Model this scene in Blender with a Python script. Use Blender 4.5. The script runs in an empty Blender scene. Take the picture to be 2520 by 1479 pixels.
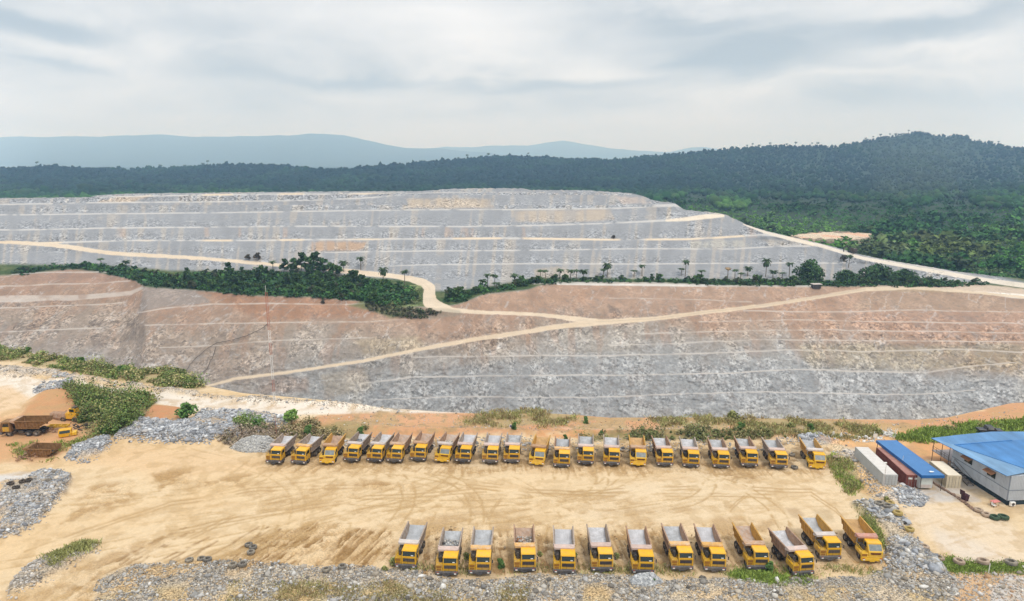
import bpy, bmesh, math, random
import numpy as np
from mathutils import Vector, Matrix

random.seed(11)
rng = np.random.default_rng(7)
C = bpy.context.scene.collection
sc = bpy.context.scene

# ------------------------------------------------------------------ camera, sky, sun
F_ = 1640.7; CX, CY = 1260.0, 739.7; HZ = 393.8; CAMZ = 60.0
TH = math.atan((CY - HZ) / F_); CT, ST = math.cos(TH), math.sin(TH)
cam = bpy.data.cameras.new('camera'); co = bpy.data.objects.new('camera', cam); C.objects.link(co)
cam.sensor_width = 36.0; cam.lens = 36.0 * F_ / 2520.0
cam.clip_start = 1.0; cam.clip_end = 40000.0
co.location = (0, 0, CAMZ); co.rotation_euler = (math.pi / 2 - TH, 0, 0)
sc.camera = co
sc.cycles.volume_bounces = 1
sc.view_settings.view_transform = 'Standard'; sc.view_settings.look = 'None'
sc.view_settings.exposure = 0.06; sc.view_settings.gamma = 1.0

SUN_EL, SUN_AZ = math.radians(58), math.radians(150)     # azimuth clockwise from +Y
w = bpy.data.worlds.new("World"); sc.world = w; w.use_nodes = True
nt = w.node_tree; nt.nodes.clear()
def N(t, tree, **k):
    n = tree.nodes.new(t)
    for a, b in k.items(): setattr(n, a, b)
    return n
def math_(tree, op, a, b=None, c=None, clamp=False):
    n = tree.nodes.new('ShaderNodeMath'); n.operation = op; n.use_clamp = clamp
    for i, v in enumerate((a, b, c)):
        if v is None: continue
        if isinstance(v, (int, float)): n.inputs[i].default_value = v
        else: tree.links.new(v, n.inputs[i])
    return n.outputs[0]
def mixc(tree, f, a, b, mode='MIX'):
    n = tree.nodes.new('ShaderNodeMix'); n.data_type = 'RGBA'; n.blend_type = mode
    def put(i, v):
        if isinstance(v, (int, float)): n.inputs[i].default_value = v
        elif isinstance(v, tuple): n.inputs[i].default_value = (*v[:3], 1)
        else: tree.links.new(v, n.inputs[i])
    put(0, f); put(6, a); put(7, b)
    return n.outputs[2]
def maprange(tree, v, a, b, c=0.0, d=1.0, smooth=True):
    n = tree.nodes.new('ShaderNodeMapRange'); n.interpolation_type = 'SMOOTHSTEP' if smooth else 'LINEAR'
    tree.links.new(v, n.inputs[0])
    for i, x in enumerate((a, b, c, d)): n.inputs[i + 1].default_value = x
    return n.outputs[0]
L = nt.links.new
sky = N('ShaderNodeTexSky', nt, sky_type='NISHITA', sun_disc=False, sun_elevation=SUN_EL, sun_rotation=SUN_AZ)
sky.air_density = 1.0; sky.dust_density = 3.0
tc = N('ShaderNodeTexCoord', nt); sx = N('ShaderNodeSeparateXYZ', nt); L(tc.outputs['Generated'], sx.inputs[0])
zc = math_(nt, 'MAXIMUM', sx.outputs[2], 0.0)
den = math_(nt, 'ADD', zc, 0.20)
cu = math_(nt, 'DIVIDE', sx.outputs[0], den); cv = math_(nt, 'DIVIDE', sx.outputs[1], den)
cmb = N('ShaderNodeCombineXYZ', nt); L(cu, cmb.inputs[0]); L(cv, cmb.inputs[1]); cmb.inputs[2].default_value = 3.7
def cloud_noise(scale, detail, dist=0.6, off=0.0):
    n = N('ShaderNodeTexNoise', nt); n.inputs['Scale'].default_value = scale; n.inputs['Detail'].default_value = detail
    n.inputs['Roughness'].default_value = 0.52; n.inputs['Distortion'].default_value = dist
    m = N('ShaderNodeVectorMath', nt, operation='ADD'); L(cmb.outputs[0], m.inputs[0]); m.inputs[1].default_value = (off, off * .7, 0)
    L(m.outputs[0], n.inputs['Vector']); return n.outputs[0]
n1 = cloud_noise(0.75, 6, 0.25, 2.0); n2 = cloud_noise(2.4, 6, 0.2, 9.0)
# a few broad cloud masses, by direction (azimuth ratio x/y, elevation z)
ar = math_(nt, 'DIVIDE', sx.outputs[0], math_(nt, 'MAXIMUM', sx.outputs[1], 0.05))
cm2 = N('ShaderNodeCombineXYZ', nt); L(ar, cm2.inputs[0]); L(math_(nt, 'MULTIPLY', zc, 3.2), cm2.inputs[1]); cm2.inputs[2].default_value = 1.3
def lump(scale, detail, off):
    n = N('ShaderNodeTexNoise', nt); n.inputs['Scale'].default_value = scale; n.inputs['Detail'].default_value = detail; n.inputs['Roughness'].default_value = .55; n.inputs['Distortion'].default_value = .35
    m = N('ShaderNodeVectorMath', nt, operation='ADD'); L(cm2.outputs[0], m.inputs[0]); m.inputs[1].default_value = (off, off, 0); L(m.outputs[0], n.inputs['Vector']); return n.outputs[0]
n3 = lump(4.2, 7, 5.0)
cl = math_(nt, 'ADD', math_(nt, 'ADD', math_(nt, 'MULTIPLY', n1, 0.42), math_(nt, 'MULTIPLY', n2, 0.18)), math_(nt, 'MULTIPLY', n3, 0.40))
wob = math_(nt, 'MULTIPLY', math_(nt, 'SUBTRACT', n3, 0.5), 0.10)
def lobe(a0, z0, wa, wz, amp):
    da = math_(nt, 'DIVIDE', math_(nt, 'SUBTRACT', ar, a0), wa)
    dz = math_(nt, 'DIVIDE', math_(nt, 'SUBTRACT', math_(nt, 'ADD', zc, wob), z0), wz)
    r = math_(nt, 'ADD', math_(nt, 'MULTIPLY', da, da), math_(nt, 'MULTIPLY', dz, dz))
    return math_(nt, 'MULTIPLY', math_(nt, 'EXPONENT', math_(nt, 'MULTIPLY', r, -1.0)), amp)
tot = cl
front = maprange(nt, sx.outputs[1], 0.0, 0.3)
lb = None
def lobe_px(x, y, wx, wy, amp):       # a cloud mass seen in the direction of photo point (x, y)
    u, v = (x - CX) / F_, (y - CY) / F_; d = Vector((u, CT - v * ST, -(ST + v * CT))).normalized()
    return lobe(d.x / d.y, d.z, wx / F_ / 1.05, wy / F_ / 1.15, amp)
for a in ((1850, 135, 170, 42, -.30), (1700, 165, 140, 16, -.10), (2280, 62, 230, 32, -.26), (1720, 50, 170, 28, -.20), (90, 42, 190, 26, -.30), (560, 150, 230, 42, -.13), (150, 165, 130, 12, -.12), (880, 190, 260, 14, -.14), (1350, 215, 300, 16, -.14), (2250, 250, 250, 34, -.08),
          (1150, 110, 170, 70, .22), (1450, 182, 110, 26, .14), (2350, 112, 170, 26, .12), (100, 105, 170, 22, .10), (1080, 30, 180, 36, .12), (1900, 220, 300, 22, .10), (2150, 190, 260, 12, .10)):
    o = lobe_px(*a); lb = o if lb is None else math_(nt, 'ADD', lb, o)
tot = math_(nt, 'ADD', tot, math_(nt, 'MULTIPLY', lb, front))
cf = maprange(nt, tot, 0.20, 0.76)
ccol = mixc(nt, cf, (0.455, 0.52, 0.575), (0.985, 0.99, 0.995))
hz = maprange(nt, zc, 0.0, 0.11)
ccol = mixc(nt, math_(nt, 'ADD', math_(nt, 'MULTIPLY', hz, .8), .2), (0.72, 0.74, 0.765), ccol)
# an overcast sky is brighter overhead
up = maprange(nt, zc, 0.22, 0.95, 1.0, 1.95)
vm = N('ShaderNodeVectorMath', nt, operation='SCALE'); L(ccol, vm.inputs[0]); L(math_(nt, 'MULTIPLY', up, 10.0), vm.inputs['Scale'])
gap = mixc(nt, 0.95, sky.outputs[0], vm.outputs[0])
bg = N('ShaderNodeBackground', nt); bg.inputs['Strength'].default_value = 0.1; L(gap, bg.inputs['Color'])
wo = N('ShaderNodeOutputWorld', nt); L(bg.outputs[0], wo.inputs['Surface'])

sl = bpy.data.lights.new('sun', 'SUN'); so = bpy.data.objects.new('sun', sl); C.objects.link(so)
sl.energy = 1.5; sl.angle = math.radians(10); sl.color = (1.0, 0.955, 0.89)
sd = Vector((math.sin(SUN_AZ) * math.cos(SUN_EL), math.cos(SUN_AZ) * math.cos(SUN_EL), math.sin(SUN_EL)))
so.rotation_euler = sd.to_track_quat('Z', 'Y').to_euler()

# ------------------------------------------------------------------ helpers
K = 1.29524                     # photo pixels per working unit (the photo seen at 2520 wide)
def ray(y):
    v = (y - CY) / F_
    return v
def pos(x, y, d):
    """world point at depth d along the direction (x, y)"""
    u = (x - CX) / F_; v = (y - CY) / F_
    return np.stack([u * d, d * (CT - v * ST), CAMZ - d * (ST + v * CT)], -1)
def depth(y, z):
    v = (y - CY) / F_
    return (CAMZ - z) / (ST + v * CT)
def gp(x, y, z=0.0):
    x = np.asarray(x, float); y = np.asarray(y, float)
    return pos(x, y, depth(y, z))
def gF(x, y, z=0.0): return gp(x / K, y / K, z)      # from photo pixels
def px_of(p):
    X, Y, Z = p; d = Y * CT + (CAMZ - Z) * ST
    return CX + F_ * X / d, CY + F_ * ((CAMZ - Z) * CT - Y * ST) / d

_tab = rng.random(65536).astype(np.float32)
def vnoise(P, seed=0):
    P = np.asarray(P, np.float32); I = np.floor(P).astype(np.int64); f = P - I; f = f * f * f * (f * (f * 6 - 15) + 10)
    def h(ix, iy, iz):
        k = (ix * 73856093) ^ (iy * 19349663) ^ (iz * 83492791) ^ (seed * 2654435761)
        k = (k ^ (k >> 13)) * 1274126177
        return _tab[(k ^ (k >> 16)) & 65535]
    x, y, z = I[:, 0], I[:, 1], I[:, 2]; fx, fy, fz = f[:, 0], f[:, 1], f[:, 2]
    a = h(x, y, z) * (1 - fx) + h(x + 1, y, z) * fx; b = h(x, y + 1, z) * (1 - fx) + h(x + 1, y + 1, z) * fx
    c = h(x, y, z + 1) * (1 - fx) + h(x + 1, y, z + 1) * fx; d = h(x, y + 1, z + 1) * (1 - fx) + h(x + 1, y + 1, z + 1) * fx
    return (a * (1 - fy) + b * fy) * (1 - fz) + (c * (1 - fy) + d * fy) * fz
def fbm(P, scale, octs=4, seed=0, gain=0.5):
    """0..1, mean .5"""
    P = np.asarray(P, np.float32) / np.asarray(scale, np.float32); s = 0; a = 1; t = 0
    for i in range(octs):
        s = s + a * vnoise(P * (2.03 ** i) + 17.3 * i, seed + i); t += a; a *= gain
    return s / t
def sstep(x, a, b):
    t = np.clip((x - a) / (b - a), 0, 1); return t * t * (3 - 2 * t)
def interp(x, pts):
    pts = np.array(pts, float); return np.interp(x, pts[:, 0], pts[:, 1])
def stroke(px, py, pts, hw, soft=1.2, aspect=1.0):
    """1 within hw of the polyline pts; pts may carry a half width as a third number"""
    out = np.zeros(px.shape, np.float32)
    for a, b in zip(pts[:-1], pts[1:]):
        ha = a[2] if len(a) > 2 else hw; hb = b[2] if len(b) > 2 else hw; m = max(ha, hb) + soft + 1
        sel = (px > min(a[0], b[0]) - m) & (px < max(a[0], b[0]) + m) & (py > min(a[1], b[1]) - m) & (py < max(a[1], b[1]) + m)
        if not sel.any(): continue
        x = px[sel] - a[0]; y = py[sel] - a[1]; dx, dy = b[0] - a[0], b[1] - a[1]
        t = np.clip((x * dx + y * dy) / (dx * dx + dy * dy + 1e-9), 0, 1)
        dd = np.hypot(x - t * dx, y - t * dy) - (ha + (hb - ha) * t)
        out[sel] = np.maximum(out[sel], 1 - sstep(dd, -soft, soft))
    return out
def inside(px, py, pts):
    r = np.zeros(px.shape, bool); n = len(pts)
    for i in range(n):
        x0, y0 = pts[i]; x1, y1 = pts[(i + 1) % n]
        if y0 == y1: continue
        c = (y0 > py) != (y1 > py)
        r ^= c & (px < (x1 - x0) * (py - y0) / (y1 - y0) + x0)
    return r
def sdist(px, py, pts):
    """positive inside the polygon"""
    d = np.full(px.shape, 1e9)
    n = len(pts)
    for i in range(n):
        a = pts[i]; b = pts[(i + 1) % n]; dx, dy = b[0] - a[0], b[1] - a[1]
        t = np.clip(((px - a[0]) * dx + (py - a[1]) * dy) / (dx * dx + dy * dy + 1e-9), 0, 1)
        d = np.minimum(d, np.hypot(px - a[0] - t * dx, py - a[1] - t * dy))
    return np.where(inside(px, py, pts), d, -d)
def pmask(px, py, pts, soft=4.0, wob=None):
    P = np.array(pts); m = soft + (20 if wob is not None else 2)
    sel = (px > P[:, 0].min() - m) & (px < P[:, 0].max() + m) & (py > P[:, 1].min() - m) & (py < P[:, 1].max() + m)
    out = np.zeros(px.shape, np.float32)
    if sel.any():
        d = sdist(px[sel], py[sel], pts)
        if wob is not None: d = d + wob[sel]
        out[sel] = sstep(d, -soft, soft)
    return out
def paint(col, m, c, keep=None):
    col += m[:, None] * (np.asarray(c, np.float32) - col)

def mesh_np(name, V, Fc, mat=None, cols=None, smooth=False):
    V = np.asarray(V, np.float32).reshape(-1, 3); Fc = np.asarray(Fc, np.int32); k = Fc.shape[1]
    me = bpy.data.meshes.new(name); me.vertices.add(len(V)); me.vertices.foreach_set('co', V.ravel())
    me.loops.add(Fc.size); me.loops.foreach_set('vertex_index', Fc.ravel())
    me.polygons.add(len(Fc)); me.polygons.foreach_set('loop_start', np.arange(0, Fc.size, k, dtype=np.int32))
    me.polygons.foreach_set('loop_total', np.full(len(Fc), k, np.int32))
    if cols is not None:
        a = me.attributes.new('col', 'FLOAT_COLOR', 'POINT')
        c4 = np.ones((len(V), 4), np.float32); c4[:, :np.shape(cols)[1]] = cols; a.data.foreach_set('color', c4.ravel())
    me.update(calc_edges=True)
    if smooth: me.polygons.foreach_set('use_smooth', np.ones(len(Fc), bool))
    if mat: me.materials.append(mat)
    return me
def link(name, me, parent=None, label=None, cat=None, group=None, kind=None):
    o = bpy.data.objects.new(name, me); C.objects.link(o)
    if parent: o.parent = parent
    if label: o['label'] = label
    if cat: o['category'] = cat
    if group: o['group'] = group
    if kind: o['kind'] = kind
    return o
def tag(o, label, cat=None, group=None):
    o['label'] = label
    if cat: o['category'] = cat
    if group: o['group'] = group
    return o
def thing(name, label, cat, loc=(0, 0, 0), rz=0.0, group=None):
    o = bpy.data.objects.new(name, None); C.objects.link(o); o.empty_display_size = 0.5
    o.location = loc; o.rotation_euler = (0, 0, rz); return tag(o, label, cat, group)
def copy_tree(o, parent=None, mats=None):
    c = o.copy(); C.objects.link(c)
    if parent: c.parent = parent
    if mats and o.type == 'MESH':
        k = o.name.split('.')[0]
        if k in mats and len(c.material_slots): c.material_slots[0].link = 'OBJECT'; c.material_slots[0].material = mats[k]
    for ch in list(o.children): copy_tree(ch, c, mats)
    return c
def grid_faces(nr, nc):
    i = np.arange(nr * nc).reshape(nr, nc)
    return np.stack([i[:-1, :-1], i[1:, :-1], i[1:, 1:], i[:-1, 1:]], -1).reshape(-1, 4)

class MB:
    def __init__(s): s.v = []; s.f = []
    def add(s, vs, fs):
        o = len(s.v); s.v += [tuple(map(float, p)) for p in vs]; s.f += [tuple(i + o for i in f) for f in fs]; return s
    def hexa(s, p):       # bottom 4 (ccw from above), top 4
        return s.add(p, [(3, 2, 1, 0), (4, 5, 6, 7), (0, 1, 5, 4), (1, 2, 6, 5), (2, 3, 7, 6), (3, 0, 4, 7)])
    def box(s, x0, x1, y0, y1, z0, z1):
        return s.hexa([(x0, y0, z0), (x1, y0, z0), (x1, y1, z0), (x0, y1, z0), (x0, y0, z1), (x1, y0, z1), (x1, y1, z1), (x0, y1, z1)])
    def prism(s, prof, x0, x1):      # (y, z) outline extruded along x
        n = len(prof); vs = [(x0, y, z) for y, z in prof] + [(x1, y, z) for y, z in prof]
        fs = [tuple(range(n))[::-1], tuple(range(n, 2 * n))] + [(i, (i + 1) % n, n + (i + 1) % n, n + i) for i in range(n)]
        return s.add(vs, fs)
    def bar(s, a, b, r, n=6, r2=None):
        a = Vector(a); b = Vector(b); d = (b - a); q = d.to_track_quat('Z', 'Y'); r2 = r if r2 is None else r2
        vs = []
        for c, rr in ((a, r), (b, r2)):
            for i in range(n):
                t = 2 * math.pi * i / n; vs.append(c + q @ Vector((rr * math.cos(t), rr * math.sin(t), 0)))
        return s.add(vs, [(i, (i + 1) % n, n + (i + 1) % n, n + i) for i in range(n)] + [tuple(range(n))[::-1], tuple(range(n, 2 * n))])
    def tube(s, pts, r, n=6):
        for a, b in zip(pts[:-1], pts[1:]): s.bar(a, b, r, n)
        return s
    def lathe(s, prof, cx=0, n=18, axis='x', c=(0, 0, 0)):  # prof: (axial, radius) closed ring
        m = len(prof); vs = []
        for i in range(n):
            t = 2 * math.pi * i / n
            for a, r in prof:
                p = (a, r * math.cos(t), r * math.sin(t)) if axis == 'x' else (r * math.cos(t), r * math.sin(t), a)
                vs.append((p[0] + c[0], p[1] + c[1], p[2] + c[2]))
        fs = []
        for i in range(n):
            for j in range(m):
                a = i * m + j; b = i * m + (j + 1) % m; cc = ((i + 1) % n) * m + (j + 1) % m; d = ((i + 1) % n) * m + j
                fs.append((a, b, cc, d))
        return s.add(vs, fs)
    def mesh(s, name, mat, bevel=0.0):
        me = bpy.data.meshes.new(name); me.from_pydata(s.v, [], s.f); 
        bm = bmesh.new(); bm.from_mesh(me)
        if bevel: bmesh.ops.bevel(bm, geom=bm.edges[:], offset=bevel, segments=1, affect='EDGES', clamp_overlap=True)
        bmesh.ops.recalc_face_normals(bm, faces=bm.faces[:]); bm.to_mesh(me); bm.free()
        if mat: me.materials.append(mat)
        return me
    def build(s, name, mat, parent=None, bevel=0.0, **kw):
        return link(name, s.mesh(name, mat, bevel), parent, **kw)

# ------------------------------------------------------------------ materials
def new_mat(name):
    m = bpy.data.materials.new(name); m.use_nodes = True; t = m.node_tree; t.nodes.clear()
    b = N('ShaderNodeBsdfPrincipled', t); o = N('ShaderNodeOutputMaterial', t); t.links.new(b.outputs[0], o.inputs[0])
    b.inputs['Roughness'].default_value = 0.9; b.inputs['Specular IOR Level'].default_value = 0.2
    return m, t, b
def noise_(t, scale, detail=4, rough=0.55, vec=None, coord='Object'):
    n = N('ShaderNodeTexNoise', t); n.inputs['Scale'].default_value = scale; n.inputs['Detail'].default_value = detail; n.inputs['Roughness'].default_value = rough
    if vec is None: vec = N('ShaderNodeTexCoord', t).outputs[coord]
    t.links.new(vec, n.inputs['Vector']); return n.outputs[0]
def mapping(t, scale, rot=(0, 0, 0), coord='Object'):
    m = N('ShaderNodeMapping', t); m.inputs['Scale'].default_value = scale; m.inputs['Rotation'].default_value = rot
    t.links.new(N('ShaderNodeTexCoord', t).outputs[coord], m.inputs['Vector']); return m.outputs[0]
def voro_(t, scale, vec=None, out='Color', rnd=1.0):
    n = N('ShaderNodeTexVoronoi', t); n.inputs['Scale'].default_value = scale; n.inputs['Randomness'].default_value = rnd
    if vec is None: vec = N('ShaderNodeTexCoord', t).outputs['Object']
    t.links.new(vec, n.inputs['Vector']); return n.outputs[out]
def scalec(t, c, f):
    v = N('ShaderNodeVectorMath', t, operation='SCALE')
    if isinstance(c, tuple): v.inputs[0].default_value = c
    else: t.links.new(c, v.inputs[0])
    if isinstance(f, (int, float)): v.inputs['Scale'].default_value = f
    else: t.links.new(f, v.inputs['Scale'])
    return v.outputs[0]
def bump_(t, b, h, strength=0.5, dist=0.3):
    n = N('ShaderNodeBump', t); n.inputs['Strength'].default_value = strength; n.inputs['Distance'].default_value = dist
    t.links.new(h, n.inputs['Height']); t.links.new(n.outputs[0], b.inputs['Normal'])
def attr_(t, name='col'): return N('ShaderNodeAttribute', t, attribute_name=name).outputs['Color']

def mat_rock(name, cell, lo, hi, nsc, bump=0.6, bd=0.6):
    m, t, b = new_mat(name)
    v = voro_(t, 1.0 / cell); s = N('ShaderNodeSeparateColor', t); t.links.new(v, s.inputs[0])
    v2 = voro_(t, 2.4 / cell); s2 = N('ShaderNodeSeparateColor', t); t.links.new(v2, s2.inputs[0])
    n = noise_(t, nsc, 6, 0.65)
    f = maprange(t, s.outputs[0], 0, 1, lo, hi, False)
    f2 = maprange(t, s2.outputs[0], 0, 1, (lo + 1) / 2, (hi + 1) / 2, False)
    f3 = maprange(t, n, 0.3, 0.7, 0.82, 1.18, False)
    ff = math_(t, 'MULTIPLY', math_(t, 'MULTIPLY', f, f2), f3)
    al = N('ShaderNodeAttribute', t, attribute_name='col').outputs['Alpha']
    ff = math_(t, 'ADD', 1.0, math_(t, 'MULTIPLY', math_(t, 'SUBTRACT', ff, 1.0), al))
    t.links.new(scalec(t, attr_(t), ff), b.inputs['Base Color'])
    bump_(t, b, math_(t, 'ADD', n, math_(t, 'MULTIPLY', s.outputs[1], 0.7)), bump, bd)
    b.inputs['Roughness'].default_value = 0.95; b.inputs['Specular IOR Level'].default_value = 0.1
    return m
M = {}
M['dump'] = mat_rock('loose_rock', 1.3, 0.55, 1.46, 0.14)
M['pit'] = mat_rock('cut_rock', 1.2, 0.72, 1.27, 0.3, 0.25, 0.4)
def mat_ground():
    m, t, b = new_mat('packed_earth')
    n = noise_(t, 1.1, 6, 0.65); n2 = noise_(t, 0.16, 5, 0.6, mapping(t, (0.35, 1.0, 1.0), (0, 0, math.radians(-14))))
    g = voro_(t, 3.2); s = N('ShaderNodeSeparateColor', t); t.links.new(g, s.inputs[0])
    f = math_(t, 'MULTIPLY', maprange(t, n, 0.3, 0.7, 0.955, 1.045, False), maprange(t, n2, 0.3, 0.7, 0.965, 1.03, False))
    gv = voro_(t, 6.0); sg = N('ShaderNodeSeparateColor', t); t.links.new(gv, sg.inputs[0]); al = N('ShaderNodeAttribute', t, attribute_name='col').outputs['Alpha']
    sp = math_(t, 'MULTIPLY', math_(t, 'SUBTRACT', maprange(t, sg.outputs[0], 0, 1, 0.35, 1.75, False), 1.0), al)
    f = math_(t, 'MULTIPLY', f, math_(t, 'ADD', maprange(t, s.outputs[0], 0, 1, 0.96, 1.04, False), sp))
    t.links.new(scalec(t, attr_(t), f), b.inputs['Base Color'])
    bump_(t, b, math_(t, 'ADD', n, n2), 0.35, 0.12); b.inputs['Roughness'].default_value = 0.95; b.inputs['Specular IOR Level'].default_value = 0.1
    return m
M['ground'] = mat_ground()
def mat_attr(name, var=0.25, sc=1.0, rough=0.8, bump=0.0, trans=0.0, backlit=False):
    m, t, b = new_mat(name); n = noise_(t, sc, 4)
    c = scalec(t, attr_(t), maprange(t, n, 0.25, 0.75, 1 - var, 1 + var, False))
    t.links.new(c, b.inputs['Base Color']); b.inputs['Roughness'].default_value = rough; b.inputs['Specular IOR Level'].default_value = 0.15
    if bump: bump_(t, b, n, bump, 0.1)
    return m
M['leaf'] = mat_attr('foliage', 0.25, 0.6, 0.75)
M['far_leaf'] = mat_attr('distant_foliage', 0.3, 0.05, 0.9)
M['stone'] = mat_attr('broken_stone', 0.22, 3.0, 0.95, 0.3)
M['grassy'] = mat_attr('grass_blades', 0.2, 1.0, 0.9)
def mat_plain(name, c, var=0.12, sc=2.0, rough=0.6, spec=0.3, metal=0.0, dust=0.0, dustc=(0.5, 0.38, 0.25), streak=0.0, seedrand=True, coord='Object'):
    m, t, b = new_mat(name); n = noise_(t, sc, 5, 0.6, None, coord); n2 = noise_(t, sc * 6, 4, 0.6, None, coord)
    f = math_(t, 'MULTIPLY', maprange(t, n, 0.3, 0.7, 1 - var, 1 + var, False), maprange(t, n2, 0.3, 0.7, 1 - var * .6, 1 + var * .6, False))
    if seedrand:
        f = math_(t, 'MULTIPLY', f, maprange(t, N('ShaderNodeObjectInfo', t).outputs['Random'], 0, 1, 0.9, 1.08, False))
    col = scalec(t, c, f)
    ri = N('ShaderNodeObjectInfo', t).outputs['Random']
    if dust > 0:
        k = noise_(t, sc * 1.7, 6, 0.7, None, coord)
        col = mixc(t, math_(t, 'MULTIPLY', maprange(t, math_(t, 'ADD', k, math_(t, 'MULTIPLY', math_(t, 'SUBTRACT', ri, .5), .16)), 0.42, 0.68), dust), col, dustc)
    if streak > 0:
        sv = noise_(t, 2.2, 4, 0.6, mapping(t, (3.0, 3.0, 0.25)))
        col = mixc(t, math_(t, 'MULTIPLY', maprange(t, sv, 0.5, 0.72), streak), col, (c[0] * .45, c[1] * .38, c[2] * .32))
    t.links.new(col, b.inputs['Base Color'])
    b.inputs['Roughness'].default_value = rough; b.inputs['Specular IOR Level'].default_value = spec; b.inputs['Metallic'].default_value = metal
    return m
# ------------------------------------------------------------------ the quarry: traced edges (x, y in photo units of 2520)
NR = [(-500, 815), (29, 862), (110, 874), (200, 893), (300, 905), (430, 915), (500, 948), (600, 968), (700, 976), (800, 985), (900, 998), (968, 1006), (1100, 1014), (1200, 1019), (1300, 1015), (1400, 1020), (1500, 1028),
      (1750, 1027), (1900, 1030), (2250, 1033), (2330, 1028), (2400, 1012), (2490, 992), (3000, 972)]
SIL = [(-500, 495), (30, 490), (215, 488), (235, 482), (300, 479), (500, 477), (640, 475), (880, 473), (1000, 473), (1055, 471), (1100, 467), (1200, 465), (1288, 466), (1312, 470), (1440, 470), (1560, 478), (1590, 485),
       (1608, 495), (1660, 501), (1692, 520), (1760, 526), (1790, 530), (1830, 550), (1880, 567), (1950, 585), (2020, 600), (2060, 610), (2120, 628), (2190, 644), (2260, 657), (2330, 668), (2400, 680), (2490, 692), (2800, 722), (3000, 735)]
RIM = [(-500, 700), (29, 676), (110, 668), (171, 661), (210, 664), (276, 676), (303, 682), (339, 690), (350, 705), (469, 712), (634, 727), (783, 731), (893, 741), (960, 750), (1060, 756), (1130, 748), (1190, 723), (1300, 712), (1330, 700),
       (1384, 696), (1550, 695), (1688, 698), (1743, 702), (2118, 704), (2250, 708), (2382, 715), (2488, 728), (3000, 760)]
XS = np.arange(-440.0, 2962.0, 2.0); NCOL = len(XS); NROW = 420
nr_x = interp(XS, NR); sil_x = interp(XS, SIL); rim_x = interp(XS, RIM)
def sm1(a, k):
    kk = np.ones(k) / k; return np.convolve(np.pad(a, k // 2, 'edge'), kk, 'valid')[:len(a)]
rim_s = sm1(rim_x, 15)
jag = (vnoise(np.stack([XS / 7, XS * 0, XS * 0], -1), 5) - .5) * 2.2 + (vnoise(np.stack([XS / 3, XS * 0, XS * 0], -1), 6) - .5) * 1.2
sil_j = sil_x + jag * 0.8
bot_x = nr_x + 60
tt = np.linspace(0, 1, NROW)
PX = np.repeat(XS[None, :], NROW, 0); PY = sil_j[None, :] + (bot_x - sil_j)[None, :] * tt[:, None]
px, py = PX.ravel(), PY.ravel()
ZD = [(440, 36), (475, 29), (497, 22), (520, 15.5), (556, 7.4), (590, -1), (615, -6.5), (650, -14), (680, -20), (900, -20)]
RM = np.repeat(rim_s[None, :], NROW, 0)
def zbase(y, rim):
    zr = np.maximum(interp(rim, ZD), -20.0)
    return np.where(y < rim, np.maximum(interp(y, ZD), -20.0), zr - 0.17 * (y - rim))
Z0 = zbase(PY, RM)

RAMP = [(480, 958, 2), (524, 946, 3.5), (579, 932.6, 3.5), (618, 927, 3.5), (689, 919, 3.5), (756, 909, 3.5), (893, 889, 3.8), (1031, 860, 4), (1169, 835, 5), (1307, 815, 5.5), (1360, 805, 6), (1467, 794, 7.5), (1605, 785, 5), (1743, 768, 4.5), (1881, 752, 4.2), (1985, 736, 4), (2065, 723, 4.2), (2131, 712, 5), (2250, 708, 4), (2382, 718, 3), (2600, 740, 3)]
WIND = [(-440, 590, 3), (30, 597, 3.5), (110, 601, 5), (193, 611, 5), (276, 624, 4.5), (358, 628, 4.5), (496, 636, 4), (662, 650, 4), (783, 659.6, 4), (893, 672, 6), (962, 679, 6), (1009, 686, 7), (1043, 696, 10), (1058, 709, 13), (1056, 726, 15), (1058, 742, 17), (1076, 753, 12), (1114, 763, 6), (1169, 768, 4.5), (1307, 773, 4), (1357, 778, 4.5), (1412, 785, 6), (1467, 791, 7)]
LINES_DUMP = [
 ([(-440, 505), (30, 503), (232, 499), (506, 497), (772, 493), (919, 486), (1000, 480, .1)], 1.6), ([(235, 486, .2), (300, 484), (500, 480), (640, 478), (900, 477), (990, 475, .1)], 1.6), ([(980, 477, .1), (1100, 474), (1250, 473), (1310, 473, .1)], 1.0),
 ([(-440, 531), (34, 529), (317, 526), (506, 524), (760, 520), (1000, 517), (1231, 516), (1397, 515), (1544, 512), (1655, 507)], 1.5), ([(1610, 505, 1.5), (1660, 505, 3), (1690, 512, 1)], 2),
 ([(-440, 568), (34, 566), (300, 561), (741, 557), (1140, 557.5), (1324, 555), (1507, 549), (1640, 543, 2.5), (1691, 539, 5), (1740, 533, 6), (1780, 531, 3)], 1.8),
 ([(110, 598, 2), (331, 592), (600, 592), (772, 590), (1029, 588), (1250, 586.5, 2.5), (1507, 590), (1691, 589), (1800, 583), (1871, 578), (1940, 582, 3), (2000, 602, 4)], 1.9),
 ([(800, 622, 1), (921, 619), (1307, 616), (1577, 612), (1715, 613), (1800, 613), (1925, 606), (2031, 606)], 1.6),
 ([(960, 655, .8), (1031, 652), (1307, 649), (1550, 650), (1963, 647), (2060, 648)], 1.5),
 ([(1830, 552, 1.5), (1880, 571, 3), (1950, 590, 4), (2020, 605, 4), (2060, 617, 4), (2120, 635, 4), (2200, 650, 4), (2260, 661, 4), (2330, 673, 5), (2400, 686, 5), (2490, 699, 6), (2600, 712, 6)], 4),
 ([(1950, 583, 3), (2000, 577, 5), (2060, 574, 6), (2120, 578, 4)], 4)]
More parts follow.
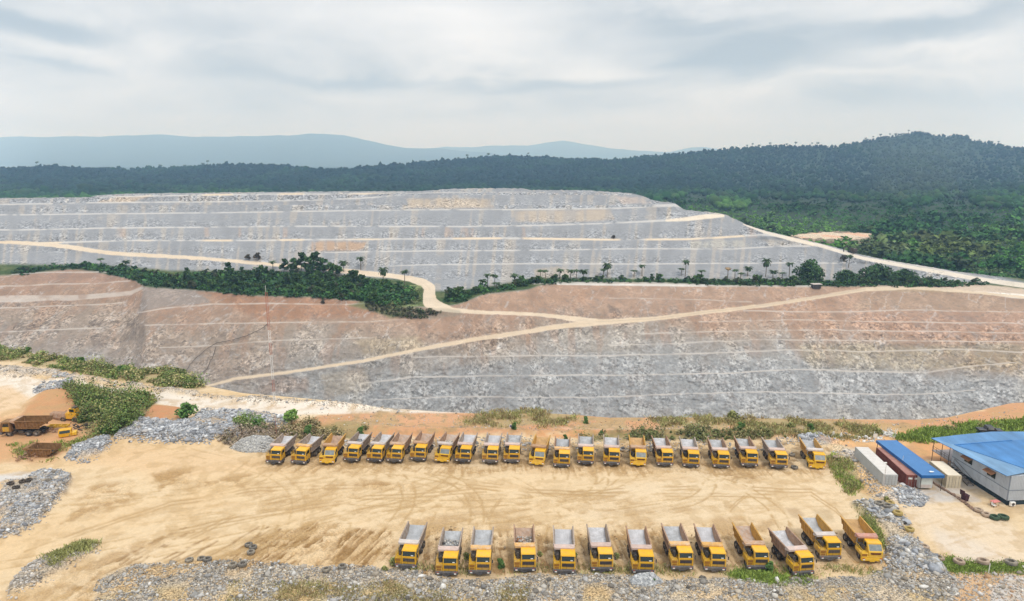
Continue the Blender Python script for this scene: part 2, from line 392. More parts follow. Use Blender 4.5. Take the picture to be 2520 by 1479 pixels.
LINES_PIT = [
 ([(29, 676, 1.2), (110, 671), (250, 669), (300, 672)], 1.4), ([(-440, 725), (29, 704), (143, 699), (250, 697), (320, 692)], 1.3), ([(-440, 760), (29, 735, 8), (179, 733, 6), (321, 722, 5), (350, 708, 3)], 5),
 ([(-440, 780), (29, 757), (143, 753), (250, 749), (300, 745)], 1.4), ([(339, 770, 1), (393, 761), (464, 753), (518, 749), (643, 747), (860, 749), (900, 746)], 1.6),
 ([(357, 800), (446, 799), (600, 795), (714, 794), (893, 792), (1000, 786)], 1.3), ([(-440, 830), (29, 816), (179, 810), (250, 807)], 1.5), ([(393, 855), (536, 850), (680, 838), (920, 831)], 1.1),
 ([(1830, 765), (2038, 768.6), (2118, 766), (2250, 763), (2488, 768), (2960, 775)], 1.3), ([(1720, 792), (1853, 789), (1959, 787), (2171, 792), (2488, 795), (2960, 800)], 1.3), ([(1577, 822), (1853, 813.5), (2038, 812), (2171, 815), (2488, 819), (2960, 825)], 1.4),
 ([(1500, 850, .6), (1646, 846), (1853, 836), (2171, 838.6), (2488, 841), (2960, 845)], 1.2), ([(1020, 879, .8), (1274, 876), (1495, 875), (1743, 869), (1963, 861), (2118, 865), (2356, 860), (2488, 866), (2960, 872)], 1.7),
 ([(880, 945, .8), (935, 938), (1018, 928), (1274, 924), (1550, 923), (1770, 919), (1853, 915), (1959, 909), (2118, 914), (2277, 918), (2382, 901), (2500, 893)], 1.7),
 ([(920, 985, .8), (1130, 976), (1300, 978), (1490, 977), (1690, 969), (1890, 964), (2000, 967), (2250, 972), (2400, 960)], 1.5), ([(1310, 698), (1384, 695.5), (1550, 695.5), (1688, 699), (1743, 703), (2012, 705)], 2.2), ([(1500, 734), (1640, 736), (1760, 739), (1850, 744)], .9)]
Mb = np.zeros(px.shape, np.float32); Mroad = np.zeros(px.shape, np.float32)
wv = (fbm(np.stack([px, py * 3, px * 0], -1), 60, 3, 21) - .5) * 3.0
bw = vnoise(np.stack([px / 34, py / 14, px * 0], -1), 22) * .6 + vnoise(np.stack([px / 9, py / 10, px * 0], -1), 23) * .4
for i, (pts, hw) in enumerate(LINES_DUMP + LINES_PIT):
    k = stroke(px, py + wv * (.5 if i < len(LINES_DUMP) else 1.1), [(p[0], p[1]) + tuple(p[2:]) for p in pts], hw * (.88 if i < len(LINES_DUMP) else .95), 0.8)
    Mb = np.maximum(Mb, k * (sstep(bw, .16, .50) if i < len(LINES_DUMP) else .35 + .65 * sstep(bw, .22, .55)))
rag = (vnoise(np.stack([px / 7, py / 3, px * 0], -1), 24) - .5) * 2.4 + (vnoise(np.stack([px / 25, py / 8, px * 0], -1), 25) - .5) * 2.4
Mr1 = stroke(px, py + wv * .3 + rag * .5, RAMP, 4, 1.0); Mr2 = stroke(px, py + wv * .3 + rag * .6, WIND, 4, 1.0)
Mflat = np.maximum(np.maximum(Mb, Mr1 * .85), Mr2 * .6)
# local benches: flat on the bands, steeper between, same mean slope over ~45 units
Wd = (1 - 0.92 * Mflat).reshape(NROW, NCOL)
dy = (bot_x - sil_j) / (NROW - 1)
kr = 17
cs = np.cumsum(np.pad(Wd, ((kr + 1, kr), (0, 0)), 'edge'), 0); avg = (cs[2 * kr + 1:] - cs[:-2 * kr - 1]) / (2 * kr + 1)
dz0 = np.gradient(Z0, axis=0)
capW = .93 * (CAMZ - Z0) / ((PY - HZ) * np.maximum(np.abs(dz0) / dy[None], 1e-4))     # no overhangs
Wn = np.minimum(Wd / np.maximum(avg, .3), np.clip(capW, .6, 1.28))
drift = np.cumsum((Wn - 1) * dz0, 0)
drift = sum(np.pad(drift, ((0, 0), (6, 6)), 'edge')[:, i:i + NCOL] for i in range(13)) / 13
lead = np.clip(np.cumsum(np.ones_like(drift), 0) / 60, 0, 1)
kk = 60; cs = np.cumsum(np.pad(drift, ((kk + 1, kk), (0, 0)), 'edge'), 0); drift = drift - (cs[2 * kk + 1:] - cs[:-2 * kk - 1]) / (2 * kk + 1)
Zf = Z0 + drift
# a gentle swelling of the faces across the wall, towards and away from the viewer
sw = (fbm(np.stack([PX.ravel(), PY.ravel() * .35, PX.ravel() * 0], -1), 190, 3, 31) - .5).reshape(NROW, NCOL)
D = depth(PY, Zf) * (1 + 0.03 * sw)
P = pos(PX, PY, D)
flat = P.reshape(-1, 3).copy()
ispit = sstep(py - np.repeat(rim_s[None], NROW, 0).ravel(), -2, 4)
toe = interp(px, [(-500, 642), (30, 650), (300, 655), (420, 666), (600, 666), (760, 672), (900, 682), (1030, 690), (1045, 716), (1110, 716), (1200, 706), (1310, 684), (1400, 684), (1700, 687), (2000, 690), (2300, 696)])
isplat = (1 - ispit) * sstep(py, toe - 5, toe + 5)
rough = (1 - np.clip(Mflat * 1.1, 0, 1))
r1 = fbm(flat, (9, 9, 5), 4, 41) - .5; r2 = fbm(flat, (2.2, 2.2, 1.4), 3, 47) - .5; r3 = fbm(flat * np.array([1, .2, 1]), (5, 5, 22), 4, 44) - .5
rd = np.abs(fbm(flat, (14, 14, 9), 4, 52) - .5)
amp = rough * (ispit * (.4 + .6 * sstep(py - np.repeat(rim_s[None], NROW, 0).ravel(), 50, 170)) * (r1 * 1.1 + r2 * 1.1 + r3 * 1.8 + (.10 - np.minimum(rd, .10)) * 5) + (1 - ispit) * (1 - isplat) * (r1 * 1.0 + r2 * .9 + r3 * .8) + isplat * r1 * 1.0)
drc = flat - np.array([0, 0, CAMZ]); drc[:, 2] *= 0.25; drc /= np.linalg.norm(drc, axis=1)[:, None]
flat -= drc * amp[:, None]

# colours of the rock, by stratum and by what was tipped where
nA = fbm(flat, (30, 30, 18), 4, 61); nB = fbm(flat, (7, 7, 4), 4, 66); nC = fbm(flat * np.array([1, .3, .25]), (9, 9, 9), 4, 68); nD = fbm(flat, (70, 70, 30), 3, 69)
col = np.empty((len(px), 3), np.float32)
GREY = np.array([.278, .284, .295]); col[:] = GREY
# dump: long tips of slightly different stone, each lift its own
lift = np.digitize(py, [0]) * 0.0
for pts, hw in LINES_DUMP[:7]: lift = lift + (py > interp(px, [p[:2] for p in pts]))
tip = vnoise(np.stack([px / 22 + lift * 13.1 + (py - 560) * .01, lift * 7.7, px * 0], -1), 71); tip2 = vnoise(np.stack([px / 9 + lift * 5.3 + (py - 560) * .012, lift * 3.1, px * 0], -1), 72)
tipb = np.clip((tip * .65 + tip2 * .35 - .5) * 2, -1, 1)
fine = sstep(tip, .52, .75)
dk = (0.97 + .11 * tipb)[:, None]
col *= dk
paint(col, sstep(tip2 * .6 + nA * .4, .58, .72) * .6, (.375, .335, .29))
paint(col, sstep(tip * .5 + vnoise(np.stack([px / 14 + lift * 3.7, lift * 9, px * 0], -1), 73) * .5, .74, .86) * .42, (.41, .36, .295))
wob2 = (nB - .5) * 14; wob5 = (nA - .5) * 40 + (nB - .5) * 16
def vzone(poly, c, a=1.0, soft=5):
    edge = (tip2 - .5) * 14
    paint(col, pmask(px + edge, py, poly, soft, wob2 * .4) * a * (.55 + .45 * sstep(vnoise(np.stack([px / 9, py / 60, px * 0], -1), 75), .15, .5)), c)
vzone([(995, 490), (1060, 488), (1210, 489), (1215, 512), (1000, 513)], (0.444, 0.359, 0.267), .75, 5)
vzone([(1262, 518), (1400, 517), (1500, 514), (1510, 540), (1400, 547), (1265, 545)], (0.429, 0.351, 0.267), .75, 5)
vzone([(1515, 484), (1580, 486), (1600, 500), (1530, 502)], (0.414, 0.351, 0.310), .8, 3); vzone([(770, 596), (800, 594), (905, 596), (880, 617), (770, 618)], (0.429, 0.281, 0.172), .75, 5)
vzone([(1690, 594), (1830, 592), (1850, 608), (1700, 611)], (0.385, 0.367, 0.327), .7, 3); vzone([(1880, 590), (1990, 595), (2010, 604), (1890, 606)], (0.414, 0.374, 0.327), .8, 4)
vzone([(1310, 664), (1370, 655), (1410, 670), (1400, 690), (1320, 690)], (0.385, 0.328, 0.258), .7, 4); vzone([(290, 483), (360, 484), (330, 498), (240, 498)], (0.444, 0.359, 0.275), .8, 3)
for x_, w_ in ((1040, 5), (1100, 7), (1145, 5), (1160, 4), (300, 6), (510, 8), (590, 5), (700, 6), (1290, 5), (1850, 8)):
    vzone([(x_ - w_, 560), (x_ + w_, 560), (x_ + w_ + 2, 584), (x_ - w_, 584)], (0.429, 0.312, 0.232), .45, 4)
# the pit wall
drim = py - np.repeat(rim_s[None], NROW, 0).ravel()
right = sstep(px, 900, 1300)
depth_or = drim + (nA - .5) * 70 + (nB - .5) * 40 + (nD - .5) * 60
TAN = (.395, .33, .275); PINK = (.42, .285, .21); ORG = (.40, .235, .155)
pc = np.empty_like(col); pc[:] = (.355, .358, .36)
paint(pc, np.clip((nC - .5) * 3 + .25, 0, 1) * .6, (.40, .37, .335))
tanm = 1 - sstep(depth_or + right * 0 - sstep(px, 1500, 2500) * 45, 80, 190); paint(pc, tanm, TAN)
leftlow = sstep(px, -500, 300) * (1 - sstep(px, 560, 800)); paint(pc, leftlow * (1 - sstep(depth_or, 170, 280)) * .9, (.40, .32, .26))
paint(pc, (1 - sstep(depth_or - sstep(px, 1700, 2300) * 60 + (1 - right) * 15, 40, 130)) * .95, PINK)
def pzone(poly, c, a=1.0, soft=8): paint(pc, pmask(px, py, poly, soft, wob5 * .5) * a, c)
pzone([(500, 712), (640, 728), (790, 733), (900, 742), (960, 752), (920, 775), (800, 780), (640, 790), (560, 748)], ORG, .9); pzone([(350, 704), (470, 710), (520, 745), (430, 755), (340, 768)], (.36, .31, .28), .9, 4)
pzone([(30, 676), (170, 660), (280, 674), (340, 692), (300, 697), (30, 704)], (.41, .275, .21), .9, 4); pzone([(1140, 748), (1200, 720), (1330, 712), (1500, 710), (1400, 745), (1200, 765)], (.405, .275, .20), .8)
pzone([(1500, 705), (2010, 706), (2100, 712), (1900, 745), (1600, 775), (1480, 780)], (.405, .285, .215), .8); pzone([(2120, 715), (2300, 712), (2520, 730), (2520, 765), (2100, 765)], (.385, .28, .21), .9)
pzone([(2080, 765), (2520, 770), (2520, 835), (2250, 830), (2100, 800)], (.425, .285, .215), .8); pzone([(1960, 850), (2520, 845), (2520, 905), (2300, 915), (2000, 905)], (.385, .33, .25), .8); pzone([(2250, 870), (2520, 860), (2520, 930), (2350, 900)], (.41, .32, .225), .6)
pzone([(1360, 815), (1600, 795), (1560, 860), (1380, 870)], (.42, .385, .345), .6); pzone([(880, 840), (1030, 830), (1040, 855), (900, 880)], (.44, .36, .26), .7); pzone([(780, 920), (900, 900), (920, 960), (800, 980)], (.42, .375, .32), .8); pzone([(640, 930), (760, 925), (760, 965), (640, 970)], (.37, .30, .26), .8)
pzone([(1080, 905), (1500, 880), (2000, 905), (2500, 930), (2500, 1000), (900, 1010), (900, 960)], (.338, .35, .368), .65, 20)
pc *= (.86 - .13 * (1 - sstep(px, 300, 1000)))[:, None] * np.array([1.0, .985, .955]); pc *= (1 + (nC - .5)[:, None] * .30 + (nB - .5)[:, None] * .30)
# joints and washed gullies in the rock, pale veins and dark pockets
ve = np.abs(fbm(flat * np.array([1, .3, 1]) @ np.array([[.8, 0, -.6], [0, 1, 0], [.6, 0, .8]]), (20, 20, 6), 4, 81) - .5); paint(pc, (1 - sstep(ve, .003, .016)) * .40, (.50, .49, .48))
ve2 = np.abs(fbm(flat * np.array([1, .3, 1]) @ np.array([[.7, 0, .7], [0, 1, 0], [-.7, 0, .7]]), (16, 16, 5), 4, 85) - .5); paint(pc, (1 - sstep(ve2, .003, .014)) * .35 * sstep(drim, 30, 90), (.19, .17, .155))
pk = fbm(flat * np.array([1, .3, 1]), (6, 6, 3.5), 4, 88); paint(pc, sstep(pk, .60, .70) * .35 * sstep(drim, 20, 60), (.24, .21, .19)); paint(pc, sstep(pk, .40, .31) * .22 * sstep(drim, 60, 150), (.45, .44, .43)); st_n = fbm(flat * np.array([1, .3, .12]), (5, 5, 5), 3, 91); paint(pc, sstep(st_n, .58, .70) * .35 * (1 - sstep(drim, 120, 220)), (.33, .20, .13)); paint(pc, sstep(fbm(flat, (1.6, 1.6, 1.2), 3, 93), .60, .68) * .35, (.20, .175, .155))
for poly in ([(1030, 790), (1050, 785), (1050, 815), (1030, 815)], [(1030, 830), (1060, 822), (1095, 830), (1080, 845), (1040, 842)], [(1480, 742), (1510, 748), (1525, 768), (1505, 770)], [(215, 800), (350, 790), (360, 830), (230, 850)], [(30, 790), (150, 800), (140, 820), (30, 815)], [(530, 810), (560, 808), (560, 835), (535, 835)]):
    paint(pc, pmask(px, py, poly, 5, wob5 * .6) * .5 * sstep(pk, .42, .58), (.15, .12, .10))
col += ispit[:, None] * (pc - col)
# plateau between rim and dump
plc = np.empty_like(col); plc[:] = (.055, .085, .03); paint(plc, sstep(nB, .5, .65), (.10, .12, .05)); col += isplat[:, None] * (plc - col)
ROADC = np.array((.62, .51, .385)); 
paint(col, pmask(px, py, [(2110, 704), (2260, 690), (2420, 700), (2560, 715), (2560, 735), (2488, 730), (2382, 717), (2250, 709)], 3, wob2 * .4), (.50, .40, .31)); paint(col, pmask(px, py, [(2380, 716), (2490, 722), (2560, 728), (2560, 738), (2488, 733)], 2), (.66, .60, .53))
paint(col, pmask(px, py, [(1950, 580), (2060, 570), (2140, 578), (2130, 590), (2000, 592)], 2, wob2 * .3), (.66, .50, .36)); paint(col, pmask(px, py, [(2010, 592), (2140, 586), (2130, 604), (2080, 600)], 2, wob2 * .3), (.36, .30, .25))
paint(col, pmask(px, py, [(1370, 697), (1740, 700), (1740, 706), (1370, 701)], 1.5) * .8, (.62, .60, .56)); paint(col, pmask(px, py, [(2130, 708), (2400, 716), (2380, 722), (2140, 716)], 1.5, wob2 * .2) * .8, (.33, .25, .17))
paint(col, np.clip(Mb * 1.1, 0, 1) * (.62 * (1 - ispit) + ispit * .58), np.where(ispit[:, None] > .5, np.array([[.52, .465, .415]]), np.array([[.60, .565, .53]])))
for i in (1, 6):
    pts, hw = LINES_DUMP[i]; paint(col, stroke(px, py, [tuple(p) for p in pts], hw + .4, .8) * sstep(vnoise(np.stack([px / 60, px * 0, px * 0], -1), 78), .35, .6) * .8, (.66, .53, .38))
paint(col, stroke(px, py, [(1640, 543, 2.5), (1691, 539, 5), (1740, 533, 6), (1780, 531, 3)], 3, 1), (.66, .57, .46)); paint(col, stroke(px, py, LINES_DUMP[9][0], 4, 1) * .8, (.64, .56, .46)); paint(col, stroke(px, py, LINES_DUMP[10][0], 4, 1.2) * .9, (.64, .54, .42))
paint(col, Mr2 * .95, ROADC * (1.0)); paint(col, Mr1 * .92, ROADC * np.array([.95, .93, .90]))
paint(col, stroke(px, py + wv * .3, [(1467, 792), (1605, 785), (1743, 768), (1881, 752), (1985, 736), (2131, 712)], .9, .6) * .45, (.36, .29, .22)); paint(col, stroke(px, py, [(1860, 753), (2131, 710)], .8, .5) * .5, (.40, .31, .24))
for rd_, sg_ in ((RAMP, 1), (WIND, 1)):
    for of in (-.35, .3): paint(col, stroke(px, py + wv * .3 + of * 5 + rag * .35, [(p[0], p[1], .6) for p in rd_], .6, .7) * sstep(vnoise(np.stack([px / 18, py / 9, px * 0], -1), 27), .3, .6) * .35, (.44, .34, .24))
paint(col, np.maximum(Mr1, Mr2) * sstep(vnoise(np.stack([px / 40, py / 8, px * 0], -1), 28), .5, .8) * .35, (.56, .43, .29))
# low scrub clinging on
paint(col, pmask(px, py, [(900, 742), (1020, 752), (1010, 772), (960, 780), (920, 765), (860, 752)], 5, wob5 * .4) * .8, (.13, .16, .07)); paint(col, pmask(px, py, [(1000, 758), (1130, 765), (1140, 775), (1050, 785), (1010, 775)], 4, wob5 * .3) * .5, (.25, .23, .18))
paint(col, pmask(px, py, [(980, 700), (1035, 705), (1035, 745), (1010, 752), (960, 752), (880, 745), (900, 730)], 5, wob2) * .7, (.22, .26, .11))
col = np.clip(col * (1 + (nB - .5)[:, None] * .16), .02, .9)
FP = flat.reshape(NROW, NCOL, 3)
yl = np.array([interp(px, [q[:2] for q in pts_]) for pts_, _ in [LINES_DUMP[i] for i in (0, 3, 5, 6, 7, 8)]] + [np.full(px.shape, 690.0)])
prev = np.max(np.where(yl <= py, yl, 440), 0); nxt = np.min(np.where(yl > py, yl, 720), 0); lf = np.clip((py - prev) / np.maximum(nxt - prev, 4), 0, 1)
alp = (.22 + .95 * sstep(lf + (nA - .5) * .9, .2, .85)) * (.45 + 1.0 * sstep(tip, .25, .7)) * (1 - np.clip(Mflat * 1.3, 0, 1)); sandy = sstep(col[:, 0] - col[:, 2], .10, .2); alp = alp * (1 - .75 * sandy)
alp = np.where(ispit > .5, np.clip(.30 + .9 * sstep(nB * .5 + nC * .5, .42, .62), 0, 1.3) * (.45 + .75 * sstep(py - np.repeat(rim_s[None], NROW, 0).ravel(), 40, 110)) * (1 - np.clip(Mflat * 1.2, 0, .9)), alp); alp = np.clip(alp, .03, 1.5)
col = np.concatenate([col, alp[:, None]], 1)
def far_pt(x, y):
    """point on the far quarry ground at photo position (x, y)"""
    i = np.clip((np.asarray(x) - XS[0]) / 2.0, 0, NCOL - 1).round().astype(int)
    t = (np.asarray(y) - sil_j[i]) / (bot_x[i] - sil_j[i]); j = np.clip(t * (NROW - 1), 0, NROW - 1).round().astype(int)
    return FP[j, i]
# split: spoil heap (with plateau) and pit; the pit gets its hidden near slope, the heap its back
jr = np.clip(((rim_s - sil_j) / (bot_x - sil_j) * (NROW - 1)), 5, NROW - 5).round().astype(int)
JS = int(jr.min()) - 2
CO = col.reshape(NROW, NCOL, 4)
edge = gp(XS, nr_x, 0.0)
near1 = edge + np.array([0, 40.0, -70.0]); near2 = edge * np.array([1, 1, 0]) + np.array([0, 70.0, -88.0])
last = FP[-1].copy()
mid = last.copy(); mid[:, 2] = np.minimum(mid[:, 2], -80); mid[:, 1] -= 14
# rim row index varies by column: cut at a fixed row close to the rim for a clean split
top_rows = FP[:JS + 1]; bot_rows = FP[JS:]
back1 = FP[0] + np.array([0, 26.0, -.3]); back2 = FP[0].copy(); back2[:, 1] += 26 + np.maximum((FP[0, :, 2] + 24) * 1.5, 2); back2[:, 2] = -26
V = np.concatenate([back2[None], back1[None], top_rows]); Cc = np.concatenate([CO[:1], CO[:1], CO[:JS + 1]])
link('spoil_heap', mesh_np('spoil_heap', V, grid_faces(len(V), NCOL), M['dump'], Cc.reshape(-1, 4)), kind='structure')
V = np.concatenate([bot_rows, mid[None], near2[None], near1[None], edge[None]]); Cc = np.concatenate([CO[JS:]] + [np.full((1, NCOL, 4), .3)] * 4)
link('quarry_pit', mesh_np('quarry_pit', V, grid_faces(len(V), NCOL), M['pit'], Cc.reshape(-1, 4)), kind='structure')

# ------------------------------------------------------------------ the yard in front of the pit
NY = 430
ty = np.linspace(0, 1, NY) ** 1.12
YX = np.repeat(XS[None], NY, 0); YY = nr_x[None] + (1800 - nr_x)[None] * ty[:, None]
gx, gy = YX.ravel(), YY.ravel()
G = gp(gx, gy, 0.0)
GRAVEL = {
 'bottom': [(225, 1520), (240, 1440), (262, 1418), (330, 1394), (450, 1390), (600, 1384), (700, 1393), (820, 1398), (960, 1402), (1060, 1408), (1110, 1430), (1250, 1432), (1330, 1418), (1560, 1418), (1640, 1430), (1800, 1422), (1930, 1430), (2040, 1425), (2130, 1418), (2200, 1400), (2330, 1410), (2360, 1440), (2350, 1560), (225, 1560)],
 'right': [(2100, 1243), (2150, 1240), (2205, 1250), (2235, 1300), (2275, 1350), (2320, 1395), (2330, 1420), (2200, 1405), (2170, 1392), (2185, 1350), (2170, 1300), (2135, 1272)],
 'bank': [(20, 1455), (60, 1408), (120, 1372), (200, 1338), (245, 1340), (235, 1362), (170, 1400), (90, 1442), (20, 1476)],
 'leftmound': [(0, 1190), (60, 1185), (100, 1160), (150, 1160), (172, 1180), (165, 1205), (125, 1250), (90, 1290), (40, 1316), (0, 1325)],
 'ridge': [(285, 1080), (310, 1050), (350, 1040), (430, 1050), (470, 1040), (500, 1016), (560, 1014), (690, 1028), (720, 1035), (690, 1048), (620, 1060), (560, 1085), (480, 1088)],
 'spill': [(165, 1128), (190, 1102), (235, 1085), (270, 1080), (262, 1102), (240, 1125), (205, 1137)],
 'pile': [(85, 962), (105, 945), (150, 928), (178, 932), (180, 944), (150, 956), (110, 964)],
 'strip': [(2030, 1085), (2060, 1080), (2100, 1112), (2145, 1160), (2210, 1200), (2270, 1210), (2265, 1236), (2200, 1235), (2150, 1225), (2110, 1170), (2050, 1120)],
 'berm': [(-100, 905), (30, 905), (140, 918), (300, 945), (430, 962), (560, 982), (700, 985), (900, 1002), (980, 1010), (900, 1010), (720, 998), (540, 986), (420, 970), (300, 953), (150, 934), (30, 924), (-100, 922)],
 'behind': [(1960, 1075), (2000, 1068), (2050, 1085), (2040, 1110), (1985, 1100)]}
gn1 = fbm(G, (6, 6, 6), 4, 101); gn2 = fbm(G, (22, 22, 22), 4, 105); gn3 = fbm(G, (1.6, 1.6, 1.6), 3, 109)
gw = (gn1 - .5) * 22 + (gn3 - .5) * 10
gm = {k: pmask(gx, gy, p, 5, gw) for k, p in GRAVEL.items()}
gh = np.zeros(len(gx))
for k, h in (('bottom', .5), ('right', .9), ('bank', .8), ('leftmound', 1.0), ('ridge', 1.6), ('spill', 1.1), ('pile', 1.2), ('strip', .6), ('berm', 1.2), ('behind', .8)):
    d = pmask(gx, gy, GRAVEL[k], 11, gw * .7); gh = np.maximum(gh, d * h * (.55 + .9 * gn1))
RED = [(352, 1036), (372, 1000), (440, 1008), (445, 1048), (400, 1050)]
OMOUND = [(60, 1000), (110, 965), (180, 957), (240, 985), (230, 1010), (160, 1030), (60, 1050)]
gh = np.maximum(gh, pmask(gx, gy, OMOUND, 14, gw * .5) * 1.3 * (.6 + .8 * gn2)); gh = np.maximum(gh, pmask(gx, gy, RED, 8) * 1.0)
BACKBANK = [(700, 1066), (1000, 1062), (1300, 1072), (1700, 1070), (1960, 1078), (1960, 1068), (1700, 1060), (1300, 1062), (900, 1050), (780, 1030), (720, 1050)]
gh = np.maximum(gh, pmask(gx, gy, BACKBANK, 8, gw * .4) * .9)
gh += (gn2 - .5) * .5 + (gn1 - .5) * .12 + np.where(gm['bottom'] + gm['right'] + gm['leftmound'] > .5, (gn3 - .5) * .5, 0)
edgef = sstep(gy - np.repeat(nr_x[None], NY, 0).ravel(), 0, 14); gh *= edgef
gcol = np.empty((len(gx), 3), np.float32); gcol[:] = (.61, .46, .285)
rot = lambda a: np.array([[math.cos(a), -math.sin(a), 0], [math.sin(a), math.cos(a), 0], [0, 0, 1]])
st1 = fbm(G @ rot(math.radians(32)), (26, 1.9, 9), 5, 121); st2 = fbm(G @ rot(math.radians(6)), (30, 2.2, 9), 5, 127); lw = 1 - sstep(gx, 700, 1300)
st = st1 * lw + st2 * (1 - lw)
paint(gcol, sstep(st, .50, .72) * .22, (.62, .485, .325)); paint(gcol, sstep(st, .46, .30) * .18, (.54, .37, .20)); paint(gcol, sstep(gn2, .5, .70) * .35, (.63, .51, .36)); lf_ = 1 - sstep(gx, 500, 1000); paint(gcol, lf_ * sstep(gn2, .52, .40) * .35, (.58, .39, .20))
paint(gcol, sstep(gn1 * .6 + st * .4, .38, .30) * .3, (.46, .30, .15))
def gz(poly, c, a=1.0, soft=6, k=1.0): paint(gcol, pmask(gx, gy, poly, soft, gw * k) * a, c)
ORANGE = (.60, .33, .165)
gz([(-200, 935), (60, 990), (170, 950), (260, 985), (300, 1030), (220, 1080), (170, 1100), (130, 1135), (-200, 1145)], (.53, .285, .14), .9, 12); gz([(20, 1130), (150, 1135), (420, 1180), (700, 1150), (560, 1110), (300, 1090), (240, 1130)], (.60, .41, .235), .6, 20)
gz([(-60, 925), (40, 930), (95, 950), (80, 985), (40, 1010), (-60, 1030)], (.63, .47, .30), .9, 8); gz(OMOUND, (.47, .25, .12), .8, 10); gz(RED, (.47, .22, .105), .95)
gz([(660, 1068), (720, 1040), (790, 1024), (900, 1015), (1050, 1006), (1250, 1015), (1800, 1030), (2200, 1030), (2330, 1025), (2640, 960), (2640, 1120), (2340, 1140), (2050, 1100), (1960, 1082), (1400, 1076), (900, 1070)], (.50, .265, .14), .95, 6)
gz([(900, 1022), (1120, 1015), (1150, 1040), (1000, 1060), (880, 1050)], (.55, .31, .18), .7, 10); gz([(2040, 1075), (2130, 1050), (2260, 1065), (2200, 1110), (2100, 1105)], (.62, .36, .17), .9, 6); gz([(2250, 1085), (2330, 1095), (2330, 1125), (2260, 1120)], (.58, .31, .14), .9, 6)
gz([(1850, 1045), (2060, 1040), (2060, 1062), (1900, 1060)], (.60, .40, .27), .6, 6); gz([(1290, 1048), (1560, 1050), (1800, 1052), (1780, 1064), (1400, 1062)], (.60, .39, .265), .7, 5)
gz([(1290, 1062), (1480, 1066), (1460, 1084), (1290, 1080)], (.54, .27, .12), .9, 4); gz([(920, 1060), (1130, 1064), (1120, 1080), (920, 1076)], (.52, .26, .12), .8, 4)
for k in GRAVEL:
    c = (.255, .225, .185) if k in ('bottom', 'bank', 'right') else (.40, .31, .20) if k == 'strip' else (.24, .235, .235) if k != 'berm' else (.40, .355, .305)  # dark ground colour stands in for shade in the gaps between stones
    paint(gcol, gm[k] * (.9 if k != 'strip' else .6) * (.72 + .28 * sstep(gn1, .35, .6)), c)
gz([(2020, 1095), (2100, 1140), (2140, 1190), (2180, 1235), (2120, 1225), (2080, 1180), (2040, 1120)], (.48, .36, .20), .7, 8); gz([(2110, 1160), (2200, 1220), (2190, 1240), (2120, 1215)], (.55, .33, .15), .6, 6)
gz([(2140, 1225), (2290, 1200), (2330, 1190), (2410, 1232), (2330, 1240), (2200, 1238)], (.49, .445, .40), .95, 6); gz([(2160, 1165), (2420, 1150), (2420, 1210), (2300, 1205), (2160, 1200)], (.46, .40, .34), .8, 8)
gz([(2210, 1250), (2330, 1240), (2420, 1250), (2560, 1330), (2560, 1395), (2400, 1390), (2320, 1360), (2260, 1310)], (.61, .49, .355), .8, 14); gz([(2300, 1300), (2400, 1330), (2480, 1370), (2380, 1385), (2300, 1350)], (.57, .50, .43), .5, 14)
gz([(2060, 1108), (2110, 1095), (2108, 1130), (2095, 1150)], (.48, .43, .385), .8, 5)
gz([(2320, 1405), (2560, 1395), (2560, 1560), (2330, 1560), (2360, 1450)], (.50, .32, .18), .9, 8); gz([(2440, 1450), (2480, 1415), (2560, 1420), (2560, 1560), (2440, 1560)], (.48, .46, .44), .9, 6)
# the pale haul road along the pit and the sandy ramp that leaves it
ROAD = [(-200, 905), (29, 929), (146, 936), (214, 944), (322, 960), (429, 971), (540, 987), (733, 994), (871, 1002), (968, 1008), (1060, 1010), (1170, 1016), (899, 1018), (789, 1021), (692, 1024), (515, 1016), (435, 1003), (386, 994), (322, 975), (236, 962), (180, 945), (142, 955), (90, 975), (50, 1005), (-200, 1040)]
gz(ROAD, (.655, .585, .50), .95, 3, .15); gz([(-200, 960), (30, 950), (90, 985), (60, 1020), (-200, 1060)], (.62, .43, .25), .8, 10, .4)
paint(gcol, stroke(gx, gy, [(60, 940), (300, 966), (520, 1000), (900, 1010)], 2.5, 2.5) * .3 * sstep(st, .4, .55), (.60, .46, .36)); paint(gcol, stroke(gx, gy, [(330, 972), (520, 1008), (700, 1016)], 2, 2) * .25, (.55, .42, .33))
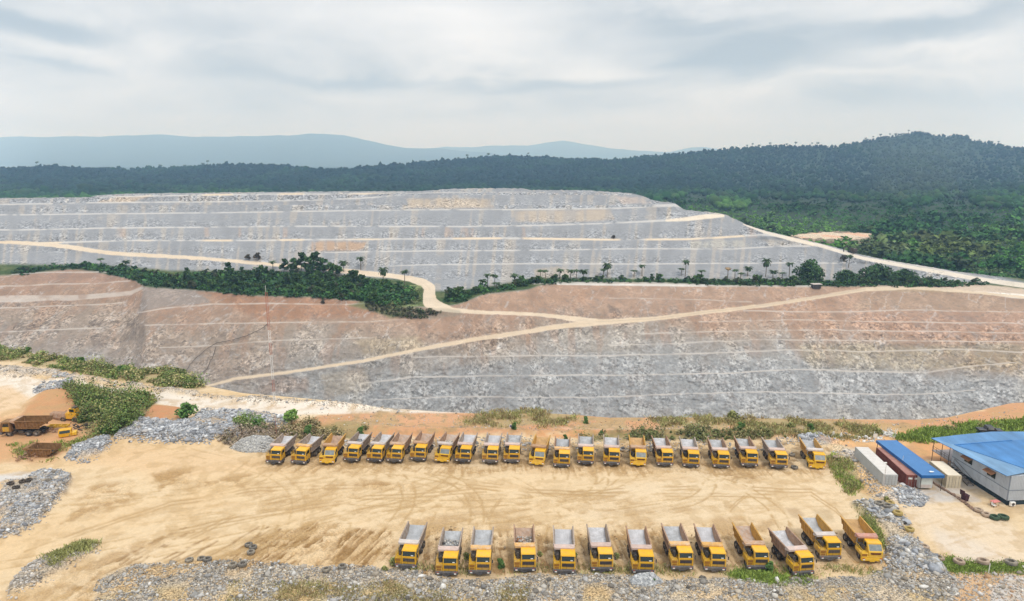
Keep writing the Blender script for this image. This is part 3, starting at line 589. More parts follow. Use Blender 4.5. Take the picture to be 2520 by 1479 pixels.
# grass and scrub ground
GRN = (.17, .165, .065); DRY = (.33, .27, .14)
GRASS = {
 'bank_left': [(-100, 850), (29, 862), (110, 874), (200, 893), (300, 905), (430, 913), (470, 925), (500, 950), (480, 958), (400, 950), (300, 935), (130, 906), (29, 888), (-100, 870)],
 'thicket': [(165, 965), (200, 955), (270, 972), (340, 975), (385, 985), (380, 1005), (350, 1030), (320, 1060), (270, 1078), (225, 1072), (200, 1040), (195, 1000)],
 'edge1': [(1180, 1018), (1300, 1008), (1420, 1022), (1400, 1045), (1260, 1052), (1130, 1042)], 'edge2': [(1600, 1030), (1760, 1026), (1990, 1035), (1980, 1050), (1850, 1046), (1640, 1048)], 'edge3': [(1800, 1062), (1850, 1040), (2000, 1036), (2150, 1052), (2160, 1080), (2010, 1076), (1900, 1070)],
 'reeds': [(1420, 1078), (1480, 1066), (1700, 1062), (1900, 1066), (1960, 1074), (1850, 1082), (1650, 1084), (1450, 1086)], 'green_right': [(2210, 1078), (2280, 1058), (2420, 1044), (2600, 1035), (2600, 1080), (2400, 1085), (2280, 1088)], 'behind_left': [(700, 1068), (760, 1050), (870, 1048), (900, 1062), (860, 1076), (740, 1078)],
 'low': [(1800, 1415), (1850, 1400), (1905, 1402), (1985, 1415), (1990, 1432), (1900, 1436), (1820, 1425)], 'corner': [(2300, 1375), (2340, 1372), (2420, 1388), (2600, 1392), (2600, 1408), (2400, 1405), (2320, 1405)], 'tuft1': [(2040, 1125), (2100, 1150), (2115, 1200), (2090, 1215), (2060, 1170)], 'tuft2': [(2100, 1248), (2135, 1244), (2150, 1290), (2175, 1340), (2160, 1350), (2130, 1290)],
 'bank_low': [(120, 1382), (200, 1342), (240, 1342), (190, 1375), (130, 1400)], 'front': [(560, 1440), (1000, 1440), (1300, 1455), (1300, 1500), (560, 1490)], 'ridge_foot': [(560, 1045), (640, 1040), (660, 1055), (600, 1068)]}
for k, p in GRASS.items(): gz(p, GRN if k not in ('edge1', 'edge2', 'edge3', 'front', 'bank_left') else DRY, .8 if k not in ('front', 'tuft1', 'tuft2') else .5, 5, .8)
# mud: churned ground and tyre tracks, clod shading painted into the dark brown
SHADED_MUD = (.235, .135, .052); MUD2 = (.33, .20, .085)
mudh = np.zeros(len(gx)); mudn = np.full(len(gx), .5)
trk = fbm(G @ rot(math.radians(96)), (10, .42, 4), 4, 141); trk2 = fbm(G @ rot(math.radians(70)), (9, .42, 4), 4, 143)
gnm = fbm(G, (1.5, 1.1, 2), 3, 145)
def mud(poly, a, c=SHADED_MUD, pat=trk, soft=10):
    k = pmask(gx, gy, poly, soft, gw * 1.2) * a; paint(gcol, k * .5 * (.3 + .7 * sstep(gn1, .35, .6)), (.46, .31, .16)); q = pat * .62 + gnm * .38; paint(gcol, k * sstep(q, .47, .55) * (.3 + .7 * sstep(gn1 * .5 + gn3 * .5, .40, .54)), c); np.maximum(mudh, k, out=mudh); mudn[:] = np.where(k > .3, q, mudn)
mud([(520, 1395), (590, 1350), (690, 1305), (770, 1285), (960, 1300), (990, 1380), (900, 1400), (700, 1395)], .9, SHADED_MUD, trk2); mud([(600, 1330), (700, 1305), (780, 1288), (960, 1300), (965, 1388), (700, 1392)], .95, SHADED_MUD, trk2)
mud([(650, 1088), (1300, 1085), (2040, 1090), (2060, 1140), (2030, 1152), (1100, 1146), (640, 1136)], .85, (.24, .16, .085), gn3, 6); mud([(1010, 1318), (1900, 1318), (1990, 1400), (1000, 1406)], .55, SHADED_MUD, gnm, 8); mud([(380, 1170), (470, 1160), (470, 1200), (400, 1205)], .9, MUD2, gn1); mud([(480, 1180), (610, 1172), (600, 1195), (490, 1205)], .8, MUD2, st1); mud([(230, 1200), (330, 1185), (330, 1230), (240, 1260), (150, 1290)], .7, MUD2, st1); mud([(860, 1182), (1030, 1188), (1020, 1202), (870, 1200)], .9, MUD2, st2); mud([(600, 1200), (900, 1190), (880, 1240), (620, 1260)], .35, MUD2, gn1)
for (a, b) in (((1000, 1300), (980, 1400)),): pass
mud([(1020, 1300), (1180, 1300), (1180, 1400), (1040, 1420)], .85); mud([(1200, 1310), (1260, 1310), (1260, 1410), (1200, 1415)], .8); mud([(1310, 1310), (1360, 1310), (1355, 1410), (1320, 1410)], .8); mud([(1410, 1310), (1440, 1310), (1450, 1405), (1415, 1405)], .8); mud([(1500, 1300), (1545, 1300), (1560, 1405), (1515, 1405)], .75); mud([(1600, 1310), (1640, 1300), (1680, 1405), (1610, 1415)], .85); mud([(1780, 1310), (1800, 1310), (1850, 1400), (1800, 1405)], .5); mud([(1890, 1330), (1910, 1330), (1960, 1420), (1900, 1420)], .6); mud([(1995, 1385), (2060, 1375), (2180, 1370), (2180, 1400), (2100, 1410), (2000, 1410)], .9, (.40, .23, .08)); mud([(2060, 1300), (2090, 1300), (2130, 1375), (2070, 1380)], .6)
mud([(640, 1130), (1100, 1140), (1100, 1165), (640, 1160)], .6, MUD2, trk2); mud([(1100, 1140), (2040, 1150), (2030, 1172), (1100, 1165)], .65, MUD2, trk); mud([(1610, 1150), (1700, 1155), (1690, 1180), (1620, 1180)], .5, SHADED_MUD, gn1); mud([(1780, 1155), (1850, 1160), (1860, 1190), (1810, 1190)], .6, SHADED_MUD, st2)
mud([(900, 1275), (1100, 1270), (1500, 1285), (1900, 1280), (1900, 1310), (950, 1310)], .5, MUD2, gn1); mud([(1080, 1230), (1300, 1215), (1700, 1225), (1700, 1275), (1100, 1270)], .3, MUD2, st2)
mud([(-40, 1520), (60, 1450), (200, 1385), (330, 1335), (420, 1320), (430, 1340), (330, 1385), (250, 1420), (225, 1500)], .6, MUD2, st1, 10); mud([(170, 1500), (180, 1450), (225, 1425), (262, 1418), (235, 1450), (225, 1500)], .85, (.30, .18, .07), trk2, 5); mud([(120, 1372), (230, 1330), (330, 1310), (310, 1330), (210, 1345)], .5, SHADED_MUD, st1)
for pts in ([(420, 1345), (520, 1300), (640, 1240), (760, 1215)], [(60, 1360), (260, 1290), (420, 1240), (620, 1205), (900, 1195)], [(330, 1330), (600, 1275), (900, 1225), (1200, 1205)], [(700, 1330), (745, 1295), (760, 1286)], [(1210, 1265), (1230, 1230), (1245, 1200)], [(1800, 1260), (1830, 1230), (1855, 1205)], [(1400, 1215), (1700, 1205), (2000, 1212)], [(1150, 1195), (1500, 1222), (1900, 1225)], [(1940, 1290), (1955, 1330), (1940, 1345)], [(2000, 1220), (2060, 1260), (2090, 1300)]):
    pt = [(p[0], p[1]) for p in pts]
    for off in (-4, 4): paint(gcol, stroke(gx + (gn1 - .5) * 16, gy + off + (gn2 - .5) * 16, pt, 1.5, 1.8) * sstep(gn1, .34, .52) * .8, (.37, .235, .105))
gz([(1932, 1252), (1960, 1250), (1980, 1268), (1965, 1280), (1945, 1270)], (.42, .30, .18), .8, 5, .3); gz([(2005, 1258), (2040, 1256), (2055, 1285), (2010, 1285)], (.45, .34, .21), .7, 6, .3); gz([(-20, 1170), (50, 1160), (110, 1166), (90, 1182), (-20, 1192)], (.55, .54, .53), .8, 4, .3)
gz([(2060, 1066), (2120, 1052), (2210, 1062), (2260, 1080), (2230, 1100), (2060, 1100)], (.62, .37, .18), .7, 6, .6)
gz([(1850, 1420), (1880, 1418), (1900, 1435), (1830, 1437)], (.47, .42, .44), .8, 4, .3)
gz([(700, 1062), (1000, 1020), (1300, 1020), (1800, 1035), (2150, 1045), (2200, 1075), (1960, 1076), (1300, 1066), (900, 1060)], (.40, .315, .175), .0)
paint(gcol, pmask(gx, gy, [(660, 1060), (900, 1015), (1300, 1015), (1990, 1030), (2200, 1040), (2300, 1050), (2200, 1085), (1960, 1080), (900, 1066)], 10) * sstep(gn1 * .6 + gn3 * .4, .47, .60) * .6, (.36, .28, .145)); paint(gcol, pmask(gx, gy, [(660, 1060), (900, 1015), (2300, 1035), (2200, 1085), (900, 1066)], 10) * sstep(gn3 * .5 + gnm * .5, .56, .66) * .55, (.24, .17, .09))
paint(gcol, sstep(gy, 1436, 1462) * (gx > 240) * (gx < 2330) * sstep(gn1 * .6 + gn3 * .4, .42, .56) * .75, (.36, .27, .145))
def wtrack(pts, a, c=(.40, .265, .125), gauge=2.3, wdt=.22):
    P_ = np.array(pts, float); t_ = np.gradient(P_, axis=0); t_ /= np.linalg.norm(t_, axis=1)[:, None] + 1e-9; nrm = np.stack([-t_[:, 1], t_[:, 0]], -1)
    for s_ in (-.5, .5):
        q = P_ + nrm * gauge * s_; m_ = stroke(G[:, 0] + (gn3 - .5) * .5, G[:, 1] + (gn1 - .5) * .9, [tuple(v) for v in q], wdt, .16); m_ *= sstep(gn1 * .5 + gnm * .5, .36, .54)
        paint(gcol, m_ * a, c); np.maximum(mudh, m_ * .5, out=mudh); mudn[:] = np.where(m_ > .3, .60, mudn)
def arc(p0, h0, pts):          # p0, heading, list of (length, turn in degrees)
    out = [tuple(p0)]; x, y = p0; h = math.radians(h0)
    for ln, tn in pts:
        k = max(int(ln / 2.0), 1)
        for _ in range(k): h += math.radians(tn) / k; x += math.cos(h) * ln / k; y += math.sin(h) * ln / k; out.append((x, y))
    return out
rt = random.Random(4); gnm = fbm(G, (1.5, 1.1, 2), 3, 145)
for X_ in np.arange(-52, 66, 5.3):
    wtrack(arc((X_ + rt.uniform(-1, 1), 126.0), -90 + rt.uniform(-14, 4), [(rt.uniform(3, 8), 0)] + ([(rt.uniform(14, 24), rt.uniform(-80, -50)), (rt.uniform(20, 70), rt.uniform(-15, 15))] if rt.random() < .45 else [])), rt.uniform(.35, .7))
for X_ in np.arange(-40, 50, 6.1):
    wtrack(arc((X_ + rt.uniform(-1, 1), 88.0 + rt.uniform(0, 3)), 84 + rt.uniform(-8, 16), [(rt.uniform(10, 17), 0)] + ([(rt.uniform(14, 24), rt.uniform(50, 85)), (rt.uniform(20, 60), rt.uniform(-12, 12))] if rt.random() < .6 else [])), rt.uniform(.4, .8))
for k in range(16): wtrack(arc((rt.uniform(-75, 40), rt.uniform(100, 123)), rt.uniform(-6, 14) + (16 if k % 2 else 0), [(rt.uniform(20, 60), rt.uniform(-18, 18))]), rt.uniform(.2, .45), wdt=rt.uniform(.14, .26))
for k in range(12): wtrack(arc((rt.uniform(-62, -38), rt.uniform(86, 91)), rt.uniform(48, 72), [(rt.uniform(6, 15), rt.uniform(-10, 10))]), rt.uniform(.5, .9), SHADED_MUD)
for k in range(7): wtrack(arc((-66 + k * 1.1, 80 + k * .4), 34 + rt.uniform(-4, 4), [(30, rt.uniform(-8, 6)), (30, rt.uniform(-14, 4))]), rt.uniform(.3, .6))
# scattered clods everywhere: brown spots with the clods' shading painted in
paint(gcol, sstep(gn3 * .6 + gn1 * .4, .56, .66) * .3, (.42, .28, .14)); paint(gcol, sstep(fbm(G, (2.6, 2.6, 2), 4, 151), .57, .66) * .38, (.41, .27, .13)); paint(gcol, sstep(fbm(G @ rot(math.radians(20)), (6, .8, 2), 4, 153), .60, .70) * .25, (.42, .28, .135))
G[:, 2] = gh + mudh * np.clip(.52 - mudn, -.12, .12) * 1.6 + (fbm(G, (2.2, .9, 1), 3, 157) - .5) * .10
GP = G.reshape(NY, NCOL, 3)
link('ground', mesh_np('ground', G, grid_faces(NY, NCOL), M['ground'], np.concatenate([np.clip(gcol, .02, .9), np.clip(sum(gm[k] for k in gm) * .9 + mudh * .25 + .03, 0, 1)[:, None]], 1), True), kind='structure')
def gz_at(x, y):
    i = np.clip((np.asarray(x, float) - XS[0]) / 2.0, 0, NCOL - 1).round().astype(int)
    t = np.clip((np.asarray(y, float) - nr_x[i]) / (1800 - nr_x[i]), 0, 1) ** (1 / 1.12)
    return GP[np.clip(t * (NY - 1), 0, NY - 1).round().astype(int), i]
def ground_at(x, y):
    p = gp(x, y, 0.0); p = np.array(p, float); p[..., 2] = gz_at(x, y)[..., 2]; return p

# ------------------------------------------------------------------ wooded hills and the far ridges
RID = [(-600, 405), (-200, 412), (30, 414), (80, 411), (130, 408), (180, 413), (260, 415), (330, 417), (400, 413), (450, 411), (500, 407), (580, 405), (640, 405), (700, 408), (740, 413), (800, 418), (860, 415), (900, 411), (960, 406), (1000, 403), (1060, 397), (1120, 393), (1200, 386), (1260, 383), (1340, 386), (1400, 390), (1460, 391), (1510, 394), (1560, 387), (1640, 379),
       (1700, 374), (1760, 368), (1800, 366), (1850, 361), (1900, 359), (1950, 358), (2000, 358), (2060, 360), (2090, 354), (2130, 344), (2180, 337), (2220, 330), (2260, 323), (2290, 329), (2330, 335), (2360, 330), (2400, 346), (2450, 354), (2490, 360), (2520, 363), (2700, 372), (3200, 400)]
HX = np.arange(-560.0, 3080.0, 8.0); HC = len(HX); HR = 130
h_top = interp(HX, RID); h_bot = interp(HX, SIL) + 12
HDT = [(300, 3500), (340, 3150), (394, 2650), (430, 2250), (450, 1950), (472, 1550), (500, 1080), (550, 830), (600, 655), (650, 545), (690, 470), (760, 400)]
HPX = np.repeat(HX[None], HR, 0); HPY = h_top[None] + (h_bot - h_top)[None] * np.linspace(0, 1, HR)[:, None]
HD = interp(HPY, HDT); nz = (fbm(np.stack([HPX.ravel(), HPY.ravel() * 2.2, HPX.ravel() * 0], -1), 150, 3, 161) - .5).reshape(HR, HC)
fade = sstep(HPY, 394, 420) * .0 + 1
HD = HD * (1 + .16 * nz * sstep(HD, 700, 1100)); HD = np.minimum(HD, HDT[0][1] * 1.1)
HP = pos(HPX, HPY, HD)
HP[..., 2] -= 6 * sstep(HD, 600, 900)          # the canopy stands on this floor
b1 = HP[0].copy(); b1[:, 1] += 360; b1[:, 2] -= 60; b2 = HP[0].copy(); b2[:, 1] += 1100; b2[:, 2] = -30; b3 = b2.copy(); b3[:, 0] *= 5.0; b3[:, 1] = 21000; b3[:, 2] = -30
fr = HP[-1].copy(); fr[:, 2] = -28; fr[:, 1] -= 5
V = np.concatenate([b3[None], b2[None], b1[None], HP, fr[None]])
mfl, t, b = new_mat('forest_floor'); n = noise_(t, .03, 5); t.links.new(mixc(t, n, (.012, .03, .014), (.03, .055, .02)), b.inputs['Base Color'])
link('forest_hill', mesh_np('forest_hill', V, grid_faces(len(V), HC), mfl), kind='structure')
def hill_pt(x, y):
    i = np.clip((np.asarray(x) - HX[0]) / 8.0, 0, HC - 1); i0 = np.floor(i).astype(int); i1 = np.minimum(i0 + 1, HC - 1); f = (i - i0)[..., None]
    def at(k):
        j = np.clip((y - h_top[k]) / (h_bot[k] - h_top[k]) * (HR - 1), 0, HR - 1); j0 = np.floor(j).astype(int); j1 = np.minimum(j0 + 1, HR - 1); g = (j - j0)[..., None]
        return HP[j0, k] * (1 - g) + HP[j1, k] * g
    return at(i0) * (1 - f) + at(i1) * f
CLEAR = [(1945, 583), (1975, 575), (2030, 571), (2090, 572), (2140, 577), (2146, 585), (2120, 590), (2060, 593), (2000, 592)]
cx_, cy_ = np.meshgrid(np.linspace(1935, 2155, 90), np.linspace(567, 606, 40)); cl_ = hill_pt(cx_.ravel(), cy_.ravel()); cw_ = (vnoise(np.stack([cx_.ravel() / 14, cy_.ravel() / 4, cx_.ravel() * 0], -1), 235) - .5) * 7; cin = sdist(cx_.ravel(), cy_.ravel(), CLEAR) + cw_; low = pmask(cx_.ravel(), cy_.ravel(), [(1995, 590), (2145, 584), (2135, 604), (2080, 606), (2030, 600)], 2)
cl_[:, 2] += np.where(cin > -2, 3.0, np.where(low + cw_ * .08 > .35, 2.6, -4.0)) + (fbm(cl_, (8, 8, 8), 3, 231) - .5) * 2; cc_ = np.empty((len(cl_), 3)); cc_[:] = (.20, .16, .115); paint(cc_, sstep(cin, -1.5, 1), (.52, .42, .31)); paint(cc_, sstep(fbm(cl_, (20, 20, 20), 3, 233), .5, .65) * sstep(cin, -1, 2), (.58, .36, .24))
link('clearing', mesh_np('clearing', cl_, grid_faces(40, 90), M['ground'], cc_), kind='structure')
def far_ridge(name, pts, dist, tint):
    X = np.arange(-700.0, 3200.0, 6.0); yy = interp(X, pts) + (fbm(np.stack([X, X * 0, X * 0], -1), 40, 4, 171) - .5) * 5
    rows = []
    top = pos(X, yy, np.full(len(X), dist)); n = 14
    for k in range(n):
        f = k / (n - 1); r = top.copy(); r[:, 1] -= f * 5200; r[:, 2] = top[:, 2] * (1 - f) ** 1.3 + -40 * f
        r += (fbm(r, (500, 500, 200), 4, 175)[:, None] - .5) * np.array([0, 800, 120]) * math.sin(math.pi * f); rows.append(r)
    bk = top + np.array([0, 900, 0]); bk[:, 2] = -40
    V = np.concatenate([bk[None]] + [r[None] for r in rows])
    m, t, b = new_mat(name); t.links.new(mixc(t, noise_(t, .004, 5), (.03, .05, .03), tint), b.inputs['Base Color'])
    link('far_hill', mesh_np('far_hill', V, grid_faces(len(V), len(X)), m, None, True), kind='structure')
far_ridge('hill_near', [(-700, 345), (30, 337), (250, 336), (390, 332), (480, 336), (640, 336), (720, 332), (800, 329), (850, 333), (900, 345), (950, 356), (1000, 364), (1070, 366), (1150, 372), (1300, 385), (1500, 398), (3200, 400)], 14000, (.07, .09, .05))
far_ridge('hill_far', [(-700, 370), (900, 372), (1000, 366), (1070, 366), (1100, 362), (1180, 362), (1220, 358), (1300, 358), (1385, 346), (1430, 353), (1500, 366), (1540, 368), (1590, 373), (1640, 376), (1700, 364), (1735, 362), (1780, 370), (1900, 380), (3200, 385)], 18500, (.07, .09, .05))
# the air: one box of even haze round everything on the ground
hb = MB().box(-19000, 19000, -150, 21500, -97, 860)
hm = bpy.data.materials.new('haze'); hm.use_nodes = True; t = hm.node_tree; t.nodes.clear()
pv = N('ShaderNodeVolumePrincipled', t); pv.inputs['Density'].default_value = 0.000118; pv.inputs['Color'].default_value = (.40, .65, 1.0, 1); pv.inputs['Absorption Color'].default_value = (1, 1, 1, 1); pv.inputs['Anisotropy'].default_value = 0.0
t.links.new(pv.outputs[0], N('ShaderNodeOutputMaterial', t).inputs['Volume'])
hb.build('haze', hm, kind='stuff')
# ------------------------------------------------------------------ foliage, stones, grass
def ico(sub):
    bm = bmesh.new(); bmesh.ops.create_icosphere(bm, subdivisions=sub, radius=1.0)
    v = np.array([x.co[:] for x in bm.verts]); f = np.array([[q.index for q in p.verts] for p in bm.faces]); bm.free(); return v, f
ICO1 = ico(1)
ph = (1 + 5 ** .5) / 2; vv = np.array([(-1, ph, 0), (1, ph, 0), (-1, -ph, 0), (1, -ph, 0), (0, -1, ph), (0, 1, ph), (0, -1, -ph), (0, 1, -ph), (ph, 0, -1), (ph, 0, 1), (-ph, 0, -1), (-ph, 0, 1)]) / math.hypot(1, ph)
ff = np.array([(0, 11, 5), (0, 5, 1), (0, 1, 7), (0, 7, 10), (0, 10, 11), (1, 5, 9), (5, 11, 4), (11, 10, 2), (10, 7, 6), (7, 1, 8), (3, 9, 4), (3, 4, 2), (3, 2, 6), (3, 6, 8), (3, 8, 9), (4, 9, 5), (2, 4, 11), (6, 2, 10), (8, 6, 7), (9, 8, 1)])
ICO1S = (vv, ff)
def rand_rot(n):
    q = rng.normal(size=(n, 4)); q /= np.linalg.norm(q, axis=1)[:, None]; a, b, c, d = q.T
    return np.stack([np.stack([1 - 2 * (c * c + d * d), 2 * (b * c - a * d), 2 * (b * d + a * c)], -1), np.stack([2 * (b * c + a * d), 1 - 2 * (b * b + d * d), 2 * (c * d - a * b)], -1), np.stack([2 * (b * d - a * c), 2 * (c * d + a * b), 1 - 2 * (b * b + c * c)], -1)], 1)
def blobs(base, cen, rad, colr, jit=0.25, cjit=0.25):
    """many small lumps as one vertex/face set; rad (n,3)"""
    v, f = base; n = len(cen)
    V = np.einsum('nij,vj->nvi', rand_rot(n), v) * (1 + rng.uniform(-jit, jit, (n, len(v), 1)))
    V = V * rad[:, None, :] + cen[:, None, :]
    Fc = (f[None] + (np.arange(n) * len(v))[:, None, None]).reshape(-1, 3)
    cc = colr[:, None, :] * (1 + rng.uniform(-cjit, cjit, (n, len(v), 1)))
    return V.reshape(-1, 3), Fc, cc.reshape(-1, 3)
def leaves(cen, size, colr, flat=0.0, up=0.3):
    """leaf-sized quads at cen"""
    n = len(cen); nr = rng.normal(size=(n, 3)); nr[:, 2] = np.abs(nr[:, 2]) + up; nr /= np.linalg.norm(nr, axis=1)[:, None]
    t = np.cross(nr, rng.normal(size=(n, 3))); t /= np.linalg.norm(t, axis=1)[:, None]; b = np.cross(nr, t)
    s = np.broadcast_to(np.asarray(size, float).reshape(-1, 1), (n, 1)) * rng.uniform(.7, 1.3, (n, 1))
    V = np.stack([cen - t * s * .5 - b * s * .28, cen + t * s * .05 - b * s * .5, cen + t * s * .6 + b * s * .05, cen + b * s * .5], 1)
    Fc = np.arange(n * 4).reshape(n, 4)
    return V.reshape(-1, 3), Fc, np.repeat(colr, 4, 0)
def join_sets(sets):
    vs, fs, cs = [], [], []; o = 0
    for v, f, c in sets: vs.append(v); fs.append(f + o); cs.append(c); o += len(v)
    return np.concatenate(vs), np.concatenate(fs), np.concatenate(cs)
def crown_cloud(n, lobes, colr, size, cvar=.35):
    """leaf quads on and inside a set of lobes (cx,cy,cz,rx,ry,rz)"""
    lobes = np.array(lobes, float); wgt = lobes[:, 3] * lobes[:, 4]; k = rng.choice(len(lobes), n, p=wgt / wgt.sum())
    d = rng.normal(size=(n, 3)); d /= np.linalg.norm(d, axis=1)[:, None]; r = rng.uniform(.55, 1.05, (n, 1)) ** .7
    p = lobes[k, :3] + d * r * lobes[k, 3:]
    lob = rng.uniform(1 - cvar, 1 + cvar, len(lobes))
    c = np.array(colr)[None] * lob[k, None] * rng.uniform(.6, 1.4, (n, 1)) * (1 + .25 * rng.normal(size=(n, 1)) * np.array([[.5, .2, .3]]))
    return leaves(p, size, np.clip(c, .01, .6))
def crown_lobes(r, h0, h1, n, sq=.7):
    out = []
    for i in range(n):
        a = rng.uniform(0, 6.28); q = rng.uniform(0, .72) * r; z = rng.uniform(h0, h1); f = 1 - .45 * abs((z - h0) / max(h1 - h0, .01) - .35)
        s = r * rng.uniform(.34, .52) * f; out.append((q * math.cos(a) * f, q * math.sin(a) * f, z, s, s, s * sq))
    return out
mb_, t, b = new_mat('bark'); t.links.new(mixc(t, noise_(t, 3, 4), (.10, .075, .05), (.20, .165, .12)), b.inputs['Base Color']); M['bark'] = mb_
def tree_pair(h, r, nleaf, size, colr, lob=9, trunk=.16, low=.38, sq=.7):
    lbs = crown_lobes(r, h * low, h - r * .3, lob, sq); v, f, c = crown_cloud(nleaf, lbs, colr, size); cm = mesh_np('crown', v, f, M['leaf'], c)
    m = MB(); top = (rng.uniform(-.3, .3), rng.uniform(-.3, .3), h * .62); m.bar((0, 0, -.5), top, trunk, 7, trunk * .55)
    for q in lbs[:4]: m.bar((top[0] * .7, top[1] * .7, h * .42), (q[0] * .8, q[1] * .8, q[2]), trunk * .45, 5, trunk * .15)
    return cm, m.mesh('trunk', M['bark'])
def put_tree(name, pair, loc, s, rz, label, cat, group=None):
    r = thing(name, label, cat, loc, rz, group); r.scale = (s, s, s * rng.uniform(.92, 1.1))
    link('crown', pair[0], r); link('trunk', pair[1], r); return r

# distant canopy: thousands of crowns reading as one wood
def hill_scatter(n, sel):
    x = rng.uniform(-520, 3040, n); lo = interp(x, RID); hi = interp(x, SIL) + 6; y = lo + (hi - lo) * rng.uniform(0, 1, n) ** 1.0
    k = sel(x, y); return x[k], y[k]
def greens(x, y, p):
    a = fbm(p, (160, 160, 80), 3, 181); b = fbm(p, (40, 40, 30), 3, 183)
    dark = np.array([.005, .022, .014]); mid = np.array([.030, .095, .022]); lite = np.array([.066, .165, .026]); dry = np.array([.10, .10, .05])
    k = sstep(y, 455, 530); c = dark[None] * (1 - k[:, None]) + mid[None] * k[:, None]
    c = c + (sstep(a, .48, .66) * (.12 + .88 * k))[:, None] * (lite - c); c = c + (sstep(b, .58, .72) * (.07 + .43 * k))[:, None] * (dry - c)
    pz = pmask(x, y, [(1700, 505), (1800, 500), (2100, 540), (2060, 575), (1960, 585), (1850, 550), (1750, 525)], 14); c = c + (pz * .9)[:, None] * (np.array([.085, .17, .035]) - c)
    pz = pmask(x, y, [(2270, 590), (2460, 600), (2440, 640), (2250, 640)], 14); c = c + (pz * .5)[:, None] * (np.array([.13, .11, .045]) - c)
    pz = pmask(x, y, [(2090, 590), (2250, 610), (2220, 640), (2110, 625)], 10); c = c + (pz * .5)[:, None] * (np.array([.14, .12, .08]) - c)
    pz = pmask(x, y, [(2150, 340), (2400, 350), (2350, 470), (2150, 480)], 30); c = c + (pz * .35)[:, None] * (np.array([.085, .105, .05]) - c)
    return c
sets = []
x, y = hill_scatter(60000, lambda x, y: (x < 1640) | (y < 470 + 24 * (x > 1600) + 60 * (fbm(np.stack([x, y * 2, x * 0], -1), 90, 3, 187) - .5)))
p = hill_pt(x, y); r = rng.lognormal(math.log(4.0), .36, len(x)); r3 = np.stack([r, r, r * rng.uniform(.7, 1.25, len(x))], -1)
c = greens(x, y, p) * rng.uniform(.7, 1.32, (len(x), 1)); sets.append(blobs(ICO1S, p + np.stack([0 * r, 0 * r, 3.5 + r * .5], -1), r3, c, .3, .18))
xr = rng.uniform(-520, 3040, 1500); yr = interp(xr, RID) + rng.uniform(0, 5, 1500); p = hill_pt(xr, yr); r = rng.lognormal(math.log(3.6), .3, 1500)
sets.append(blobs(ICO1, p + np.stack([0 * r, 0 * r, 3 + r * .6], -1), np.stack([r, r, r * rng.uniform(.8, 1.7, 1500)], -1), greens(xr, yr, p) * rng.uniform(.6, 1.2, (1500, 1)), .4, .3))
V, Fc, Cc = join_sets(sets)
link('forest', mesh_np('forest', V, Fc, M['far_leaf'], Cc), kind='stuff', label='dense dark green wood covering the hills behind the terraced heap')
# nearer slope of bush and scattered trees to the right of the heap
sets = []
x, y = hill_scatter(60000, lambda x, y: (y > 466 + 20 * (x > 1600) + 60 * (fbm(np.stack([x, y * 2, x * 0], -1), 90, 3, 187) - .5)) & (x > 1560) | (y > 474) & (x < 330) & (y < 500)); ok = sdist(x, y, CLEAR) < -4; x, y = x[ok][:13000], y[ok][:13000]
p = hill_pt(x, y); k = fbm(p, (60, 60, 60), 3, 185); big = rng.uniform(0, 1, len(x)) < sstep(k, .42, .66) * .55 * (1 - pmask(x, y, [(1650, 505), (1800, 498), (2150, 540), (2080, 580), (1960, 590), (1850, 555), (1750, 530)], 10)) + .02
r = np.where(big, rng.lognormal(math.log(3.6), .3, len(x)), rng.lognormal(math.log(1.4), .35, len(x)))
c = greens(x, y, p) * rng.uniform(.6, 1.4, (len(x), 1)) * np.where(big, 1.0, 1.6)[:, None]
nl = 26; cen = np.repeat(p + np.stack([0 * r, 0 * r, r * np.where(big, .9, .4)], -1), nl, 0); d = rng.normal(size=(len(cen), 3)); d /= np.linalg.norm(d, axis=1)[:, None]; rr = np.repeat(r, nl)
cen = cen + d * rr[:, None] * rng.uniform(.5, 1.05, (len(cen), 1)) * np.array([1.15, 1.15, .75])
V, Fc, Cc = leaves(cen, rr * .72, np.clip(np.repeat(c, nl, 0) * rng.uniform(.6, 1.4, (len(cen), 1)), .01, .5), up=.6)
link('bushland', mesh_np('bushland', V, Fc, M['far_leaf'], Cc), kind='stuff', label='bright green bush slope to the right of the terraced heap')

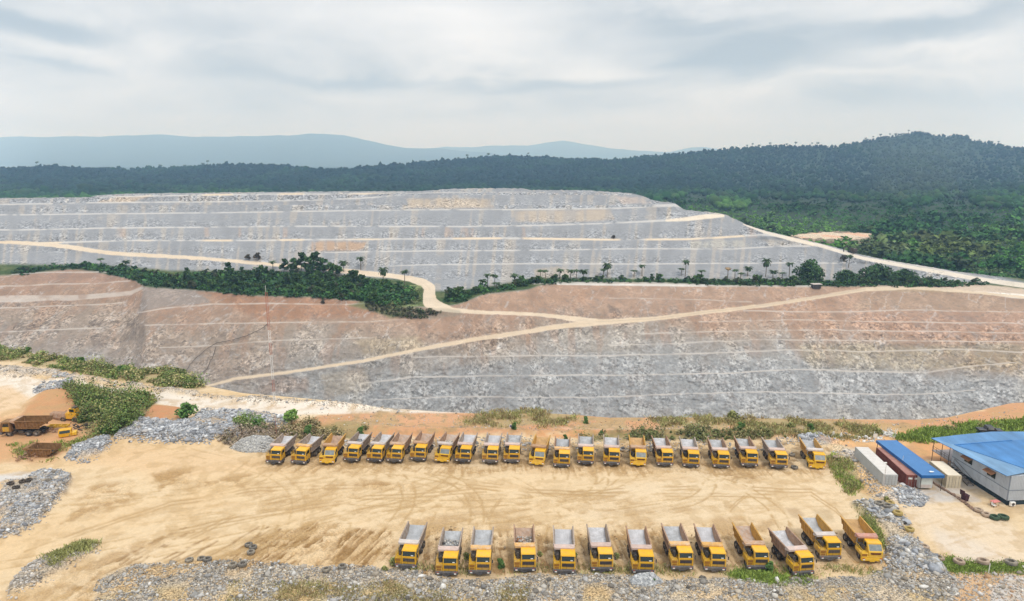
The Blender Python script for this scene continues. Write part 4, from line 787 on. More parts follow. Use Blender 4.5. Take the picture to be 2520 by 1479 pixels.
# trees on the strip between pit and heap: each its own
TPROTO = [tree_pair(7.5, 3.0, 420, .95, (.06, .125, .04), 9), tree_pair(6.0, 2.6, 380, .85, (.075, .14, .04), 8), tree_pair(9.0, 2.7, 420, .95, (.055, .105, .04), 9, low=.3), tree_pair(4.2, 2.5, 340, .8, (.065, .11, .035), 7, low=.2), tree_pair(5.5, 2.2, 300, .8, (.085, .10, .05), 7), tree_pair(3.0, 2.0, 260, .7, (.06, .12, .035), 6, low=.15)]
def palm_pair(h, r, seed, droop=1.0, dead=False):
    rg = np.random.default_rng(seed); m = MB(); pts = [(0, 0, -.4), (.1, .05, h * .4), (.05, .15, h * .75), (0, .1, h)]
    for i in range(3): m.bar(pts[i], pts[i + 1], .22 - .03 * i, 7, .19 - .03 * i)
    tm = m.mesh('trunk', M['bark'])
    vs, fs, cs = [], [], []
    nf = 20
    for i in range(nf):
        a = i * 2.399 + rg.uniform(-.2, .2); e = rg.uniform(-.35, 1.25); ln = r * rg.uniform(.85, 1.15); pos_ = np.array([0, .1, h]); dirh = np.array([math.cos(a), math.sin(a), 0]); sd_ = np.array([-math.sin(a), math.cos(a), 0])
        seg = 6; el = e; prev = None; colf = np.array((.045, .075, .028)) * rg.uniform(.7, 1.35) if not dead else np.array((.30, .20, .10)) * rg.uniform(.7, 1.3)
        for k in range(seg + 1):
            wd = r * .17 * math.sin(math.pi * (.12 + .86 * k / seg)) + .02
            q = [pos_ + sd_ * wd * s_ - np.array([0, 0, abs(s_) * wd * .55]) + dirh * (.14 * r if (k % 2 and s_) else 0) * .4 for s_ in (-1, 0, 1)]
            o = len(vs); vs += q; cs += [colf] * 3
            if prev is not None: fs += [(prev, prev + 1, o + 1, o), (prev + 1, prev + 2, o + 2, o + 1)]
            prev = o; pos_ = pos_ + (dirh * math.cos(el) + np.array([0, 0, math.sin(el)])) * ln / seg; el -= .36 * droop * rg.uniform(.8, 1.2)
    return mesh_np('crown', vs, fs, M['leaf'], np.array(cs)), tm
PPROTO = [palm_pair(8.0, 3.2, 1), palm_pair(9.5, 3.0, 2), palm_pair(6.5, 3.4, 3), palm_pair(10.5, 2.8, 4), palm_pair(8, 2.6, 5, 1.5, True)]
def put_palm(xc, yc, yb, label, k=None, group='palms along the strip between pit and heap'):
    """xc,yc crown centre, yb base, in photo pixels"""
    b = far_pt(xc / K, yb / K); d = np.linalg.norm((b - np.array([0, 0, CAMZ])) @ np.array([[0], [CT], [-ST]]))
    h = max((yb - yc) / K * d / F_ / CT, 2.5); i = rng.integers(0, 4) if k is None else k; h0 = (8.0, 9.5, 6.5, 10.5, 8.0)[i]
    r = thing('palm_tree', label, 'palm', b, rng.uniform(0, 6.28), group); sxy = rng.uniform(1.15, 1.4); r.scale = (sxy, sxy, h / h0)
    link('crown', PPROTO[i][0], r); link('trunk', PPROTO[i][1], r); return r
R1 = lambda x, y: (x / 2.8, y / 2.8 + 740); R2 = lambda x, y: (x / 2.8 + 800, y / 2.8 + 740); R3 = lambda x, y: (x / 2.8 + 1650, y / 2.8 + 740); R4 = lambda x, y: (x / 2.917 + 2400, y / 2.917 + 740)
palms = [(R1, 910, 240, 300, 'small dark palm standing against the grey heap at far left'), (R1, 1135, 262, 320, 'lone round headed palm below the haul road at left'),
 (R2, 200, 262, 345, 'palm left of the tall tree clump above the haul road'), (R2, 830, 270, 355, 'palm just right of the tall tree clump, rising over the haul road'), (R2, 978, 235, 335, 'lone palm on the grey slope above the haul road'),
 (R2, 1180, 335, 470, 'tall spreading palm near the right end of the thicket'), (R2, 1375, 350, 500, 'tallest palm at the right tip of the thicket by the road bend'),
 (R2, 2065, 430, 490, 'broad palm leaning at left of the group right of the bend'), (R2, 2110, 380, 480, 'thin palm with tiny head right of the road bend'), (R2, 2180, 385, 500, 'bushy palm between thin palm and big rounded palm'), (R2, 2350, 385, 470, 'big rounded palm on the right strip beside the orange face'),
 (R2, 2195, 455, 500, 'short palm under the bushy palm right of the bend'),
 (R3, 205, 345, 415, 'left palm of a close pair before a sandy patch'), (R3, 245, 345, 415, 'right palm of a close pair before a sandy patch'), (R3, 375, 342, 410, 'single palm between the close pair and a dense palm row'), (R3, 470, 345, 415, 'leftmost palm of the dense row of three'), (R3, 520, 342, 415, 'middle palm of the dense row of three'), (R3, 590, 345, 420, 'rightmost palm of the dense row of three'),
 (R3, 795, 295, 400, 'tall dark palm with thick crown in the middle of the strip'), (R3, 760, 330, 400, 'low palm crowded against the tall dark palm'), (R3, 1040, 342, 400, 'short palm left of the feathery palm'), (R3, 1108, 300, 395, 'feathery palm with bent fronds in mid strip'), (R3, 1495, 262, 395, 'tall slim palm against the white bench line'),
 (R3, 1460, 325, 395, 'bare thin palm just left of the tall slim palm'), (R3, 1640, 342, 395, 'small lone palm left of the withered palm'), (R3, 1935, 338, 415, 'green palm right of the withered palm'), (R3, 1990, 368, 420, 'low palm at the foot of the withered palm'), (R3, 2055, 318, 395, 'slender palm with a small ball head'), (R3, 2210, 262, 400, 'tall palm with wide head left of the big round tree'), (R3, 2275, 350, 410, 'low palm in the bushes left of the big round tree'), (R3, 2360, 362, 410, 'squat palm beside the big round tree'), (R3, 2425, 282, 400, 'dark palm touching the big round tree'),
 (R4, 890, 222, 330, 'palm head rising over the wide tree clump at right')]
for f, x, y, yb, lab in palms:
    X, Y = f(x, y); put_palm(X, Y, f(x, yb)[1], lab)
X, Y = R3(1870, 325); put_palm(X, Y, R3(0, 415)[1], 'withered brown palm among the green ones on the strip', 4)
def put_strip_tree(x, y, k, s, label, name='broadleaf_tree', cat='tree', group=None, lift=0):
    r = put_tree(name, TPROTO[k], far_pt(x, y) - np.array([0, 0, .3]), s, rng.uniform(0, 6.28), label, cat, group); return r
TH_L = [(30, 672), (110, 660), (160, 652), (250, 656), (330, 668), (430, 684), (500, 676), (600, 674), (660, 672), (760, 680), (830, 684), (900, 694), (980, 708), (1020, 712), (1020, 740), (960, 752), (900, 742), (780, 733), (640, 727), (470, 711), (355, 704), (330, 688), (276, 675), (210, 662), (160, 660), (60, 672)]
TH_R = [(1095, 742), (1110, 722), (1200, 715), (1310, 692), (1400, 690), (1550, 690), (1700, 692), (1900, 696), (2050, 698), (2200, 696), (2300, 698), (2360, 704), (2250, 705), (2118, 702), (1860, 702), (1743, 700), (1688, 696), (1550, 693), (1384, 694), (1310, 700), (1250, 712), (1180, 722), (1130, 745)]
def fill(poly, n, small, lab, grp, jy=0):
    P = np.array(poly); c = 0
    while c < n:
        x = rng.uniform(P[:, 0].min(), P[:, 0].max()); y = rng.uniform(P[:, 1].min(), P[:, 1].max())
        if not inside(np.array([x]), np.array([y]), poly)[0]: continue
        k = rng.choice([3, 5, 1, 4], p=[.4, .4, .12, .08]) if rng.uniform() < small(x, y) else rng.choice([0, 1, 2, 4]); c += 1
        put_strip_tree(x, y, k, rng.uniform(.7, 1.25), lab[0 if k in (0, 1, 2) else 1], 'broadleaf_tree' if k in (0, 1, 2) else 'shrub', 'tree' if k in (0, 1, 2) else 'shrub', grp[0 if k in (0, 1, 2) else 1])
fill(TH_L, 200, lambda x, y: .92 if x < 430 else .45 if y < 725 else .8, ('leafy tree in the dense thicket left of the road bend', 'low green shrub in the dense thicket left of the road bend'), ('trees of the left thicket', 'shrubs of the left thicket'))
fill(TH_R, 150, lambda x, y: .93, ('leafy tree in the green strip right of the road bend', 'low green shrub in the green strip right of the road bend'), ('trees of the right strip', 'shrubs of the right strip'))
fill([(2060, 684), (2250, 690), (2400, 700), (2350, 706), (2060, 702)], 40, lambda x, y: 1.0, ('small tree at the right end of the green strip near the roads', 'low bush at the right end of the green strip near the roads'), ('small trees at the right end of the strip', 'bushes at the right end of the strip'))
def undergrowth(name, poly, n, r0, label, cols):
    P = np.array(poly, float); x = rng.uniform(P[:, 0].min(), P[:, 0].max(), n * 4); y = rng.uniform(P[:, 1].min(), P[:, 1].max(), n * 4); k = sdist(x, y, poly) + rng.normal(0, 2, n * 4) > 0; x, y = x[k][:n], y[k][:n]; m = len(x)
    p = far_pt(x, y); q = fbm(p, (14, 14, 14), 3, 211); r = r0 * rng.lognormal(0, .35, m) * (.7 + .8 * q); nl = 22; cen = np.repeat(p + np.stack([0 * r, 0 * r, r * .55], -1), nl, 0); d = rng.normal(size=(len(cen), 3)); d /= np.linalg.norm(d, axis=1)[:, None]; rr = np.repeat(r, nl)
    cen = cen + d * rr[:, None] * rng.uniform(.45, 1.05, (len(cen), 1)) * np.array([1.2, 1.2, .8]); cb = np.array(cols)[rng.integers(0, len(cols), m)] * rng.uniform(.65, 1.35, (m, 1)); V, Fc, Cc = leaves(cen, rr * .62, np.clip(np.repeat(cb, nl, 0) * rng.uniform(.6, 1.4, (len(cen), 1)), .01, .5), up=.5)
    return link(name, mesh_np(name, V, Fc, M['far_leaf'], Cc), kind='stuff', label=label)
UG = [(.042, .105, .03), (.032, .085, .028), (.06, .14, .035), (.036, .08, .032)]
undergrowth('undergrowth', TH_L, 2600, 1.35, 'dense green undergrowth of the left thicket', UG); undergrowth('undergrowth', TH_R, 1500, 1.1, 'dense green undergrowth of the strip right of the road bend', UG)
undergrowth('undergrowth', [(2060, 684), (2250, 690), (2420, 702), (2350, 707), (2060, 703)], 300, 1.1, 'low green undergrowth at the right end of the strip', UG); undergrowth('undergrowth', [(960, 720), (1035, 715), (1035, 745), (1005, 752), (900, 745)], 260, .7, 'light green weeds on the slope beside the road bend', [(.11, .15, .05), (.14, .16, .07), (.09, .13, .04)]); undergrowth('undergrowth', [(900, 745), (1000, 758), (1090, 768), (1040, 785), (960, 778), (910, 765)], 260, .7, 'dark scrub hanging below the road bend on the pit rim', [(.06, .085, .035), (.09, .10, .05), (.12, .11, .07)])
# taller individuals
for x, y, k, s, lab in ((700, 676, 2, 1.35, 'dark tree above the haul road, leftmost of the tall clump'), (722, 672, 0, 1.5, 'round dark tree, second from left in the tall clump over the haul road'), (742, 673, 2, 1.8, 'tallest dark tree in the left half of the clump over the haul road'), (760, 676, 0, 1.9, 'broad tree in the middle of the clump over the haul road'), (778, 674, 2, 1.8, 'tall tree just right of the middle of the clump over the haul road'), (797, 678, 0, 1.8, 'tree with wide crown right of the tall one in the clump over the haul road'), (815, 680, 1, 1.8, 'tree with flat crown near the right of the clump over the haul road'), (832, 682, 1, 1.5, 'rightmost tree of the tall clump over the haul road')):
    put_strip_tree(x, y, k, s, lab, group='tall clump over the haul road')
BIGP = [tree_pair(14, 10.5, 2400, 1.25, (.065, .13, .042), 20, .35, .18, .8), tree_pair(12, 12.5, 2600, 1.25, (.055, .108, .04), 22, .3, .16, .75)]
for x, y, k, s, lab in ((1990, 689, 0, 1.0, 'big round green tree standing alone at the right of the strip'), (2085, 693, 1, .85, 'wide dark tree just right of the big round tree'), (2150, 692, 1, 1.05, 'widest dark tree in the middle of the right clump'), (2215, 696, 1, .92, 'dark spreading tree at the right end of the clump')):
    put_tree('broadleaf_tree', BIGP[k], far_pt(x, y) - np.array([0, 0, .4]), s, rng.uniform(0, 6), lab, 'tree')
DEADP = tree_pair(4.5, 2.6, 260, .8, (.10, .085, .06), 7, low=.15)
for x, y, s, lab in ((612, 638, 1.0, 'grey leafless shrub on the heap, left of a pair'), (637, 639, 1.25, 'grey leafless shrub on the heap, right of a pair'), (2075, 642, 1.1, 'dry brown shrub at the right foot of the heap'), (1510, 587, .7, 'dark shrub on the bench line of the heap'), (795, 748, .6, 'small dark bush on the orange rim of the pit')):
    put_tree('shrub', DEADP, far_pt(x, y) - np.array([0, 0, .2]), s, 1.0, lab, 'shrub')
# skyline palms on the wooded hill
for x in (1838, 1852, 1868, 1895, 1908, 1921, 1936, 1958, 1998, 2012, 2130, 2148, 2166, 2172, 2190, 2204, 2222, 2236, 2410, 2440, 2456, 500, 512, 455, 92, 395, 1128, 1150, 1202, 1300):
    r = thing('palm_tree', 'tiny palm standing up on the skyline of the wooded hills', 'palm', hill_pt(np.array([float(x)]), np.array([float(interp(x, RID)) + 1.5]))[0], rng.uniform(0, 6), 'palms on the skyline'); s = rng.uniform(1.1, 1.7); r.scale = (s * 1.9, s * 1.9, s * 1.5)
    i = int(rng.integers(0, 4)); link('crown', PPROTO[i][0], r); link('trunk', PPROTO[i][1], r)

# broken stone lying in the yard
def stones(name, poly, n, rmin, rmax, label, cols, pw=2.6, grow=0, lift=0.0):
    P = np.array(poly, float); m = int(n * 4); x = rng.uniform(P[:, 0].min() - 6, P[:, 0].max() + 6, m); y = rng.uniform(P[:, 1].min() - 6, P[:, 1].max() + 6, m)
    d = sdist(x, y, poly) + rng.normal(0, 4, m); k = (d > -grow) & (fbm(gp(x, y, 0), (4, 4, 4), 3, 205) + rng.normal(0, .07, m) > .42 + .09 * sstep(y, 1438, 1462) * (y > 1430)); x, y = x[k][:n], y[k][:n]; n = len(x)
    p = ground_at(x, y); r = np.minimum(rmin * 1.25 * rng.uniform(.0005, 1, n) ** -.29, rmax)
    cb = np.array(cols)[rng.integers(0, len(cols), n)] * rng.uniform(.55, 1.4, (n, 1))
    r3 = np.stack([r * rng.uniform(.6, 1.5, n), r * rng.uniform(.6, 1.5, n), r * rng.uniform(.4, .9, n)], -1)
    p[:, 2] += r3[:, 2] * .35
    V, Fc, Cc = blobs(ICO1S, p, r3, cb, .32, .08)
    return link(name, mesh_np(name, V, Fc, M['stone'], Cc), kind='stuff', label=label)
GR = [(.36, .355, .35), (.30, .30, .305), (.45, .44, .42), (.40, .36, .31), (.24, .235, .23)]; TANS = [(.42, .36, .29), (.36, .33, .30), (.50, .45, .39), (.30, .26, .21), (.40, .38, .36)]
BL = [(.36, .37, .385), (.29, .30, .32), (.47, .475, .48), (.40, .385, .375), (.22, .225, .24)]
GRT = [(.34, .315, .28), (.28, .255, .22), (.42, .39, .345), (.47, .45, .42), (.20, .18, .155), (.38, .33, .265), (.30, .29, .28)]
stones('rubble', GRAVEL['bottom'], 24000, .07, .5, 'broken grey and tan rubble along the near edge of the yard', GRT, 3.0)
stones('rubble', GRAVEL['right'], 4600, .09, .8, 'coarse grey rubble bank right of the front row of trucks', GRT + BL, 2.6)
stones('rubble', GRAVEL['bank'], 1500, .07, .36, 'low stony bank at the lower left of the yard', TANS, 2.4)
stones('rubble', GRAVEL['leftmound'], 5500, .08, .5, 'grey rubble mound at the left edge of the yard', BL + TANS, 2.2)
stones('rubble', GRAVEL['ridge'], 9000, .11, .6, 'blue grey rock ridge behind the left of the yard', BL, 2.0)
stones('rubble', GRAVEL['spill'], 2200, .08, .45, 'grey rock spill between ridge and wrecked tipper body', BL, 2.2)
stones('rubble', GRAVEL['pile'], 1100, .12, .55, 'pale blue grey rock pile beside the haul road', BL, 2.0)
stones('rubble', GRAVEL['strip'], 1300, .07, .5, 'stony strip between yard and shipping containers', GR + TANS, 2.6)
stones('rubble', GRAVEL['berm'], 4500, .10, .45, 'stony berm along the far side of the pale haul road', TANS, 2.2)
stones('rubble', GRAVEL['behind'], 800, .12, .7, 'grey rock heap behind the right end of the back row', BL, 2.2)
stones('rubble', [(700, 1076), (1960, 1082), (1960, 1110), (700, 1104)], 2600, .08, .5, 'loose stones and clods between and behind the back row trucks', GR + TANS, 2.6)
stones('rubble', [(1000, 1300), (2050, 1300), (2180, 1400), (1000, 1410)], 1100, .05, .28, 'clods of earth scattered around the front row trucks', [(.42, .30, .16), (.34, .22, .11), (.5, .38, .24)], 3)
stones('rubble', [(2330, 1410), (2550, 1400), (2550, 1500), (2340, 1500)], 1500, .06, .45, 'brown stones on the orange bank at the lower right corner', TANS + [(.45, .28, .16)], 2.6)
stones('rubble', [(660, 1030), (1000, 1010), (2000, 1040), (2500, 1010), (2500, 1060), (1990, 1078), (900, 1060)], 2200, .06, .4, 'loose stones on the orange ground beyond the back row', TANS + [(.5, .32, .19)], 3)
stones('rubble', [(2200, 1216), (2235, 1205), (2290, 1225), (2270, 1245), (2215, 1245)], 700, .1, .6, 'pale rocks heaped in front of the white container', BL, 2.2)
stones('rubble', [(2040, 1070), (2190, 1062), (2200, 1078), (2110, 1086), (2050, 1080)], 260, .12, .7, 'white stones lining the edge above the orange bank', [(.6, .58, .54), (.5, .48, .45)], 2.2)
for (poly, n, h, lab) in (([(568, 1104), (590, 1088), (625, 1078), (660, 1080), (690, 1092), (670, 1112), (600, 1114)], 3500, 2.2, 'cone of fine grey gravel beside the leftmost back row truck'), ([(1965, 1422), (2010, 1414), (2050, 1420), (2060, 1440), (1960, 1440)], 0, .6, 'x'), ([(1550, 1432), (1570, 1420), (1610, 1420), (1630, 1438), (1600, 1448), (1555, 1446)], 1400, 1.0, 'small heap of blue grey crushed stone in front of the front row')):
    if not n: continue
    P = np.array(poly); x = rng.uniform(P[:, 0].min(), P[:, 0].max(), n * 3); y = rng.uniform(P[:, 1].min(), P[:, 1].max(), n * 3); d = sdist(x, y, poly); k = d > 0; x, y, d = x[k][:n], y[k][:n], d[k][:n]
    p = ground_at(x, y); p[:, 2] += h * np.clip(d / d.max(), 0, 1) ** .8; r = rng.uniform(.10, .26, len(x)); cc = np.array(GR[:3] if n > 2000 else BL)[rng.integers(0, 3, len(x))] * rng.uniform(.75, 1.25, (len(x), 1)) * np.array([1.0, .99, .96])
    V, Fc, Cc = blobs(ICO1S, p, np.stack([r, r, r * .8], -1), cc, .2, .05)
    o = link('gravel_heap', mesh_np('gravel_heap', V, Fc, M['stone'], Cc), label=lab, cat='gravel heap')

# grass and scrub
def tufts(name, poly, n_, h0, h1, cols, label, wid=.16, nb=8, spread=.45, lean=.42):
    n = int(n_ * 1.5); P = np.array(poly, float); x = rng.uniform(P[:, 0].min() - 4, P[:, 0].max() + 4, n * 4); y = rng.uniform(P[:, 1].min() - 4, P[:, 1].max() + 4, n * 4)
    den = fbm(gp(x, y, 0), (3.5, 3.5, 3.5), 3, 201); k = (sdist(x, y, poly) + rng.normal(0, 4, n * 4) > 0) & (den + rng.normal(0, .06, n * 4) > .45); x, y = x[k][:n], y[k][:n]; n = len(x); wid = wid * .5
    p = np.repeat(ground_at(x, y), nb, 0); m = len(p); h = np.repeat(rng.uniform(h0, h1, n), nb) * rng.uniform(.5, 1.1, m)
    p = p + np.stack([rng.normal(0, spread, m), rng.normal(0, spread, m), np.full(m, -.05)], -1); a = rng.uniform(0, 6.28, m); wv_ = np.stack([np.cos(a), np.sin(a), 0 * a], -1) * (wid * (.5 + h))[:, None]
    tip_ = p + np.stack([rng.normal(0, lean, m) * h, rng.normal(0, lean, m) * h, h], -1); mid_ = p * .45 + tip_ * .55
    V = np.stack([p - wv_ * .5, p + wv_ * .5, mid_ + wv_ * .6, tip_, mid_ - wv_ * .6], 1).reshape(-1, 3); Fq = np.arange(m * 5).reshape(m, 5)
    c = 1.6 * np.repeat(np.array(cols)[rng.integers(0, len(cols), n)] * rng.uniform(.7, 1.3, (n, 1)), nb, 0) * rng.uniform(.75, 1.25, (m, 1))
    return link(name, mesh_np(name, V, Fq, M['grassy'], np.repeat(c, 5, 0)), kind='stuff', label=label)
def leafmass(name, poly, n, r0, label, cols, ls=.34, nl=60, sq=.8):
    P = np.array(poly, float); x = rng.uniform(P[:, 0].min() - 4, P[:, 0].max() + 4, n * 6); y = rng.uniform(P[:, 1].min() - 4, P[:, 1].max() + 4, n * 6); den = fbm(gp(x, y, 0), (6, 6, 6), 3, 221); k = (sdist(x, y, poly) + rng.normal(0, 3, n * 6) > 0) & (den + rng.normal(0, .06, n * 6) > .44); x, y = x[k][:n], y[k][:n]; m = len(x)
    p = ground_at(x, y); q = fbm(p, (7, 7, 7), 3, 223); r = r0 * rng.lognormal(0, .48, m) * (.25 + 1.4 * q); cen = np.repeat(p + np.stack([0 * r, 0 * r, r * .55 * sq], -1), nl, 0); d = rng.normal(size=(len(cen), 3)); d /= np.linalg.norm(d, axis=1)[:, None]; rr = np.repeat(r, nl)
    cen = cen + d * rr[:, None] * rng.uniform(.4, 1.1, (len(cen), 1)) * np.array([1.1, 1.1, sq]); cb = np.array(cols)[rng.integers(0, len(cols), m)] * rng.uniform(.65, 1.35, (m, 1)); V, Fc, Cc = leaves(cen, ls, np.clip(np.repeat(cb, nl, 0) * rng.uniform(.55, 1.5, (len(cen), 1)), .01, .6), up=.5)
    return link(name, mesh_np(name, V, Fc, M['leaf'], Cc), kind='stuff', label=label)
GG = [(.135, .19, .035), (.175, .225, .05), (.11, .15, .035), (.23, .235, .09)]; DG = [(.24, .20, .09), (.30, .25, .13), (.17, .165, .06), (.20, .145, .07)]
leafmass('scrub', GRASS['bank_left'], 900, .95, 'olive scrub on the near lip of the pit at left', [(.19, .23, .065), (.26, .26, .10), (.13, .19, .05), (.32, .27, .13)], .4, 46, .75)
leafmass('scrub', GRASS['thicket'], 620, 1.25, 'tall tangled scrub behind the wrecked machines', [(.13, .18, .045), (.17, .20, .06), (.21, .19, .075), (.095, .15, .04)], .36, 80, 1.15)
for k, n, lab in (('edge1', 500, 'dry grass on the pit edge behind the middle of the back row'), ('edge2', 550, 'dry grass on the pit edge right of middle'), ('edge3', 1000, 'dry grass and weeds behind the right of the back row')): tufts('grass', GRASS[k], n, .3, .9, DG + [GG[3]], lab, .25)
leafmass('scrub', GRASS['reeds'], 230, .6, 'tall weeds growing close behind the back row', [(.17, .18, .065), (.26, .23, .11), (.12, .145, .05)], .3, 40, 1.2); tufts('grass', GRASS['green_right'], 2200, .4, 1.2, GG[:3], 'bright green grass behind the blue roofed buildings', .28)
leafmass('scrub', GRASS['behind_left'], 260, .6, 'brown weeds behind the left of the back row', [(.30, .23, .12), (.36, .28, .16), (.20, .19, .08)], .3, 34, .9); tufts('grass', GRASS['low'], 800, .2, .6, GG[:2], 'bright green grass below the front row of trucks', .2); tufts('grass', GRASS['corner'], 1100, .12, .42, GG[:3], 'green grass around the half buried tyres at lower right', .22)
tufts('grass', GRASS['tuft1'], 420, .3, .9, [GG[1], GG[3], DG[0]], 'weeds on the bank between yard and containers', .22); tufts('grass', GRASS['tuft2'], 420, .3, .8, [GG[3], DG[2], GG[1]], 'weeds along the edge of the coarse rubble bank', .2); tufts('grass', GRASS['bank_low'], 350, .3, .7, [DG[2], GG[3]], 'olive weeds on the low stony bank', .2)
tufts('grass', GRASS['front'], 800, .15, .5, DG, 'dry weeds among the rubble at the near edge', .2); leafmass('scrub', GRASS['ridge_foot'], 110, .6, 'green weeds at the foot of the rock ridge', [(.15, .22, .06), (.20, .26, .08)], .3, 40); leafmass('scrub', [(540, 1085), (590, 1062), (680, 1055), (720, 1070), (640, 1080), (570, 1100)], 220, .7, 'grey brown dead weeds above the gravel cone', [(.33, .25, .18), (.38, .30, .23), (.25, .21, .13)], .28, 40)
tufts('scrub', [(20, 1095), (60, 1135), (130, 1130), (160, 1105), (230, 1075), (150, 1090)], 260, .3, .8, [GG[0], DG[0]], 'weeds around the wrecked tipper body', .25)
tufts('grass', [(1000, 1395), (2100, 1395), (2200, 1412), (1000, 1412)], 330, .2, .7, [GG[3], DG[0], DG[2]], 'sparse weeds under the bumpers of the front row', .2)
# single bushes and small trees near the yard
BUSH = [tree_pair(3.6, 2.3, 900, .42, (.12, .225, .06), 12, .12, .2, .85), tree_pair(3.8, 2.2, 800, .42, (.23, .37, .085), 11, .14, .3, .85), tree_pair(2.2, 1.2, 700, .30, (.10, .18, .05), 8, .08, .15, 1.0), tree_pair(1.5, 1.4, 380, .3, (.29, .30, .11), 8, .06, .1, .8)]
BLIST = [(463, 1037, 0, 1.0, 'dense dark green bush on the red earth behind the rock ridge'), (716, 1046, 1, .95, 'bright light green young tree beside the pale haul road'), (630, 1056, 0, .55, 'mid green bush at the foot of the rock ridge'), (590, 1052, 3, .9, 'low olive bush left of the bush at the ridge foot'), (761, 1076, 2, 1.15, 'upright dark bush behind the second back row truck'), (889, 1073, 2, .95, 'upright dark bush behind the fourth back row truck'),
 (1267, 1066, 2, .7, 'slim green sapling beside the small round sign'), (1440, 1040, 2, .7, 'little dark sapling on the pit edge above the middle'), (1800, 1030, 3, 1.3, 'yellowish bush on the pit edge at right'), (1822, 1062, 2, .9, 'dark green bush behind the right of the back row'), (1877, 1062, 3, .8, 'small low bush right of the dark green bush'), (1994, 1060, 2, .75, 'round dark bush on the dry grass at right'), (1945, 1052, 3, .9, 'yellow green bush on the dry grass at right'), (2160, 1068, 3, .8, 'small bush above the orange bank near the white stones'), (2330, 1062, 3, 1.1, 'bush in the green grass behind the large building'), (2410, 1052, 3, 1.0, 'bush in the green grass above the blue roof'),
 (1895, 1408, 2, .8, 'leafy weed bush below the fourth truck from the right'), (966, 1385, 3, .75, 'dark bush left of the leftmost front row truck'), (1230, 1396, 2, .62, 'green weed between third and fourth front row trucks'), (1150, 1372, 3, .55, 'dark weed between second and third front row trucks'), (1327, 1365, 3, .5, 'dead weed right of the fourth front row truck'), (1415, 1368, 3, .5, 'dead weed right of the fifth front row truck'), (1520, 1372, 3, .5, 'dead weed right of the sixth front row truck'), (1608, 1440, 2, .35, 'small weed in the rubble below the seventh truck'), (945, 1408, 3, .5, 'small green weed at the edge of the rubble by the leftmost front truck'), (212, 955, 3, .8, 'dry twiggy bush on the berm of the haul road'), (340, 988, 3, 1.2, 'yellowish bush at the right of the tall scrub'), (375, 995, 3, 1.0, 'dry yellow bush overlooking the red earth'), (265, 1066, 0, .6, 'dark green bush at the lower end of the tall scrub'), (270, 1000, 0, .7, 'green bush in the middle of the tall scrub'), (225, 985, 3, 1.1, 'olive bush at the upper left of the tall scrub'),
 (300, 1035, 0, .55, 'dark bush low in the tall scrub'), (70, 868, 2, .9, 'dark sapling on the near lip of the pit at far left'), (200, 893, 0, .55, 'green bush on the near lip of the pit at left'), (300, 915, 0, .6, 'dark green bush in the middle of the left lip scrub'), (400, 930, 3, 1.2, 'olive bush at the right end of the left lip scrub'), (2180, 1235, 3, .6, 'green weed at the near end of the stony strip'), (1480, 1072, 2, .5, 'dark weed behind the middle of the back row'), (1390, 1080, 2, .5, 'weed between two trucks in the middle of the back row')]
for x, y, k, s, lab in BLIST:
    put_tree('young_tree' if k == 1 else 'bush', BUSH[k], ground_at(float(x), float(y)) - np.array([0, 0, .1]), s * 1.12, rng.uniform(0, 6), lab, 'tree' if k == 1 else 'bush')
# ------------------------------------------------------------------ dump trucks
M['yellow'] = mat_plain('yellow_paint', (.60, .335, .012), .18, 1.2, .55, .3, 0, .65, (.40, .28, .14), .55)
M['yellow_clean'] = mat_plain('yellow_roof_paint', (.76, .40, .008), .13, .9, .5, .35, 0, .4, (.54, .36, .14), .2)
M['old_yellow'] = mat_plain('old_yellow_paint', (.72, .43, .02), .14, 1.2, .5, .35, 0, .35, (.55, .40, .2), .3)
M['dark'] = mat_plain('dark_steel', (.035, .033, .032), .3, 2, .7, .3, 0, .5, (.20, .15, .10))
M['bumper'] = mat_plain('grey_bumper', (.075, .073, .078), .2, 2, .6, .3, 0, .4, (.22, .18, .14))
M['glass'] = mat_plain('cab_glass', (.012, .022, .018), .2, 1, .12, .6)
M['old_glass'] = mat_plain('dusty_sheen_glass', (.16, .18, .18), .25, 1, .3, .5, 0, .4, (.4, .38, .33))  # grey base is a painted reflection, with pale dust over it
M['grille'] = mat_plain('grille', (.05, .042, .045), .3, 3, .6, .3, 0, .4, (.2, .15, .09)); M['brown_grille'] = mat_plain('brown_grille', (.13, .045, .018), .3, 3, .7, .2)
M['rubber'] = mat_plain('rubber', (.045, .042, .040), .25, 2, .9, .1, 0, .75, (.24, .18, .12))
M['rim'] = mat_plain('rim_steel', (.30, .28, .26), .2, 3, .6, .3, 0, .6, (.30, .23, .16))
M['lamp'] = mat_plain('lamp_glass', (.75, .74, .70), .05, 1, .2, .5)
M['body_rust'] = mat_plain('body_worn', (.32, .185, .11), .3, 1.2, .75, .2, 0, .55, (.40, .32, .26), .7)
M['body_grey'] = mat_plain('body_dusty', (.31, .235, .18), .28, 1.2, .8, .2, 0, .6, (.42, .38, .35), .65)
M['body_dark'] = mat_plain('body_dark_rust', (.22, .115, .045), .3, 1.2, .75, .2, 0, .5, (.34, .22, .12), .7)
M['body_ochre'] = mat_plain('body_ochre', (.50, .27, .055), .22, 1.2, .65, .25, 0, .4, (.42, .30, .17), .6)
